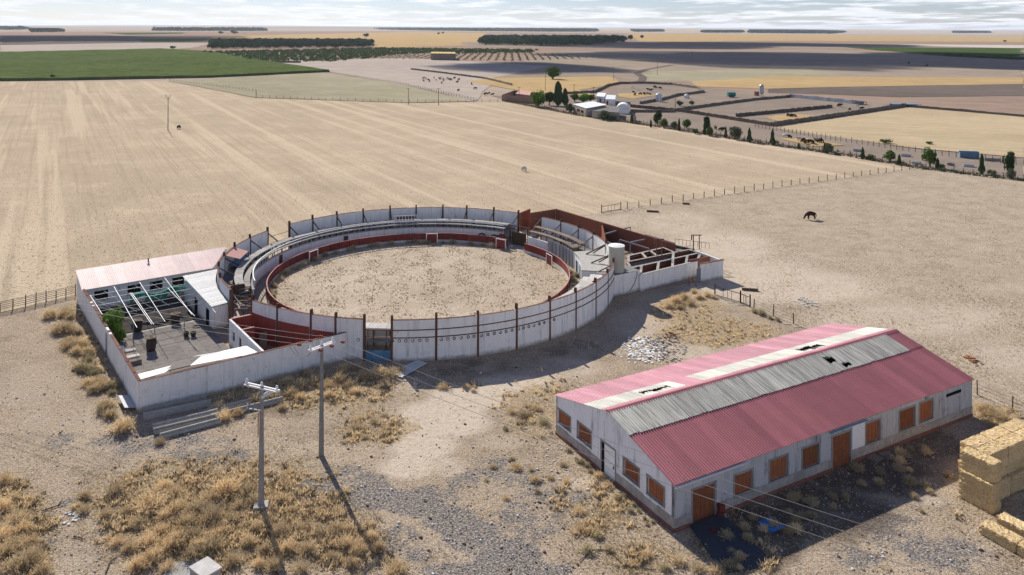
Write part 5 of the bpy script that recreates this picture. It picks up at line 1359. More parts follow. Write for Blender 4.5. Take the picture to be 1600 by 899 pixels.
RT = [('dark', 1027, 195, 22, 16), ('round', 1037, 200, 14, 13), ('grey', 1054, 202, 12, 12), ('round', 1073, 201, 14, 14), ('shrub', 1087, 210, 10, 10), ('dark', 1105, 208, 26, 13), ('round', 1109, 213, 14, 13), ('grey', 1149, 218, 20, 22), ('grey', 1294, 240, 16, 18), ('shrub', 1360, 250, 10, 14), ('round', 1391, 252, 16, 20),
      ('round', 1453, 262, 32, 22), ('shrub', 1471, 265, 10, 12), ('shrub', 1550, 274, 10, 13), ('dark', 1577, 277, 39, 20), ('grey', 1580, 280, 16, 14), ('shrub', 1384, 224, 8, 18), ('shrub', 1210, 226, 8, 14), ('grey', 1062, 166, 9, 11), ('grey', 1081, 165, 8, 8), ('shrub', 1452, 226, 6, 10)]
for i, c in enumerate(RT): plant(*c, '%s in the strip beside the farm fence, %s from the left' % ({'dark': 'dark green tree', 'round': 'round green tree', 'grey': 'grey-green tree', 'shrub': 'low green shrub'}[c[0]], WORD[sorted(range(len(RT)), key=lambda k: RT[k][1]).index(i)]), 'trees along the farm fence')
for i, (u, v, h, w) in enumerate(((572, 58.5, 6, 10), (985, 63, 8, 9), (1003, 60, 5, 6), (241, 44.5, 3, 5), (345, 53, 4, 8), (366, 53, 5, 12), (82, 124, 7, 8), (320, 83, 4, 8), (330, 84, 5, 7), (270, 77, 5, 10), (685, 54, 3, 5), (692, 53, 3, 5), (1570, 66, 3, 6), (1420, 100, 3, 4), (1448, 104, 3, 5))):
    plant('dark', u, v, h, w, ('distant dark round tree standing alone, left of the pine groves' if u < 500 else 'distant dark round tree standing alone near the horizon') + ', %s from the left' % WORD[i], 'lone trees on the plain')
# green fig bush inside the courtyard
fp = AX(1.3, 20.2); src = tree_proto('fig_bush', 1, 1, 'leaf_bright', 31, 1500, .06, .06); o = src; COL.objects.link(o); o.location = fp; o.scale = (3.0, 3.0, 3.9); tag(o, 'bright green fig bush growing over the west courtyard wall', 'bush'); WP[o.name] = fp
for ch in o.children: COL.objects.link(ch)

# ----- far woods, vines and orchard rows
def wood(name, outline, spacing, h, w, mat, label, seed, faces=70, jit=.45, leaf=.5, rows=None):
    """a far wood that reads as one mass: every crown is a small clump of leaf faces"""
    r_ = random.Random(seed); poly = [P(u, v) for u, v in outline]; xs_ = [p.x for p in poly]; ys_ = [p.y for p in poly]; V = []; F = []
    def inside(x, y):
        c = False; n = len(poly); j = n - 1
        for i in range(n):
            if (poly[i].y > y) != (poly[j].y > y) and x < (poly[j].x - poly[i].x) * (y - poly[i].y) / (poly[j].y - poly[i].y) + poly[i].x: c = not c
            j = i
        return c
    x = min(xs_); sx, sy = spacing if hasattr(spacing, '__len__') else (spacing, spacing)
    pts = []
    while x < max(xs_):
        y = min(ys_)
        while y < max(ys_):
            q = (x + r_.uniform(-jit, jit) * sx, y + r_.uniform(-jit, jit) * sy)
            if inside(*q): pts.append(q)
            y += sy
        x += sx
    for (x, y) in pts:
        hh = h * r_.uniform(.75, 1.2); ww = w * r_.uniform(.75, 1.2)
        def fn(g):
            d = Vector((g.gauss(0, 1), g.gauss(0, 1), g.gauss(0, 1))); d.normalize(); d.z = abs(d.z) * 1.0 if g.random() < .8 else d.z * .5
            return Vector((x + d.x * ww / 2, y + d.y * ww / 2, hh * .45 + d.z * hh * .5)), d
        v_, f_ = leaf_cloud(faces, fn, leaf * w, r_.randrange(10 ** 6)); o = len(V); V += v_; F += [tuple(i + o for i in q) for q in f_]
    me = new_mesh(name, V, F, mat); ob = link(name, me, (0, 0, 0)); kind(ob, 'stuff', label); return ob
wood('pine_grove', [(328, 77), (580, 74.5), (582, 66), (330, 66.5)], 13, 9, 11, 'pine', 'dark pine plantation in a long block on the left plain', 1, 26, leaf=.22)
wood('pine_grove', [(750, 70.5), (860, 72.5), (920, 71), (978, 66.5), (965, 63), (760, 63)], 15, 15, 15, 'pine', 'dark umbrella pine grove in the middle of the plain', 2, 30, leaf=.22)
wood('scrub_vines', [(330, 82), (590, 76), (840, 79), (830, 83.5), (640, 85), (560, 93), (520, 97), (395, 97)], (9, 14), 2.6, 6, 'vine', 'dark green vines in rows beyond the grey pasture', 3, 14, leaf=.25)
wood('orchard_rows', [(560, 92), (640, 86), (830, 83.5), (935, 92), (800, 97), (700, 95)], (9, 12), 2.0, 2.6, 'leaf_grey', 'young orchard dotted in rows on yellow ground', 4, 12, leaf=.22, jit=.1)
for i, (ol, sp, h, w, lb) in enumerate((([(50, 48), (95, 48.3), (95, 50.5), (52, 50.8)], 40, 16, 46, 'small dark wood near the left horizon'), ([(590, 46.5), (930, 48), (930, 49.8), (850, 49.8), (670, 48)], 70, 22, 85, 'long thin dark wood on the far horizon'),
        ([(985, 47.5), (1035, 48), (1035, 50), (992, 50)], 40, 18, 50, 'small dark wood right of the umbrella pines'), ([(1098, 49), (1160, 49), (1160, 51.5), (1098, 51.5)], 40, 16, 48, 'dark wood block on the right plain'),
        ([(1172, 47.5), (1260, 48), (1320, 51), (1300, 53), (1172, 52)], 40, 18, 48, 'larger dark wood beside the right wood block'), ([(1490, 50), (1545, 50.5), (1545, 52), (1492, 52)], 45, 16, 50, 'small dark wood near the right horizon'),
        ([(0, 46), (40, 46), (40, 46.8), (0, 46.8)], 70, 22, 80, 'faint dark wood at the left end of the horizon'), ([(1480, 86), (1600, 93), (1600, 94), (1480, 88)], 12, 2, 10, 'low dark hedge at the edge of the dark green field'),
        ([(250, 47.6), (420, 47.9), (420, 48.6), (250, 48.4)], 110, 16, 130, 'long faint tree line on the left plain'))):
    wood('far_wood', ol, sp, h, w, 'pine', lb, 40 + i, 40, leaf=.13)
# tall green crop: raised slab with an uneven top
def crop():
    poly = [(0, 83.2), (120, 80.8), (250, 77.6), (330, 82), (420, 98), (515, 113), (330, 121.5), (120, 125.5), (0, 127), (-260, 128), (-200, 86)]
    pts = [P(u, v) for u, v in poly]; mb = MB(); n = len(pts); ctr = sum(pts, Vector()) / n; rings = []
    for k in range(25):
        f = 1 - k / 25; 
        for i in range(n * 8):
            a, b = pts[i // 8], pts[(i // 8 + 1) % n]; q = a.lerp(b, (i % 8) / 8); q = ctr.lerp(q, f)
            z = .1 if k == 0 else 1.9 + .5 * mnoise.noise(Vector((q.x * .3, q.y * .12, 0)))
            if k == 1: q = ctr.lerp(a.lerp(b, (i % 8) / 8), .9985)
            mb.v.append((q.x, q.y, z))
    m = n * 8
    for k in range(24):
        for i in range(m): mb.f.append((k * m + i, k * m + (i + 1) % m, (k + 1) * m + (i + 1) % m, (k + 1) * m + i))
    mb.f.append(tuple(24 * m + i for i in range(m)))
    t = NT('m_crop'); a = t.noise(.012, 5, .6); b = t.noise(.5, 4, .7, t.map((1, .12, 1), R(-8))); c = t.noise(.09, 5)
    col = t.mix(t.ramp(a, .35, .65), (.058, .080, .030), (.080, .106, .042)); col = t.mix(t.math('MULTIPLY', t.ramp(c, .4, .65), .6), col, (.125, .155, .05)); col = t.mix(t.math('MULTIPLY', t.ramp(b, .45, .7), .55), col, (.03, .05, .01))
    t.done(col, .9, b, 1.0, .6)
    kind(mb.build('green_crop', M['m_crop']), 'stuff', 'broad green irrigated crop at the upper left')
crop()

# ----- dry bushes, one object each
def bush_mesh(seed, mat, n=230, h=1.0, spread=.62):
    r_ = random.Random(seed); V = []; F = []
    for i in range(n):
        t = r_.uniform(0, 6.28); lean = r_.random() ** .6 * 1.1; base = Vector((r_.gauss(0, .16), r_.gauss(0, .16), -.03)); L_ = h * r_.uniform(.55, 1.05) * (1 - .22 * lean)
        d = Vector((math.cos(t) * math.sin(lean), math.sin(t) * math.sin(lean), math.cos(lean))); s = Vector((-math.sin(t), math.cos(t), 0)) * .012
        m = base + d * L_ * .55 + Vector((0, 0, .05)); e = base + d * L_ + Vector((r_.gauss(0, .05), r_.gauss(0, .05), -.06 * lean))
        o = len(V); V += [base - s, base + s, m + s, m - s, e]; F += [(o, o + 1, o + 2, o + 3), (o + 3, o + 2, o + 4)]
        for k in range(5):       # seed heads and side twigs
            q = base.lerp(e, r_.uniform(.45, 1.02)); w = Vector((r_.gauss(0, 1), r_.gauss(0, 1), r_.gauss(.4, .8))).normalized() * r_.uniform(.06, .13); x = w.orthogonal().normalized() * .02
            o = len(V); V += [q - x, q + x, q + w]; F.append((o, o + 1, o + 2))
    me = new_mesh('dry_bush', V, F, mat); return me
BUSH = {'dry_golden': [bush_mesh(50 + i, 'dry_golden') for i in range(4)], 'dry_pale': [bush_mesh(60 + i, 'dry_pale', 170) for i in range(3)], 'dry_olive': [bush_mesh(70 + i, 'dry_olive', 180) for i in range(3)]}
def bush(u, v, wpx, label, group, mat='dry_golden', z=0.0, flat_=1.0):
    p = P(u, v); k = p.y / FPX; w = wpx * k / 1.35
    o = link('dry_bush', rnd.choice(BUSH[mat]), (p.x, p.y, z), rnd.uniform(0, 6.28), None, (w, w, w * flat_ * rnd.uniform(.75, .95))); tag(o, label, 'bush', group); return o
g1 = 'dry bushes of the foreground thicket'; l1 = 'golden dry bush in the foreground thicket'
for u, v, w in ((180, 772, 46), (132, 780, 26), (130, 800, 28), (118, 795, 22), (165, 806, 26), (200, 800, 28), (232, 795, 44), (255, 765, 24), (272, 775, 28), (275, 800, 32), (302, 800, 34), (330, 782, 34), (352, 772, 46), (386, 775, 40), (396, 785, 30), (440, 782, 20), (250, 832, 36), (232, 852, 34),
    (268, 858, 36), (300, 840, 36), (330, 812, 36), (362, 812, 34), (290, 820, 34), (240, 876, 38), (216, 888, 34), (200, 860, 22), (184, 850, 22), (402, 825, 26), (415, 862, 32), (330, 860, 34), (362, 880, 38), (300, 872, 30), (440, 830, 24), (470, 826, 26), (500, 835, 28), (540, 852, 28), (562, 860, 30), (480, 862, 30), (520, 872, 30), (592, 860, 24),
    (620, 897, 44), (580, 842, 22), (345, 835, 30), (390, 850, 28), (450, 860, 28), (428, 888, 30), (470, 892, 30), (318, 795, 30), (215, 820, 24), (260, 890, 30), (405, 885, 28), (550, 885, 28), (372, 795, 32), (310, 855, 30), (280, 845, 30), (255, 810, 28), (455, 800, 22), (525, 830, 24)):
    bush(u, v, w * rnd.uniform(.8, 1.3), l1, g1, rnd.choice(['dry_golden', 'dry_golden', 'dry_golden', 'dry_pale']))
for u, v, w in ((10, 870, 50), (22, 818, 40), (34, 832, 36), (4, 756, 34), (42, 880, 46), (14, 895, 44), (66, 897, 34), (2, 800, 40), (20, 780, 22), (48, 850, 30), (2, 840, 40), (28, 858, 40)):
    bush(u, v, w, 'golden dry bush at the left edge of the foreground', 'dry bushes at the left foreground edge')
r6 = random.Random(66)
for i in range(46):
    f = r6.random(); u = 118 + f * 78 - r6.uniform(4, 46) * (1 - .2 * f) ; v = 482 + f * 165 + r6.uniform(-8, 8)
    bush(u, v, r6.uniform(13, 30), 'dry bush along the west courtyard wall', 'dry scrub along the west courtyard wall', r6.choice(['dry_golden', 'dry_olive', 'dry_pale', 'dry_golden']))
bush(192, 672, 46, 'big round golden bush at the corner of the courtyard wall', None); bush(250, 693, 22, 'small dry bush before the concrete beams', None, 'dry_pale')
for u, v, w in ((342, 640, 26), (350, 655, 30), (372, 648, 22), (400, 628, 24), (430, 622, 26), (455, 618, 26), (470, 606, 28), (490, 600, 30), (510, 606, 28), (530, 596, 30), (548, 604, 26), (570, 592, 30), (590, 588, 34), (610, 590, 30), (600, 604, 22), (470, 624, 22), (515, 620, 22), (440, 640, 18), (555, 614, 20), (535, 580, 24), (560, 578, 22), (480, 590, 26), (450, 600, 24), (625, 582, 20)):
    bush(u, v, w, 'golden dry bush before the long front wall', 'dry bushes before the front walls', r6.choice(['dry_golden', 'dry_golden', 'dry_pale']))
for u, v, w in ((560, 668, 24), (585, 660, 20), (600, 678, 22), (570, 684, 18), (620, 664, 14), (545, 676, 14), (600, 650, 14)):
    bush(u, v, w, 'pale dry tuft right of the slim pole', 'dry tufts right of the slim pole', 'dry_pale', flat_=.6)
for u, v, w in ((694, 606, 22), (728, 606, 16), (740, 612, 12), (800, 645, 20), (818, 650, 26), (850, 662, 28), (838, 640, 22), (790, 672, 14), (770, 730, 16), (800, 718, 14), (806, 733, 22), (836, 752, 22), (860, 748, 16), (840, 770, 14), (790, 780, 14), (880, 728, 18), (885, 754, 16), (905, 800, 26), (935, 838, 26), (918, 862, 30), (950, 860, 22), (935, 746, 22), (965, 780, 14), (830, 735, 14), (880, 770, 14), (760, 752, 12), (905, 830, 22), (985, 800, 16), (1010, 868, 22), (1060, 880, 30), (1090, 890, 30), (1040, 890, 24), (1120, 893, 30)):
    bush(u, v, w, 'small dry tuft before the barn gable', 'dry tufts before the barn gable', r6.choice(['dry_golden', 'dry_olive', 'dry_pale']), flat_=.75)
for u, v, w in ((1055, 474, 24), (1070, 468, 22), (1078, 476, 20), (1092, 466, 18), (1105, 463, 16), (1045, 480, 18), (1062, 482, 16), (1115, 466, 14), (1085, 458, 14)):
    bush(u, v, w, 'golden bush in the clump below the pens', 'golden bushes below the pens')
for u, v, w in ((1545, 648, 34), (1560, 655, 30), (1532, 640, 22), (1575, 660, 24), (1555, 668, 18), (1545, 664, 20)):
    bush(u, v, w, 'dry golden bush at the far right corner of the barn', 'dry bushes at the far barn corner')
for i in range(44):
    f = r6.random(); u = 1130 + f * 330 + r6.uniform(-20, 20); v = 862 - f * 160 + r6.uniform(-30, 36)
    if BN.loc(P(u, v))[1] > -.9: continue
    bush(u, v, r6.uniform(12, 26), 'dry weed on the shaded barn side', 'weeds along the shaded barn side', r6.choice(['dry_olive', 'dry_pale', 'dry_golden']))
for i, (u, v, w) in enumerate(((1445, 760, 20), (1452, 770, 16), (1428, 778, 16), (1440, 800, 12), (1480, 745, 18))): bush(u, v, w, 'pale weed near the straw stack', 'weeds near the straw stack', 'dry_pale')
for i in range(14):
    s = r6.random(); q = BN(-.5 - r6.random() * .5, s * BW); u, v = px_np(np.array(q.x), np.array(q.y)); bush(float(u), float(v), r6.uniform(9, 17), 'weed at the barn gable foot', 'weeds at the barn gable foot', 'dry_olive')
for i in range(58):        # weeds along the inside of the arena barrier
    a = 60 + r6.random() * 140 if i < 48 else r6.uniform(-5, 20); q = ring(RB - r6.uniform(.3, 1.3) if i < 48 else RB + r6.uniform(.6, 1.6), a); u, v = px_np(np.array(q.x), np.array(q.y))
    bush(float(u), float(v), r6.uniform(7, 15), 'dry weed along the arena barrier', 'weeds along the arena barrier', r6.choice(['dry_olive', 'dry_golden', 'dry_olive']), z=.1)
for i in range(9): q = AX(1.0 + r6.random() * 3, 4 + r6.random() * 6); u, v = px_np(np.array(q.x), np.array(q.y)); bush(float(u), float(v), r6.uniform(8, 15), 'dry weed in the courtyard', 'weeds in the courtyard', 'dry_olive', z=.08)
for u, v, w in ((1178, 488, 14), (1190, 492, 18), (1202, 498, 12), (1215, 502, 12)): bush(u, v, w, 'dry weed under the short wire fence', 'weeds under the short fence', 'dry_olive')

# ----- grass litter, stones and paddock specks: uncountable
def inblob(u, v, L_, w=1.0): return float(blobs(np.array([u]), np.array([v]), L_)[0])
def scatter_mesh(name, pts, fn, mat, label):
    V = []; F = []
    for p in pts: v_, f_ = fn(p); o = len(V); V += v_; F += [tuple(i + o for i in q) for q in f_]
    me = new_mesh(name, V, F, mat); return kind(link(name, me, (0, 0, 0)), 'stuff', label)
r9 = random.Random(9)
def tuft(sz0, sz1, nb=5):
    def fn(p):
        V = []; F = []; s = r9.uniform(sz0, sz1)
        for k in range(nb):
            t = r9.uniform(0, 6.28); d = Vector((math.cos(t), math.sin(t), 0)); b = Vector(p) + Vector((r9.gauss(0, .3), r9.gauss(0, .3), 0)) * s; x = Vector((-d.y, d.x, 0)) * s * .16; e = b + d * s * r9.uniform(.2, .8) + Vector((0, 0, s * r9.uniform(.4, 1)))
            o = len(V); V += [b - x, b + x, e]; F.append((o, o + 1, o + 2))
        return V, F
    return fn
def stone(sz0, sz1):
    def fn(p):
        s = r9.uniform(sz0, sz1) * (1 if r9.random() < .85 else 1.8); V = []
        for z, k in ((-.02, 1), (s * .5, .6)):
            for i in range(4): t = 1.57 * i + r9.uniform(-.4, .4); rr = s * k * r9.uniform(.6, 1.1); V.append((p[0] + rr * math.cos(t), p[1] + rr * math.sin(t), p[2] + z))
        return V, [(4, 5, 6, 7), (0, 1, 5, 4), (1, 2, 6, 5), (2, 3, 7, 6), (3, 0, 4, 7)]
    return fn
rs9 = np.random.RandomState(9)
def P_np(u, v):
    dx, dy = u - 800, v - VH; x = dx * _c + dy * _s; y = -dx * _s + dy * _c
    return x * CAM_H / y, FPX * CAM_H / y
def loc_np(f, x, y):
    dx, dy = x - f.O.x, y - f.O.y; return dx * f.e1.x + dy * f.e1.y, dx * f.e2.x + dy * f.e2.y
def free(x, y):
    a, b = loc_np(BN, x, y); k = ~((a > -.2) & (a < BL + .2) & (b > -.2) & (b < BW + .2))
    k &= np.hypot(x - C[0], y - C[1]) > RW + .4
    a, b = loc_np(AX, x, y); return k & ~((a > -.3) & (a < 20) & (b > -.3) & (b < 39))
def n2(x, y, wl, seed):
    """cheap smooth noise, about -1..1"""
    r = np.random.RandomState(seed); z = np.zeros_like(x)
    for k in range(7):
        t = r.rand() * 6.28; w = 6.28 / wl * (.6 + .9 * r.rand()); z += np.sin((x * math.cos(t) + y * math.sin(t)) * w + r.rand() * 6.28)
    return z / 3.2
def sample(n, ulim, vlim, power, accept, z=0.0):
    out = []
    got = 0
    while got < n:
        u = rs9.uniform(*ulim, 20000); v = vlim[0] + (vlim[1] - vlim[0]) * rs9.rand(20000) ** power; x, y = P_np(u, v)
        k = rs9.rand(20000) < accept(u, v, x, y); out += [Vector((a, b, z)) for a, b in zip(x[k], y[k])]; got = len(out)
    return out[:n]
gpts = sample(34000, (-20, 1620), (440, 910), .75, lambda u, v, x, y: (.10 + .9 * blobs(u, v, LITTER) - .35 * blobs(u, v, GRAVEL) - .5 * blobs(u, v, PALE) + .12 * n2(x, y, 5, 1)) * free(x, y) * ~in_paddock(x, y))
scatter_mesh('dry_grass', gpts[:24000], tuft(.05, .17, 5), 'dry_golden', 'short dry golden grass scattered over the yard')
scatter_mesh('dry_grass', gpts[24000:], tuft(.05, .18, 5), 'dry_olive', 'short greyish dry weeds scattered over the yard')
cpts = sample(6500, (-20, 1620), (460, 905), .75, lambda u, v, x, y: (blobs(u, v, LITTER) - .5 + .35 * n2(x, y, 3.5, 8)) * free(x, y) * ~in_paddock(x, y))
scatter_mesh('dry_grass', cpts[:4300], tuft(.16, .48, 9), 'dry_golden', 'matted golden dry grass between the bushes')
scatter_mesh('dry_grass', cpts[4300:], tuft(.16, .42, 9), 'dry_brown', 'brown withered weeds between the bushes')
spts = sample(4200, (0, 1600), (470, 900), .75, lambda u, v, x, y: (.25 + .4 * blobs(u, v, GRAVEL) + .6 * blobs(u, v, [(880, 730, 110, 110), (640, 600, 60, 20), (1000, 540, 80, 20)])) * free(x, y) * ~in_paddock(x, y))
scatter_mesh('loose_stones', spts[:2900], stone(.03, .10), 'rubble', 'loose stones scattered over the yard')
scatter_mesh('litter', spts[2900:3500], stone(.04, .12), 'debris_white', 'pale bits of litter and broken plaster scattered over the yard')
scatter_mesh('loose_stones', spts[3500:], stone(.05, .12), 'debris_brown', 'dark brown stones and dung scattered over the yard')
ppts = sample(10000, (930, 1620), (265, 635), 1.0, lambda u, v, x, y: (.3 + .5 * n2(x, y, 14, 4)) * in_paddock(x, y), .04)
scatter_mesh('paddock_weeds', ppts[:7500], tuft(.05, .17, 5), 'dry_brown', 'small dark dry weeds dotted over the horse paddock')
scatter_mesh('paddock_weeds', ppts[7500:], tuft(.10, .26, 5), 'dry_pale', 'small pale dry weeds dotted over the horse paddock')
tt = rs9.rand(20000) * 6.283; rr_ = (RB - .3) * np.sqrt(rs9.rand(20000)); ax_, ay_ = C[0] + rr_ * np.cos(tt), C[1] + rr_ * np.sin(tt); kk = rs9.rand(20000) < .35 + .4 * n2(ax_, ay_, 5, 6)
apts = [Vector((a, b, .1)) for a, b in zip(ax_[kk], ay_[kk])]; h_ = len(apts) // 2
scatter_mesh('arena_weeds', apts[:h_], tuft(.08, .22, 6), 'dry_brown', 'low brown dry weeds covering the arena floor')
scatter_mesh('arena_weeds', apts[h_:], tuft(.06, .18, 6), 'dry_pale', 'pale dry grass covering the arena floor')
sp2 = sample(12000, (0, 1430), (190, 480), 1.0, lambda u, v, x, y: 1.0 * free(x, y) * ~in_paddock(x, y) * (loc_np(AX, x, y)[1] > 40) * (np.hypot(x - C[0], y - C[1]) > RW + 1.5) * ((y > 150) | (x < -45)) * (side(fr0.x, fr0.y, fr1.x, fr1.y, x, y) > 0), .03)
scatter_mesh('stubble_tufts', sp2[:7000], tuft(.08, .2, 5), 'dry_pale', 'short pale straw stubble over the big field')
scatter_mesh('stubble_tufts', sp2[7000:], tuft(.08, .2, 5), 'dry_brown', 'short brown weeds scattered through the stubble of the big field')
fpts = []
for a_, b_ in zip(((790, 159), (900, 180.5), (1050, 202.5), (1180, 224), (1300, 241), (1433, 263.5)), ((900, 180.5), (1050, 202.5), (1180, 224), (1300, 241), (1433, 263.5), (1640, 289))):
    pa, pb = P(*a_), P(*b_); nd = Vector((-(pb - pa).y, (pb - pa).x, 0)).normalized()
    for k in range(int((pb - pa).length * 5)):
        q = pa.lerp(pb, r9.random()) + nd * (abs(r9.gauss(0, 1)) * 2.2 - .4); q.z = .05; fpts.append(q)
scatter_mesh('fence_scrub', fpts[: len(fpts) * 2 // 3], tuft(.3, .9, 8), 'dry_brown', 'grey-brown dry scrub along the farm fence')
scatter_mesh('fence_scrub', fpts[len(fpts) * 2 // 3:], tuft(.3, .9, 8), 'leaf_grey', 'grey-green scrub along the farm fence')
# rubble heap and litter piles
def heap(u, v, w, n, mat, label, nm='rubble_heap', sz=(.10, .38), fl=.35):
    p0 = P(u, v); k = p0.y / FPX; mb = MB(); W_ = w * k / 2
    for i in range(n):
        t = r9.uniform(0, 6.28); rr = W_ * r9.random() ** .6; q = p0 + Vector((rr * math.cos(t), rr * math.sin(t) * 1.6, 0)); z = fl * max(0, 1 - rr / W_) * r9.random(); s = r9.uniform(*sz)
        a = r9.uniform(0, 3); mb.box((q.x, q.y, z + s * .18), (s, s * r9.uniform(.5, 1), s * r9.uniform(.15, .5)), a)
    o = mb.build(nm, M[mat]); o['kind'] = 'stuff'; o['label'] = label
heap(1005, 546, 66, 330, 'debris_white', 'heap of white rubble and plaster behind the barn', sz=(.06, .30), fl=.2); heap(1036, 543, 70, 160, 'rubble', 'heap of grey stones behind the barn'); heap(1050, 528, 24, 40, 'debris_brown', 'heap of brown rubble behind the barn')
heap(990, 552, 50, 70, 'debris_white', 'scattered white plaster at the edge of the rubble heap', sz=(.08, .25), fl=.1); heap(1260, 474, 32, 40, 'debris_white', 'pale heap of branches in the paddock')
heap(1523, 566, 26, 30, 'orange_shutter', 'small heap of rusty scrap in the paddock'); heap(640, 603, 40, 30, 'debris_white', 'bits of white litter beside the track', sz=(.06, .2), fl=.02); heap(118, 805, 34, 26, 'debris_white', 'white litter on the gravel at the left', sz=(.05, .3), fl=.02)
heap(870, 715, 60, 40, 'debris_white', 'white litter scattered before the barn gable', sz=(.05, .2), fl=.02)
for u, v, w, lb in ((548, 612, 1.1, 'square pale drain slab with a dark centre in the dry grass'),):
    p = P(u, v); V, F = corrugated(w, w * .9, 5, .04); tag(mk('loose_sheet' if u > 600 else 'drain_slab', [(p.x + x * .85 - y * .5, p.y + x * .4 + y * .85, z + .1) for x, y, z in V], F, M['white_sheet' if u > 600 else 'concrete_slab']), lb, 'sheet' if u > 600 else 'slab')
q_ = [P(609, 584), P(628, 593), P(668, 570), P(652, 565)]; mb = MB()
for k in range(6):
    a0, a1, b0, b1 = q_[0].lerp(q_[1], k / 6), q_[0].lerp(q_[1], (k + .9) / 6), q_[3].lerp(q_[2], k / 6), q_[3].lerp(q_[2], (k + .9) / 6); zz = Vector((0, 0, .12 + .05 * (k % 2)))
    mb.hexa([a0 + zz, a1 + zz, b1 + zz, b0 + zz], [p_ + zz + Vector((0, 0, .05)) for p_ in (a0, a1, b1, b0)])
tag(mb.build('loose_sheet', M['white_sheet']), 'pale corrugated sheet lying half in the shadow of the ring wall', 'sheet')
for i, (u, v, L_) in enumerate(((1172, 455, 2.2), (1020, 332, 2.4), (1072, 320, 1.4))):
    p = P(u, v); o = MB().beam((p.x - L_ / 2, p.y + .3, .2), (p.x + L_ / 2, p.y - .2, .2), .4, .3).beam((p.x - L_ / 2, p.y + .3, .36), (p.x + L_ / 2, p.y - .2, .36), .3, .04).build('feed_trough', M['wood_dark'])
    tag(o, 'low dark feed trough %s' % ('near the paddock gate', 'in the paddock beside the field gate', 'close under the paddock fence'), 'trough') if False else tag(o, ('low dark feed trough near the paddock gate', 'low dark feed trough in the paddock beside the field gate', 'short dark feed trough close under the paddock fence')[i], 'trough')
hz = MB(); prev = None
for k in range(30):
    t = k / 29; q = P(905 + 120 * t, 878 - 22 * math.sin(math.pi * min(1, t * 1.7)) + 14 * t) + Vector((0, 0, .06))
    if prev is not None: hz.beam(prev, q, .045)
    prev = q
tag(hz.build('hose', M['dark_steel']), 'thin black hose curving over the ground at the lower edge', 'hose')
for i, (a, b, lb) in enumerate((((424, 797), (462, 828), 'rusty lattice strip lying from the pole footing to the right'), ((394, 800), (352, 832), 'rusty lattice strip lying from the pole footing to the left'))):
    pa, pb = P(*a) + Vector((0, 0, .12)), P(*b) + Vector((0, 0, .12)); d = (pb - pa).normalized(); s = Vector((-d.y, d.x, 0)) * .14; mb = MB().beam(pa - s, pb - s, .04).beam(pa + s, pb + s, .04); L_ = (pb - pa).length
    for k in range(int(L_ / .28)): q = pa + d * (.28 * k); mb.beam(q - s, q + s + d * .14, .03)
    tag(mb.build('lattice_strip', M['rust_steel']), lb, 'lattice')
# branches on the ground at the left
for i, (a, b, c) in enumerate((((65, 800), (90, 792), (98, 780)), ((50, 818), (75, 828), (95, 832)), ((115, 840), (125, 842), (133, 845)), ((165, 897), (172, 880), (184, 870)))):
    q = [P(*x) + Vector((0, 0, .08)) for x in (a, b, c)]; mb = MB().tube(q[0], q[1], .05, .04, 5).tube(q[1], q[2], .04, .02, 5).tube(q[1], q[1] + Vector((.5, .5, .15)), .03, .01, 5)
    tag(mb.build('dead_branch', M['bark']), 'bare dead branch on the ground at the left of the thicket, %s from the top' % WORD[i], 'branch', 'dead branches')
# ------------------------------------------------------------------ animals (one continuous skinned body each)
def skinned(name, verts, edges, mat, sub=1):
    me = bpy.data.meshes.new(name); me.from_pydata([v[0] for v in verts], edges, []); me.update()
    ob = bpy.data.objects.new(name + '_tmp', me); COL.objects.link(ob)
    sk = ob.modifiers.new('s', 'SKIN'); sk.use_smooth_shade = True
    if not me.skin_vertices: 
        me.skin_vertices_add() if hasattr(me, 'skin_vertices_add') else None
    for i, v in enumerate(verts):
        sv = me.skin_vertices[0].data[i]; r = v[1]; sv.radius = tuple(x * 1.45 for x in r) if hasattr(r, '__len__') else (r * 1.35, r * 1.35); sv.use_root = (i == 0)
    if sub: ss = ob.modifiers.new('u', 'SUBSURF'); ss.levels = sub; ss.render_levels = sub
    dg = bpy.context.evaluated_depsgraph_get(); dg.update(); out = bpy.data.meshes.new_from_object(ob.evaluated_get(dg)); out.name = name
    bpy.data.objects.remove(ob); out.materials.clear(); out.materials.append(M[mat]); return out
def quad_legs(V, E, root_f, root_h, xf, xh, y, ht, r=.09, hoof=.05):
    for s in (-1, 1):
        k = len(V); V += [((xf, s * y, ht * .55), r * 1.15), ((xf + .02, s * y, ht * .30), r * .72), ((xf - .02, s * y, ht * .08), r * .55), ((xf + .03, s * y, 0.03), hoof)]; E += [(root_f, k), (k, k + 1), (k + 1, k + 2), (k + 2, k + 3)]
        k = len(V); V += [((xh + .10, s * y, ht * .62), r * 1.6), ((xh - .10, s * y, ht * .36), r * .85), ((xh - .04, s * y, ht * .08), r * .55), ((xh + .0, s * y, 0.03), hoof)]; E += [(root_h, k), (k, k + 1), (k + 1, k + 2), (k + 2, k + 3)]
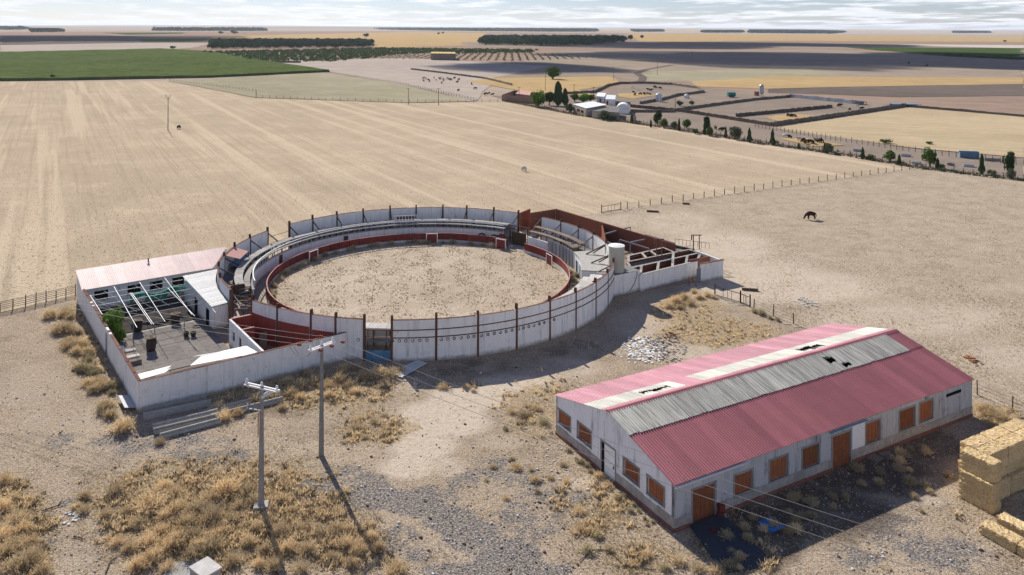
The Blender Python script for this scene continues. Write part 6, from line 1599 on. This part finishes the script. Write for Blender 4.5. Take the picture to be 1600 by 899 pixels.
def cow_mesh(name, mat, grazing=False):
    V = [((-.55, 0, 1.02), (.26, .30)), ((-.1, 0, .98), (.29, .34)), ((.45, 0, 1.02), (.28, .36))]; E = [(0, 1), (1, 2)]
    k = len(V)
    if grazing: V += [((.85, 0, .95), .19), ((1.15, 0, .55), .13), ((1.30, 0, .22), .09), ((1.42, 0, .10), .06)]
    else: V += [((.85, 0, 1.18), .20), ((1.12, 0, 1.26), .14), ((1.34, 0, 1.10), .10), ((1.48, 0, 1.02), .07)]
    E += [(2, k), (k, k + 1), (k + 1, k + 2), (k + 2, k + 3)]
    h = V[k + 1][0]
    for s in (-1, 1): m = len(V); V.append(((h[0], s * .17, h[2] + .10), .03)); V.append(((h[0] + .12, s * .27, h[2] + .24), .015)); E += [(k + 1, m), (m, m + 1)]
    m = len(V); V += [((-.88, 0, .95), .05), ((-.94, 0, .55), .03)]; E += [(0, m), (m, m + 1)]
    quad_legs(V, E, 2, 0, .48, -.62, .19, 1.0)
    return skinned(name, V, E, mat)
COW = cow_mesh('cow', 'hide_black'); COWG = cow_mesh('cow', 'hide_black', True); COWB = cow_mesh('cow', 'hide_brown'); COWW = cow_mesh('cow', 'hide_white')
def horse_mesh(mat):
    V = [((-.62, 0, 1.22), (.25, .29)), ((-.15, 0, 1.16), (.25, .30)), ((.42, 0, 1.20), (.24, .32))]; E = [(0, 1), (1, 2)]
    k = len(V); V += [((.74, 0, 1.16), (.17, .24)), ((1.02, 0, .80), (.13, .18)), ((1.20, 0, .50), .13), ((1.32, 0, .24), .10), ((1.37, 0, .08), .075)]; E += [(2, k), (k, k + 1), (k + 1, k + 2), (k + 2, k + 3), (k + 3, k + 4)]
    for s in (-1, 1): m = len(V); V.append(((1.10, s * .08, .66), .025)); E.append((k + 1, m))
    m = len(V); V += [((-.92, 0, 1.15), .05), ((-1.0, 0, .80), .07), ((-.98, 0, .45), .04)]; E += [(0, m), (m, m + 1), (m + 1, m + 2)]
    quad_legs(V, E, 2, 0, .46, -.66, .16, 1.18, .085, .055)
    return skinned('horse', V, E, mat)
HM = horse_mesh('hide_brown')
p = P(1267, 343.5); tag(link('horse', HM, (p.x, p.y, .05), R(184), None, 1.08), 'dark brown horse grazing in the paddock', 'horse')
HW2 = horse_mesh('hide_white')
p = P(819, 268); o = tag(link('horse', HW2, (p.x, p.y, .05), R(125), None, .95), 'white horse with a dark head in the stubble field', 'horse')
p = P(279, 202); tag(link('horse', HM, (p.x, p.y, .05), R(80), None, 1.0), 'dark animal standing near the far power pole', 'horse')
r3 = random.Random(3)
def herd(lst, label, grp, me=None, sc=1.0):
    for u, v in lst:
        p = P(u, v); m = me or r3.choice([COW, COWG, COWB]); tag(link('cow', m, (p.x, p.y, .1), r3.uniform(0, 6.28), None, sc * r3.uniform(.9, 1.15)), label, 'cow', grp)
herd([(990, 146), (1013, 142), (1017, 143), (1023, 137), (1032, 140), (1001, 149), (1007, 149), (1012, 148.5), (992, 150), (1016, 149), (1025, 139)], 'black cow in the round farm corral', 'cows in the round corral')
herd([(987, 138), (991, 139.5), (995, 141), (998, 142.5), (989, 137.5)], 'small white sheep in a line in the round corral', 'sheep in the corral', COWW, .6)
herd([(1118, 203), (1126, 205), (1131, 205)], 'black cow between the fence trees', 'cows between the fence trees')
herd([(1256, 223), (1262, 224), (1266, 225), (1270, 226), (1278, 223), (1258, 226), (1274, 222), (1281, 224), (1234, 217)], 'dark cow feeding in the farm strip', 'cows in the farm strip')
herd([(1226, 215.5), (1249, 221)], 'white cow in the farm strip', 'white cows in the farm strip', COWW)
herd([(1231, 182.5), (1234, 183), (1237, 183), (1240, 183.2), (1243, 183.5)], 'black cow in the square pen', 'cows in the square pen', COWG)
herd([(1310, 167), (1312, 167.5), (1328, 173), (1346, 172)], 'black cow at the far end of the square pen', 'cows at the far end of the pen')
herd([(1340, 168)], 'white cow at the far end of the square pen', None, COWW)
herd([(660 + i * 4.2 + r3.uniform(-2, 2), 124 + r3.uniform(-3, 5)) for i in range(15)] + [(662, 128), (690, 131), (714, 130)], 'dark cow of the resting herd', 'herd on the grey pasture')
herd([(716, 143), (743, 140), (760, 148.5), (764, 147.5), (769, 150), (757, 149), (737, 133)], 'dark cow on the pasture left of the farm', 'cows left of the farm')
herd([(687 + i * 5, 124 + i * .5) for i in range(3)], 'white cow among the resting herd', 'white cows of the herd', COWW)

# ------------------------------------------------------------------ farm buildings
def poly_building(name, pix, h, wall_mat, roof_mat_, label, roof_over=.25, pitch=0.0, openings=()):
    pts = [P(u, v) for u, v in pix]; c = sum(pts, Vector()) / len(pts); t = thing(name, c, label, 'building'); n = len(pts)
    for i in range(n):
        a, b = pts[i], pts[(i + 1) % n]; d = (b - a).normalized(); nn_ = Vector((-d.y, d.x, 0)) * .25
        if (c - a).dot(nn_) < 0: nn_ = -nn_
        MB().prism([a, b, b + nn_, a + nn_], 0, h).build('wall', M[wall_mat], t)
    if roof_mat_:
        q = [c + (p - c) * (1 + roof_over / max(1, (p - c).length)) for p in pts]
        z0 = [h + .02 + (pitch if i in (2, 3) else 0) for i in range(n)]
        MB().prism(q, z0, [z + .12 for z in z0]).build('roof', M[roof_mat_], t)
    for (i, f0, f1, z0, z1, m, nm) in openings:
        a, b = pts[i], pts[(i + 1) % n]; q0, q1 = a.lerp(b, f0), a.lerp(b, f1); d = (b - a).normalized(); nn_ = Vector((-d.y, d.x, 0)) * .06
        if (c - a).dot(nn_) > 0: nn_ = -nn_
        MB().prism([q0, q1, q1 + nn_, q0 + nn_], z0, z1).build(nm, M[m], t)
    return t
poly_building('farm_shed', [(896, 176), (916, 183), (947, 179), (926, 173)], 3.6, 'farm_stone', 'farm_roof_white', 'low stone farm shed with a flat white roof', .3, .5, [(0, .3, .5, 1.2, 2.2, 'dark_void', 'window'), (0, .6, .8, 1.2, 2.2, 'dark_void', 'window'), (1, .02, .3, 0, 2.8, 'galvanised', 'door')])
poly_building('stone_yard', [(925, 185), (967, 188), (968, 180), (948, 179.5)], 3.0, 'farm_stone', 'concrete_dark', 'grey stone shed joined to the right of the white-roofed one', .1)
t = thing('arched_shed', P(972, 178), 'small white arched-roof shed beside the stone shed', 'building'); a = P(963, 178); b = P(983, 178); d = b - a; mb = MB()
for i in range(8):
    t0, t1 = math.pi * i / 8, math.pi * (i + 1) / 8; w = d.length / 2; m_ = (a + b) / 2
    q0 = m_ - Vector((w * math.cos(t0), 0, 0)) + Vector((0, 0, 1.8 + 2.6 * math.sin(t0))); q1 = m_ - Vector((w * math.cos(t1), 0, 0)) + Vector((0, 0, 1.8 + 2.6 * math.sin(t1))); dv = Vector((1.5, 9, 0))
    mb.hexa([q0 - Vector((0, 0, .1)), q1 - Vector((0, 0, .1)), q1 + dv - Vector((0, 0, .1)), q0 + dv - Vector((0, 0, .1))], [q0, q1, q1 + dv, q0 + dv])
mb.build('roof', M['farm_roof_white'], t); MB().prism([a, b, b + Vector((1.5, 9, 0)), a + Vector((1.5, 9, 0))], 0, 1.85).build('wall', M['fresh_white'], t)
gb_ = MB(); m_ = (a + b) / 2; n_ = 9; gb_.v = [(a.x, a.y - .05, 1.8), (b.x, b.y - .05, 1.8)] + [(m_.x + d.length / 2 * math.cos(math.pi * i / n_), m_.y - .05, 1.8 + 2.55 * math.sin(math.pi * i / n_)) for i in range(n_ + 1)]
gb_.f = [(1,) + tuple(range(2, n_ + 3)) + (0,)]; gb_.build('gable', M['fresh_white'], t)
poly_building('brick_farmhouse', [(784, 158), (812, 161), (836, 163), (842, 155), (803, 150.5)], 3.2, 'brick_house', None, 'low brown brick farm building at the left end of the farm', .2)
poly_building('tiled_house', [(806, 157), (828, 160), (836, 155), (812, 152)], 3.4, 'brick_house', 'faded_pink', 'small brick house with a pale pink flat roof behind the brick wall', .3, .3)
poly_building('white_house', [(932, 160), (944, 161), (947, 156), (934, 155)], 3.0, 'fresh_white', 'farm_roof_white', 'white farmhouse behind the trees', .3, .3, [(0, .4, .6, 0, 2.0, 'barrier_red', 'door')])
poly_building('white_house', [(946, 164), (961, 165), (962, 159), (948, 158)], 2.8, 'fresh_white', 'farm_roof_white', 'white farm outbuilding with a red door next to the arched shed', .3, .3, [(0, .1, .3, 0, 2.0, 'barrier_red', 'door')])
poly_building('roadside_hut', [(985, 190.5), (993, 191.5), (994, 188.5), (986, 187.5)], 2.4, 'farm_stone', None, 'small roofless stone hut by the first cypress', .1)
poly_building('straw_rick', [(673, 94), (712, 94.5), (711, 91.5), (674, 91)], 7.5, 'wood_old', 'chute_straw', 'long brown straw rick on the far pasture', .1)
for u, v, w, h, lb in ((1337, 164, 17, 5, 'long dark open cattle shelter at the far end of the pen'), (1396, 167, 44, 4, 'low blue-grey metal shelter at the corner of the pen')):
    a, b = P(u, v), P(u + w, v + .6); t = thing('cattle_shelter', (a + b) / 2, lb, 'shelter'); dv = Vector((.5, 5, 0)); hh = h * a.y / FPX * .9
    MB().prism([a + dv, b + dv, b + dv * 1.05, a + dv * 1.05], 0, hh).build('wall', M['grey_steel'], t); MB().prism([a, b, b + dv, a + dv], hh, hh + .15).build('roof', M['blue_metal' if u > 1380 else 'dark_steel'], t)
    for f in (0.02, .5, .98): q = a.lerp(b, f) + dv * .06; MB().box((q.x, q.y, hh / 2), (.2, .2, hh)).build('post', M['dark_steel'], t)
for i, (u, v, w, m, lb) in enumerate(((1500, 247, 30, 'blue_metal', 'blue and grey metal trough shed by the far fence'), (1425, 257, 15, 'white_sheet', 'white feed trough left of the tall green tree'), (1505, 261, 17, 'white_sheet', 'white feed trough right of the tall green tree'), (1333, 237, 15, 'pale_sheet', 'grey feed trough among the fence trees'), (1408, 245, 15, 'pale_sheet', 'pale feed trough behind the cypresses'), (1480, 259, 8, 'concrete_dark', 'short dark feed trough near the low shrub'), (1540, 252, 24, 'concrete_dark', 'dark trough in the shade by the far fence'))):
    a, b = P(u, v), P(u + w, v + 1.2); d = (b - a).normalized(); n_ = Vector((-d.y, d.x, 0)); hh = 2.0 if i == 0 else .8
    t = thing('feed_trough', a, lb, 'trough')
    MB().prism([a, b, b + n_ * .12, a + n_ * .12], .15, hh).build('side', M[m], t); MB().prism([a + n_ * 1.0, b + n_ * 1.0, b + n_ * 1.12, a + n_ * 1.12], .15, hh).build('side', M[m], t); MB().prism([a + n_ * .13, b + n_ * .13, b + n_ * .99, a + n_ * .99], .15, hh * .8).build('bed', M[m], t)
    for f in (.05, .95): q = a.lerp(b, f) + n_ * .56; MB().box((q.x, q.y, .08), (.3, 1.0, .16), math.atan2(d.y, d.x)).build('leg', M['dark_steel'], t)
# tanks and hoppers
def tank_on(u, v, r, h, leg, mat, label, cone=True, nm='feed_silo'):
    p = P(u, v); t = thing(nm, p, label, 'silo'); z = leg
    MB().lathe((p.x, p.y, 0), ([(.25, z * .45)] if leg else []) + [(r, z + .02), (r, z + h), (r * .5, z + h + r * .45), (.15, z + h + r * .6)], 18).build('body', M[mat], t)
    if leg:
        for k in range(4): q = 1.57 * k + .78; MB().beam((p.x + r * .9 * math.cos(q), p.y + r * .9 * math.sin(q), 0), (p.x + r * .9 * math.cos(q), p.y + r * .9 * math.sin(q), z + .4), .14).build('leg', M['galvanised'], t)
    else: 
        MB().lathe((p.x, p.y, 0), [(r * 1.03, 0), (r * 1.03, .18)], 18).build('base', M['concrete_slab'], t)
        for k in range(6): q = 1.05 * k; MB().beam((p.x + (r + .02) * math.cos(q), p.y + (r + .02) * math.sin(q), .2), (p.x + (r + .02) * math.cos(q), p.y + (r + .02) * math.sin(q), h), .16, .06).build('rib', M['grey_steel'], t)
tank_on(1029, 159, 1.55, 3.6, 0, 'white_sheet', 'squat white feed tank in the middle of the farm'); tank_on(1190, 151, 1.2, 3.9, 2.2, 'galvanised', 'tall grey feed silo on legs at the right of the farm'); tank_on(1073, 154, 1.3, 1.7, 0, 'white_sheet', 'low white water tub beside the small farm tree')
p = P(1143, 152.5); t = thing('water_bowser', p, 'teal water bowser parked in the farm yard', 'trailer'); MB().tube((p.x - 2.1, p.y, 1.7), (p.x + 2.1, p.y + .6, 1.7), 1.15, 1.15, 14).build('tank', M['teal'], t); MB().beam((p.x - 2.6, p.y, .7), (p.x + 2.5, p.y + .6, .7), 1.0, .18).build('chassis', M['dark_steel'], t)
for s in (-.9, .9):
    for x in (-.6, .8): MB().tube((p.x + x, p.y + s - .12, .5), (p.x + x, p.y + s + .12, .5), .5, .5, 12).build('wheel', M['dark_steel'], t)
p = P(1182, 150); t = thing('rusty_bin', p, 'rusty brown feed bin next to the tall silo', 'bin'); MB().box((p.x, p.y, 1.3), (2.2, 2.0, 2.0)).build('body', M['brick_foot'], t); MB().box((p.x, p.y, 2.35), (2.4, 2.2, .1)).build('lid', M['rust_steel'], t)
for sx in (-.9, .9): MB().box((p.x + sx, p.y, .15), (.2, 1.8, .3)).build('skid', M['dark_steel'], t)
# rough stone walls of the farm pens
def stone_wall(pix, h, th, label, mat='farm_stone', step=2.6):
    pts = [P(u, v) for u, v in pix]; t = thing('stone_wall', pts[len(pts) // 2], label, 'wall')
    for a, b in zip(pts[:-1], pts[1:]):
        L_ = (b - a).length; n = max(1, round(L_ / step)); d = (b - a).normalized(); s = Vector((-d.y, d.x, 0)) * th / 2
        for i in range(n):
            p, q = a.lerp(b, i / n), a.lerp(b, (i + 1) / n - .02 / L_); hh = h * rnd.uniform(.85, 1.12); h2 = h * rnd.uniform(.85, 1.12); off = s * rnd.uniform(-.12, .12)
            MB().hexa([p - s + off, q - s + off, q + s + off, p + s + off], [p - s * .8 + off + Vector((0, 0, hh)), q - s * .8 + off + Vector((0, 0, h2)), q + s * .8 + off + Vector((0, 0, h2)), p + s * .8 + off + Vector((0, 0, hh))]).build('wall_section', M[mat], t)
simple('dark_stone', (.17, .145, .12), .35, .8, .95)
stone_wall([(1205, 198), (1300, 184), (1415, 167)], 1.7, .6, 'dark stone wall along the near side of the square cattle pen', 'dark_stone')
stone_wall([(1235, 152.5), (1330, 162.5), (1350, 164)], 2.0, .5, 'pale wall along the far side of the square cattle pen', 'pale_sheet')
stone_wall([(1056, 174), (1120, 165), (1180, 157), (1235, 152.5)], 1.4, .6, 'dark wall along the left side of the farm pens', 'dark_stone')
stone_wall([(1150, 183), (1230, 175.5), (1300, 168.5)], 1.5, .5, 'stick wall dividing the square cattle pen', 'post_wood', 1.3)
stone_wall([(880, 148), (930, 145), (938, 141), (950, 135), (968, 131.5), (1005, 131), (1050, 133)], 1.5, .6, 'curved stone wall behind the round corral', 'dark_stone')
stone_wall([(1050, 133), (1090, 139), (1100, 145), (1060, 150), (1035, 157), (1000, 163)], 1.4, .6, 'stone wall closing the right side of the round corral', 'dark_stone')
stone_wall([(985, 168), (1060, 175), (1100, 181), (1205, 198)], 1.5, .4, 'dark rail fence wall along the track between farm and pens', 'post_wood', 1.6)
stone_wall([(985, 176), (1056, 176)], 1.3, .5, 'low dark wall right of the arched shed', 'dark_stone')
stone_wall([(940, 160), (985, 164)], 1.4, .4, 'low wall behind the arched shed', 'farm_stone')
stone_wall([(1420, 167.5), (1500, 174), (1600, 183.5)], 1.1, .5, 'thin dark boundary wall running to the right edge', 'dark_stone', 5)
stone_wall([(642, 109), (700, 116), (760, 124), (800, 134)], 1.4, .8, 'low dark bank wall above the resting herd', 'dark_stone', 5)
stone_wall([(400, 98), (470, 98.5)], 2.0, 1.2, 'low dark shed wall at the edge of the vines', 'dark_stone', 6)
stone_wall([(880, 149), (840, 153)], 1.6, .5, 'pale garden wall left of the farm trees', 'farm_stone')
# field track winding past the round corral
tr = [(968, 131), (1003, 127), (1005, 121), (995, 115), (1010, 109), (1050, 102)]; L_ = [P(u, v) for u, v in tr]; mb = MB()
for i, q in enumerate(L_):
    d = (L_[min(i + 1, len(L_) - 1)] - L_[max(i - 1, 0)]).normalized(); s = Vector((-d.y, d.x, 0)) * 3.0; mb.v += [tuple(q - s + Vector((0, 0, .2))), tuple(q + s + Vector((0, 0, .2)))]
mb.f = [(2 * i, 2 * i + 2, 2 * i + 3, 2 * i + 1) for i in range(len(L_) - 1)]; kind(mb.build('dirt_track', M['m_dark_soil']), 'structure')
kind(flat('straw_ground', [P(u, v) for u, v in ((965, 147), (1000, 145), (1022, 150), (990, 155), (968, 152))], .22, 'm_gold'), 'structure')
kind(flat('straw_ground', [P(u, v) for u, v in ((1195, 184), (1240, 178), (1280, 183), (1215, 190))], .22, 'm_gold'), 'structure')
kind(flat('straw_ground', [P(u, v) for u, v in ((1215, 217), (1260, 217), (1320, 228), (1270, 230))], .22, 'm_gold'), 'structure')
# small far power poles
def far_pole(u, v, hpx, label, vshape=False):
    p = P(u, v); k = p.y / FPX; h = hpx * k; t = thing('utility_pole', p, label, 'pole', 'distant utility poles'); MB().tube((p.x, p.y, -.1), (p.x, p.y, h), .16, .10, 7).build('shaft', M['post_wood'], t)
    w = 1.1
    if vshape:
        MB().beam((p.x - .2, p.y, h - 1.0), (p.x - w, p.y, h + .6), .10).beam((p.x + .2, p.y, h - 1.0), (p.x + w, p.y, h + .6), .10).beam((p.x - w, p.y, h + .5), (p.x + w, p.y, h + .5), .08).build('cross_arm', M['post_wood'], t)
    else: MB().beam((p.x - w, p.y, h - .3), (p.x + w, p.y, h - .3), .12).build('cross_arm', M['post_wood'], t)
far_pole(262.5, 204, 53, 'lone power pole with a forked top in the big stubble field', True); far_pole(638, 164, 26, 'left one of two thin poles at the far edge of the stubble field'); far_pole(685, 165, 27, 'right one of two thin poles at the far edge of the stubble field')
for u, v, h, lb in ((811, 158, 22, 'thin pole above the brick farm building'), (852, 142, 24, 'thin pole in front of the golden field, left'), (897, 146, 14, 'short thin pole beside the golden field'), (927, 150, 14, 'short thin pole right of the farm trees'), (959, 127, 22, 'thin pole by the bend of the field track'), (1027, 118, 22, 'thin pole on the grey plain above the corral'), (1082, 92, 12, 'very distant pole on the plain'), (1055, 176, 22, 'thin pole beside the rail fence wall')): far_pole(u, v, h, lb)

# ------------------------------------------------------------------ clouds that shade the far plain (above the view) and the haze
def cloud(cx, cy, z, rx, ry, seed, n=14):
    r_ = random.Random(seed); V = []; F = []
    for i in range(n):
        t = r_.uniform(0, 6.28); rr = math.sqrt(r_.random()); px_, py_ = cx + rx * .72 * rr * math.cos(t), cy + ry * .72 * rr * math.sin(t); sx, sy, sz = rx * r_.uniform(.28, .42), ry * r_.uniform(.28, .45), 70 * r_.uniform(.7, 1.5)
        o = len(V); nu, nv = 14, 7
        for j in range(nv + 1):
            ph = math.pi * j / nv - math.pi / 2
            for k in range(nu):
                th = 2 * math.pi * k / nu; d = Vector((math.cos(ph) * math.cos(th), math.cos(ph) * math.sin(th), math.sin(ph))); w = 1 + .35 * mnoise.noise(d * 2.2 + Vector((i * 5.1, seed, 0)))
                V.append((px_ + d.x * sx * w, py_ + d.y * sy * w, z + max(d.z, -.25) * sz * w))
        for j in range(nv):
            for k in range(nu): F.append((o + j * nu + k, o + j * nu + (k + 1) % nu, o + (j + 1) * nu + (k + 1) % nu, o + (j + 1) * nu + k))
    ob = mk('cloud', V, F, M['cloud'], None, True); kind(ob, 'structure')
t = NT('cloud'); t.done((.92, .92, .93), 1.0)
tl = t.N.new('ShaderNodeBsdfTranslucent'); tl.inputs[0].default_value = (.9, .9, .92, 1); ms = t.N.new('ShaderNodeMixShader'); ms.inputs[0].default_value = .45; tp_ = t.N.new('ShaderNodeBsdfTransparent'); m2_ = t.N.new('ShaderNodeMixShader'); m2_.inputs[0].default_value = .48
t.L.new(t.b.outputs[0], ms.inputs[1]); t.L.new(tl.outputs[0], ms.inputs[2]); t.L.new(ms.outputs[0], m2_.inputs[1]); t.L.new(tp_.outputs[0], m2_.inputs[2]); t.L.new(m2_.outputs[0], t.N['Material Output'].inputs[0])
CZ = 950.0; OFF = SUN_DIR * (CZ / SUN_DIR.z)
def shade_at(u0, v0, u1, v1, seed, n=14):
    a, b = P(u0, v1), P(u1, v0); c = [P(u0, v0), P(u1, v0), P(u0, v1), P(u1, v1)]; mx, my = sum(q.x for q in c) / 4, sum(q.y for q in c) / 4
    cloud(mx + OFF.x, my + OFF.y, CZ, abs(max(q.x for q in c) - min(q.x for q in c)) / 2, abs(b.y - a.y) / 2, seed, n)
shade_at(900, 82, 1420, 101, 1, 18); shade_at(1300, 84, 1750, 112, 2, 16); shade_at(760, 67, 1350, 73, 3, 16); shade_at(-150, 56, 300, 68, 5, 16); shade_at(680, 99, 960, 112, 7, 10)
# haze: one closed box of thin air round the camera and the whole plain
hb = MB().box((0, 17000, 62), (78000, 42000, 128)); ho = hb.build('haze', None); kind(ho, 'stuff', 'thin pale haze over the plain')
hm = bpy.data.materials.new('haze_air'); hm.use_nodes = True; hn = hm.node_tree.nodes; hn.clear(); ou = hn.new('ShaderNodeOutputMaterial'); pv = hn.new('ShaderNodeVolumePrincipled')
pv.inputs['Color'].default_value = (.80, .88, 1.0, 1); pv.inputs['Density'].default_value = 0.000028; pv.inputs['Anisotropy'].default_value = 0.2
hm.node_tree.links.new(pv.outputs[0], ou.inputs['Volume']); ho.data.materials.append(hm)

# ------------------------------------------------------------------ look-alikes: say which one by its place in the row
def single_out():
    by = {}
    for o in S.objects:
        if o.parent is None and 'category' in o and 'label' in o: by.setdefault(o['label'], []).append(o)
    for lb, L_ in by.items():
        if len(L_) < 2: continue
        uv = {}
        for o in L_:
            u, v = px_np(np.array(o.location.x), np.array(o.location.y)); uv[o.name] = (float(u), float(v))
        nrow = max(1, -(-len(L_) // 12)); L_.sort(key=lambda o: uv[o.name][1]); per = -(-len(L_) // nrow)
        for r in range(nrow):
            row = sorted(L_[r * per:(r + 1) * per], key=lambda o: uv[o.name][0])
            for i, o in enumerate(row):
                w = WORD[i] + ' from the left'
                if nrow > 1: w = 'row %s from back, ' % WORD[r] + WORD[i] + ' from left'
                o['label'] = '%s, %s' % (lb, w)
single_out()
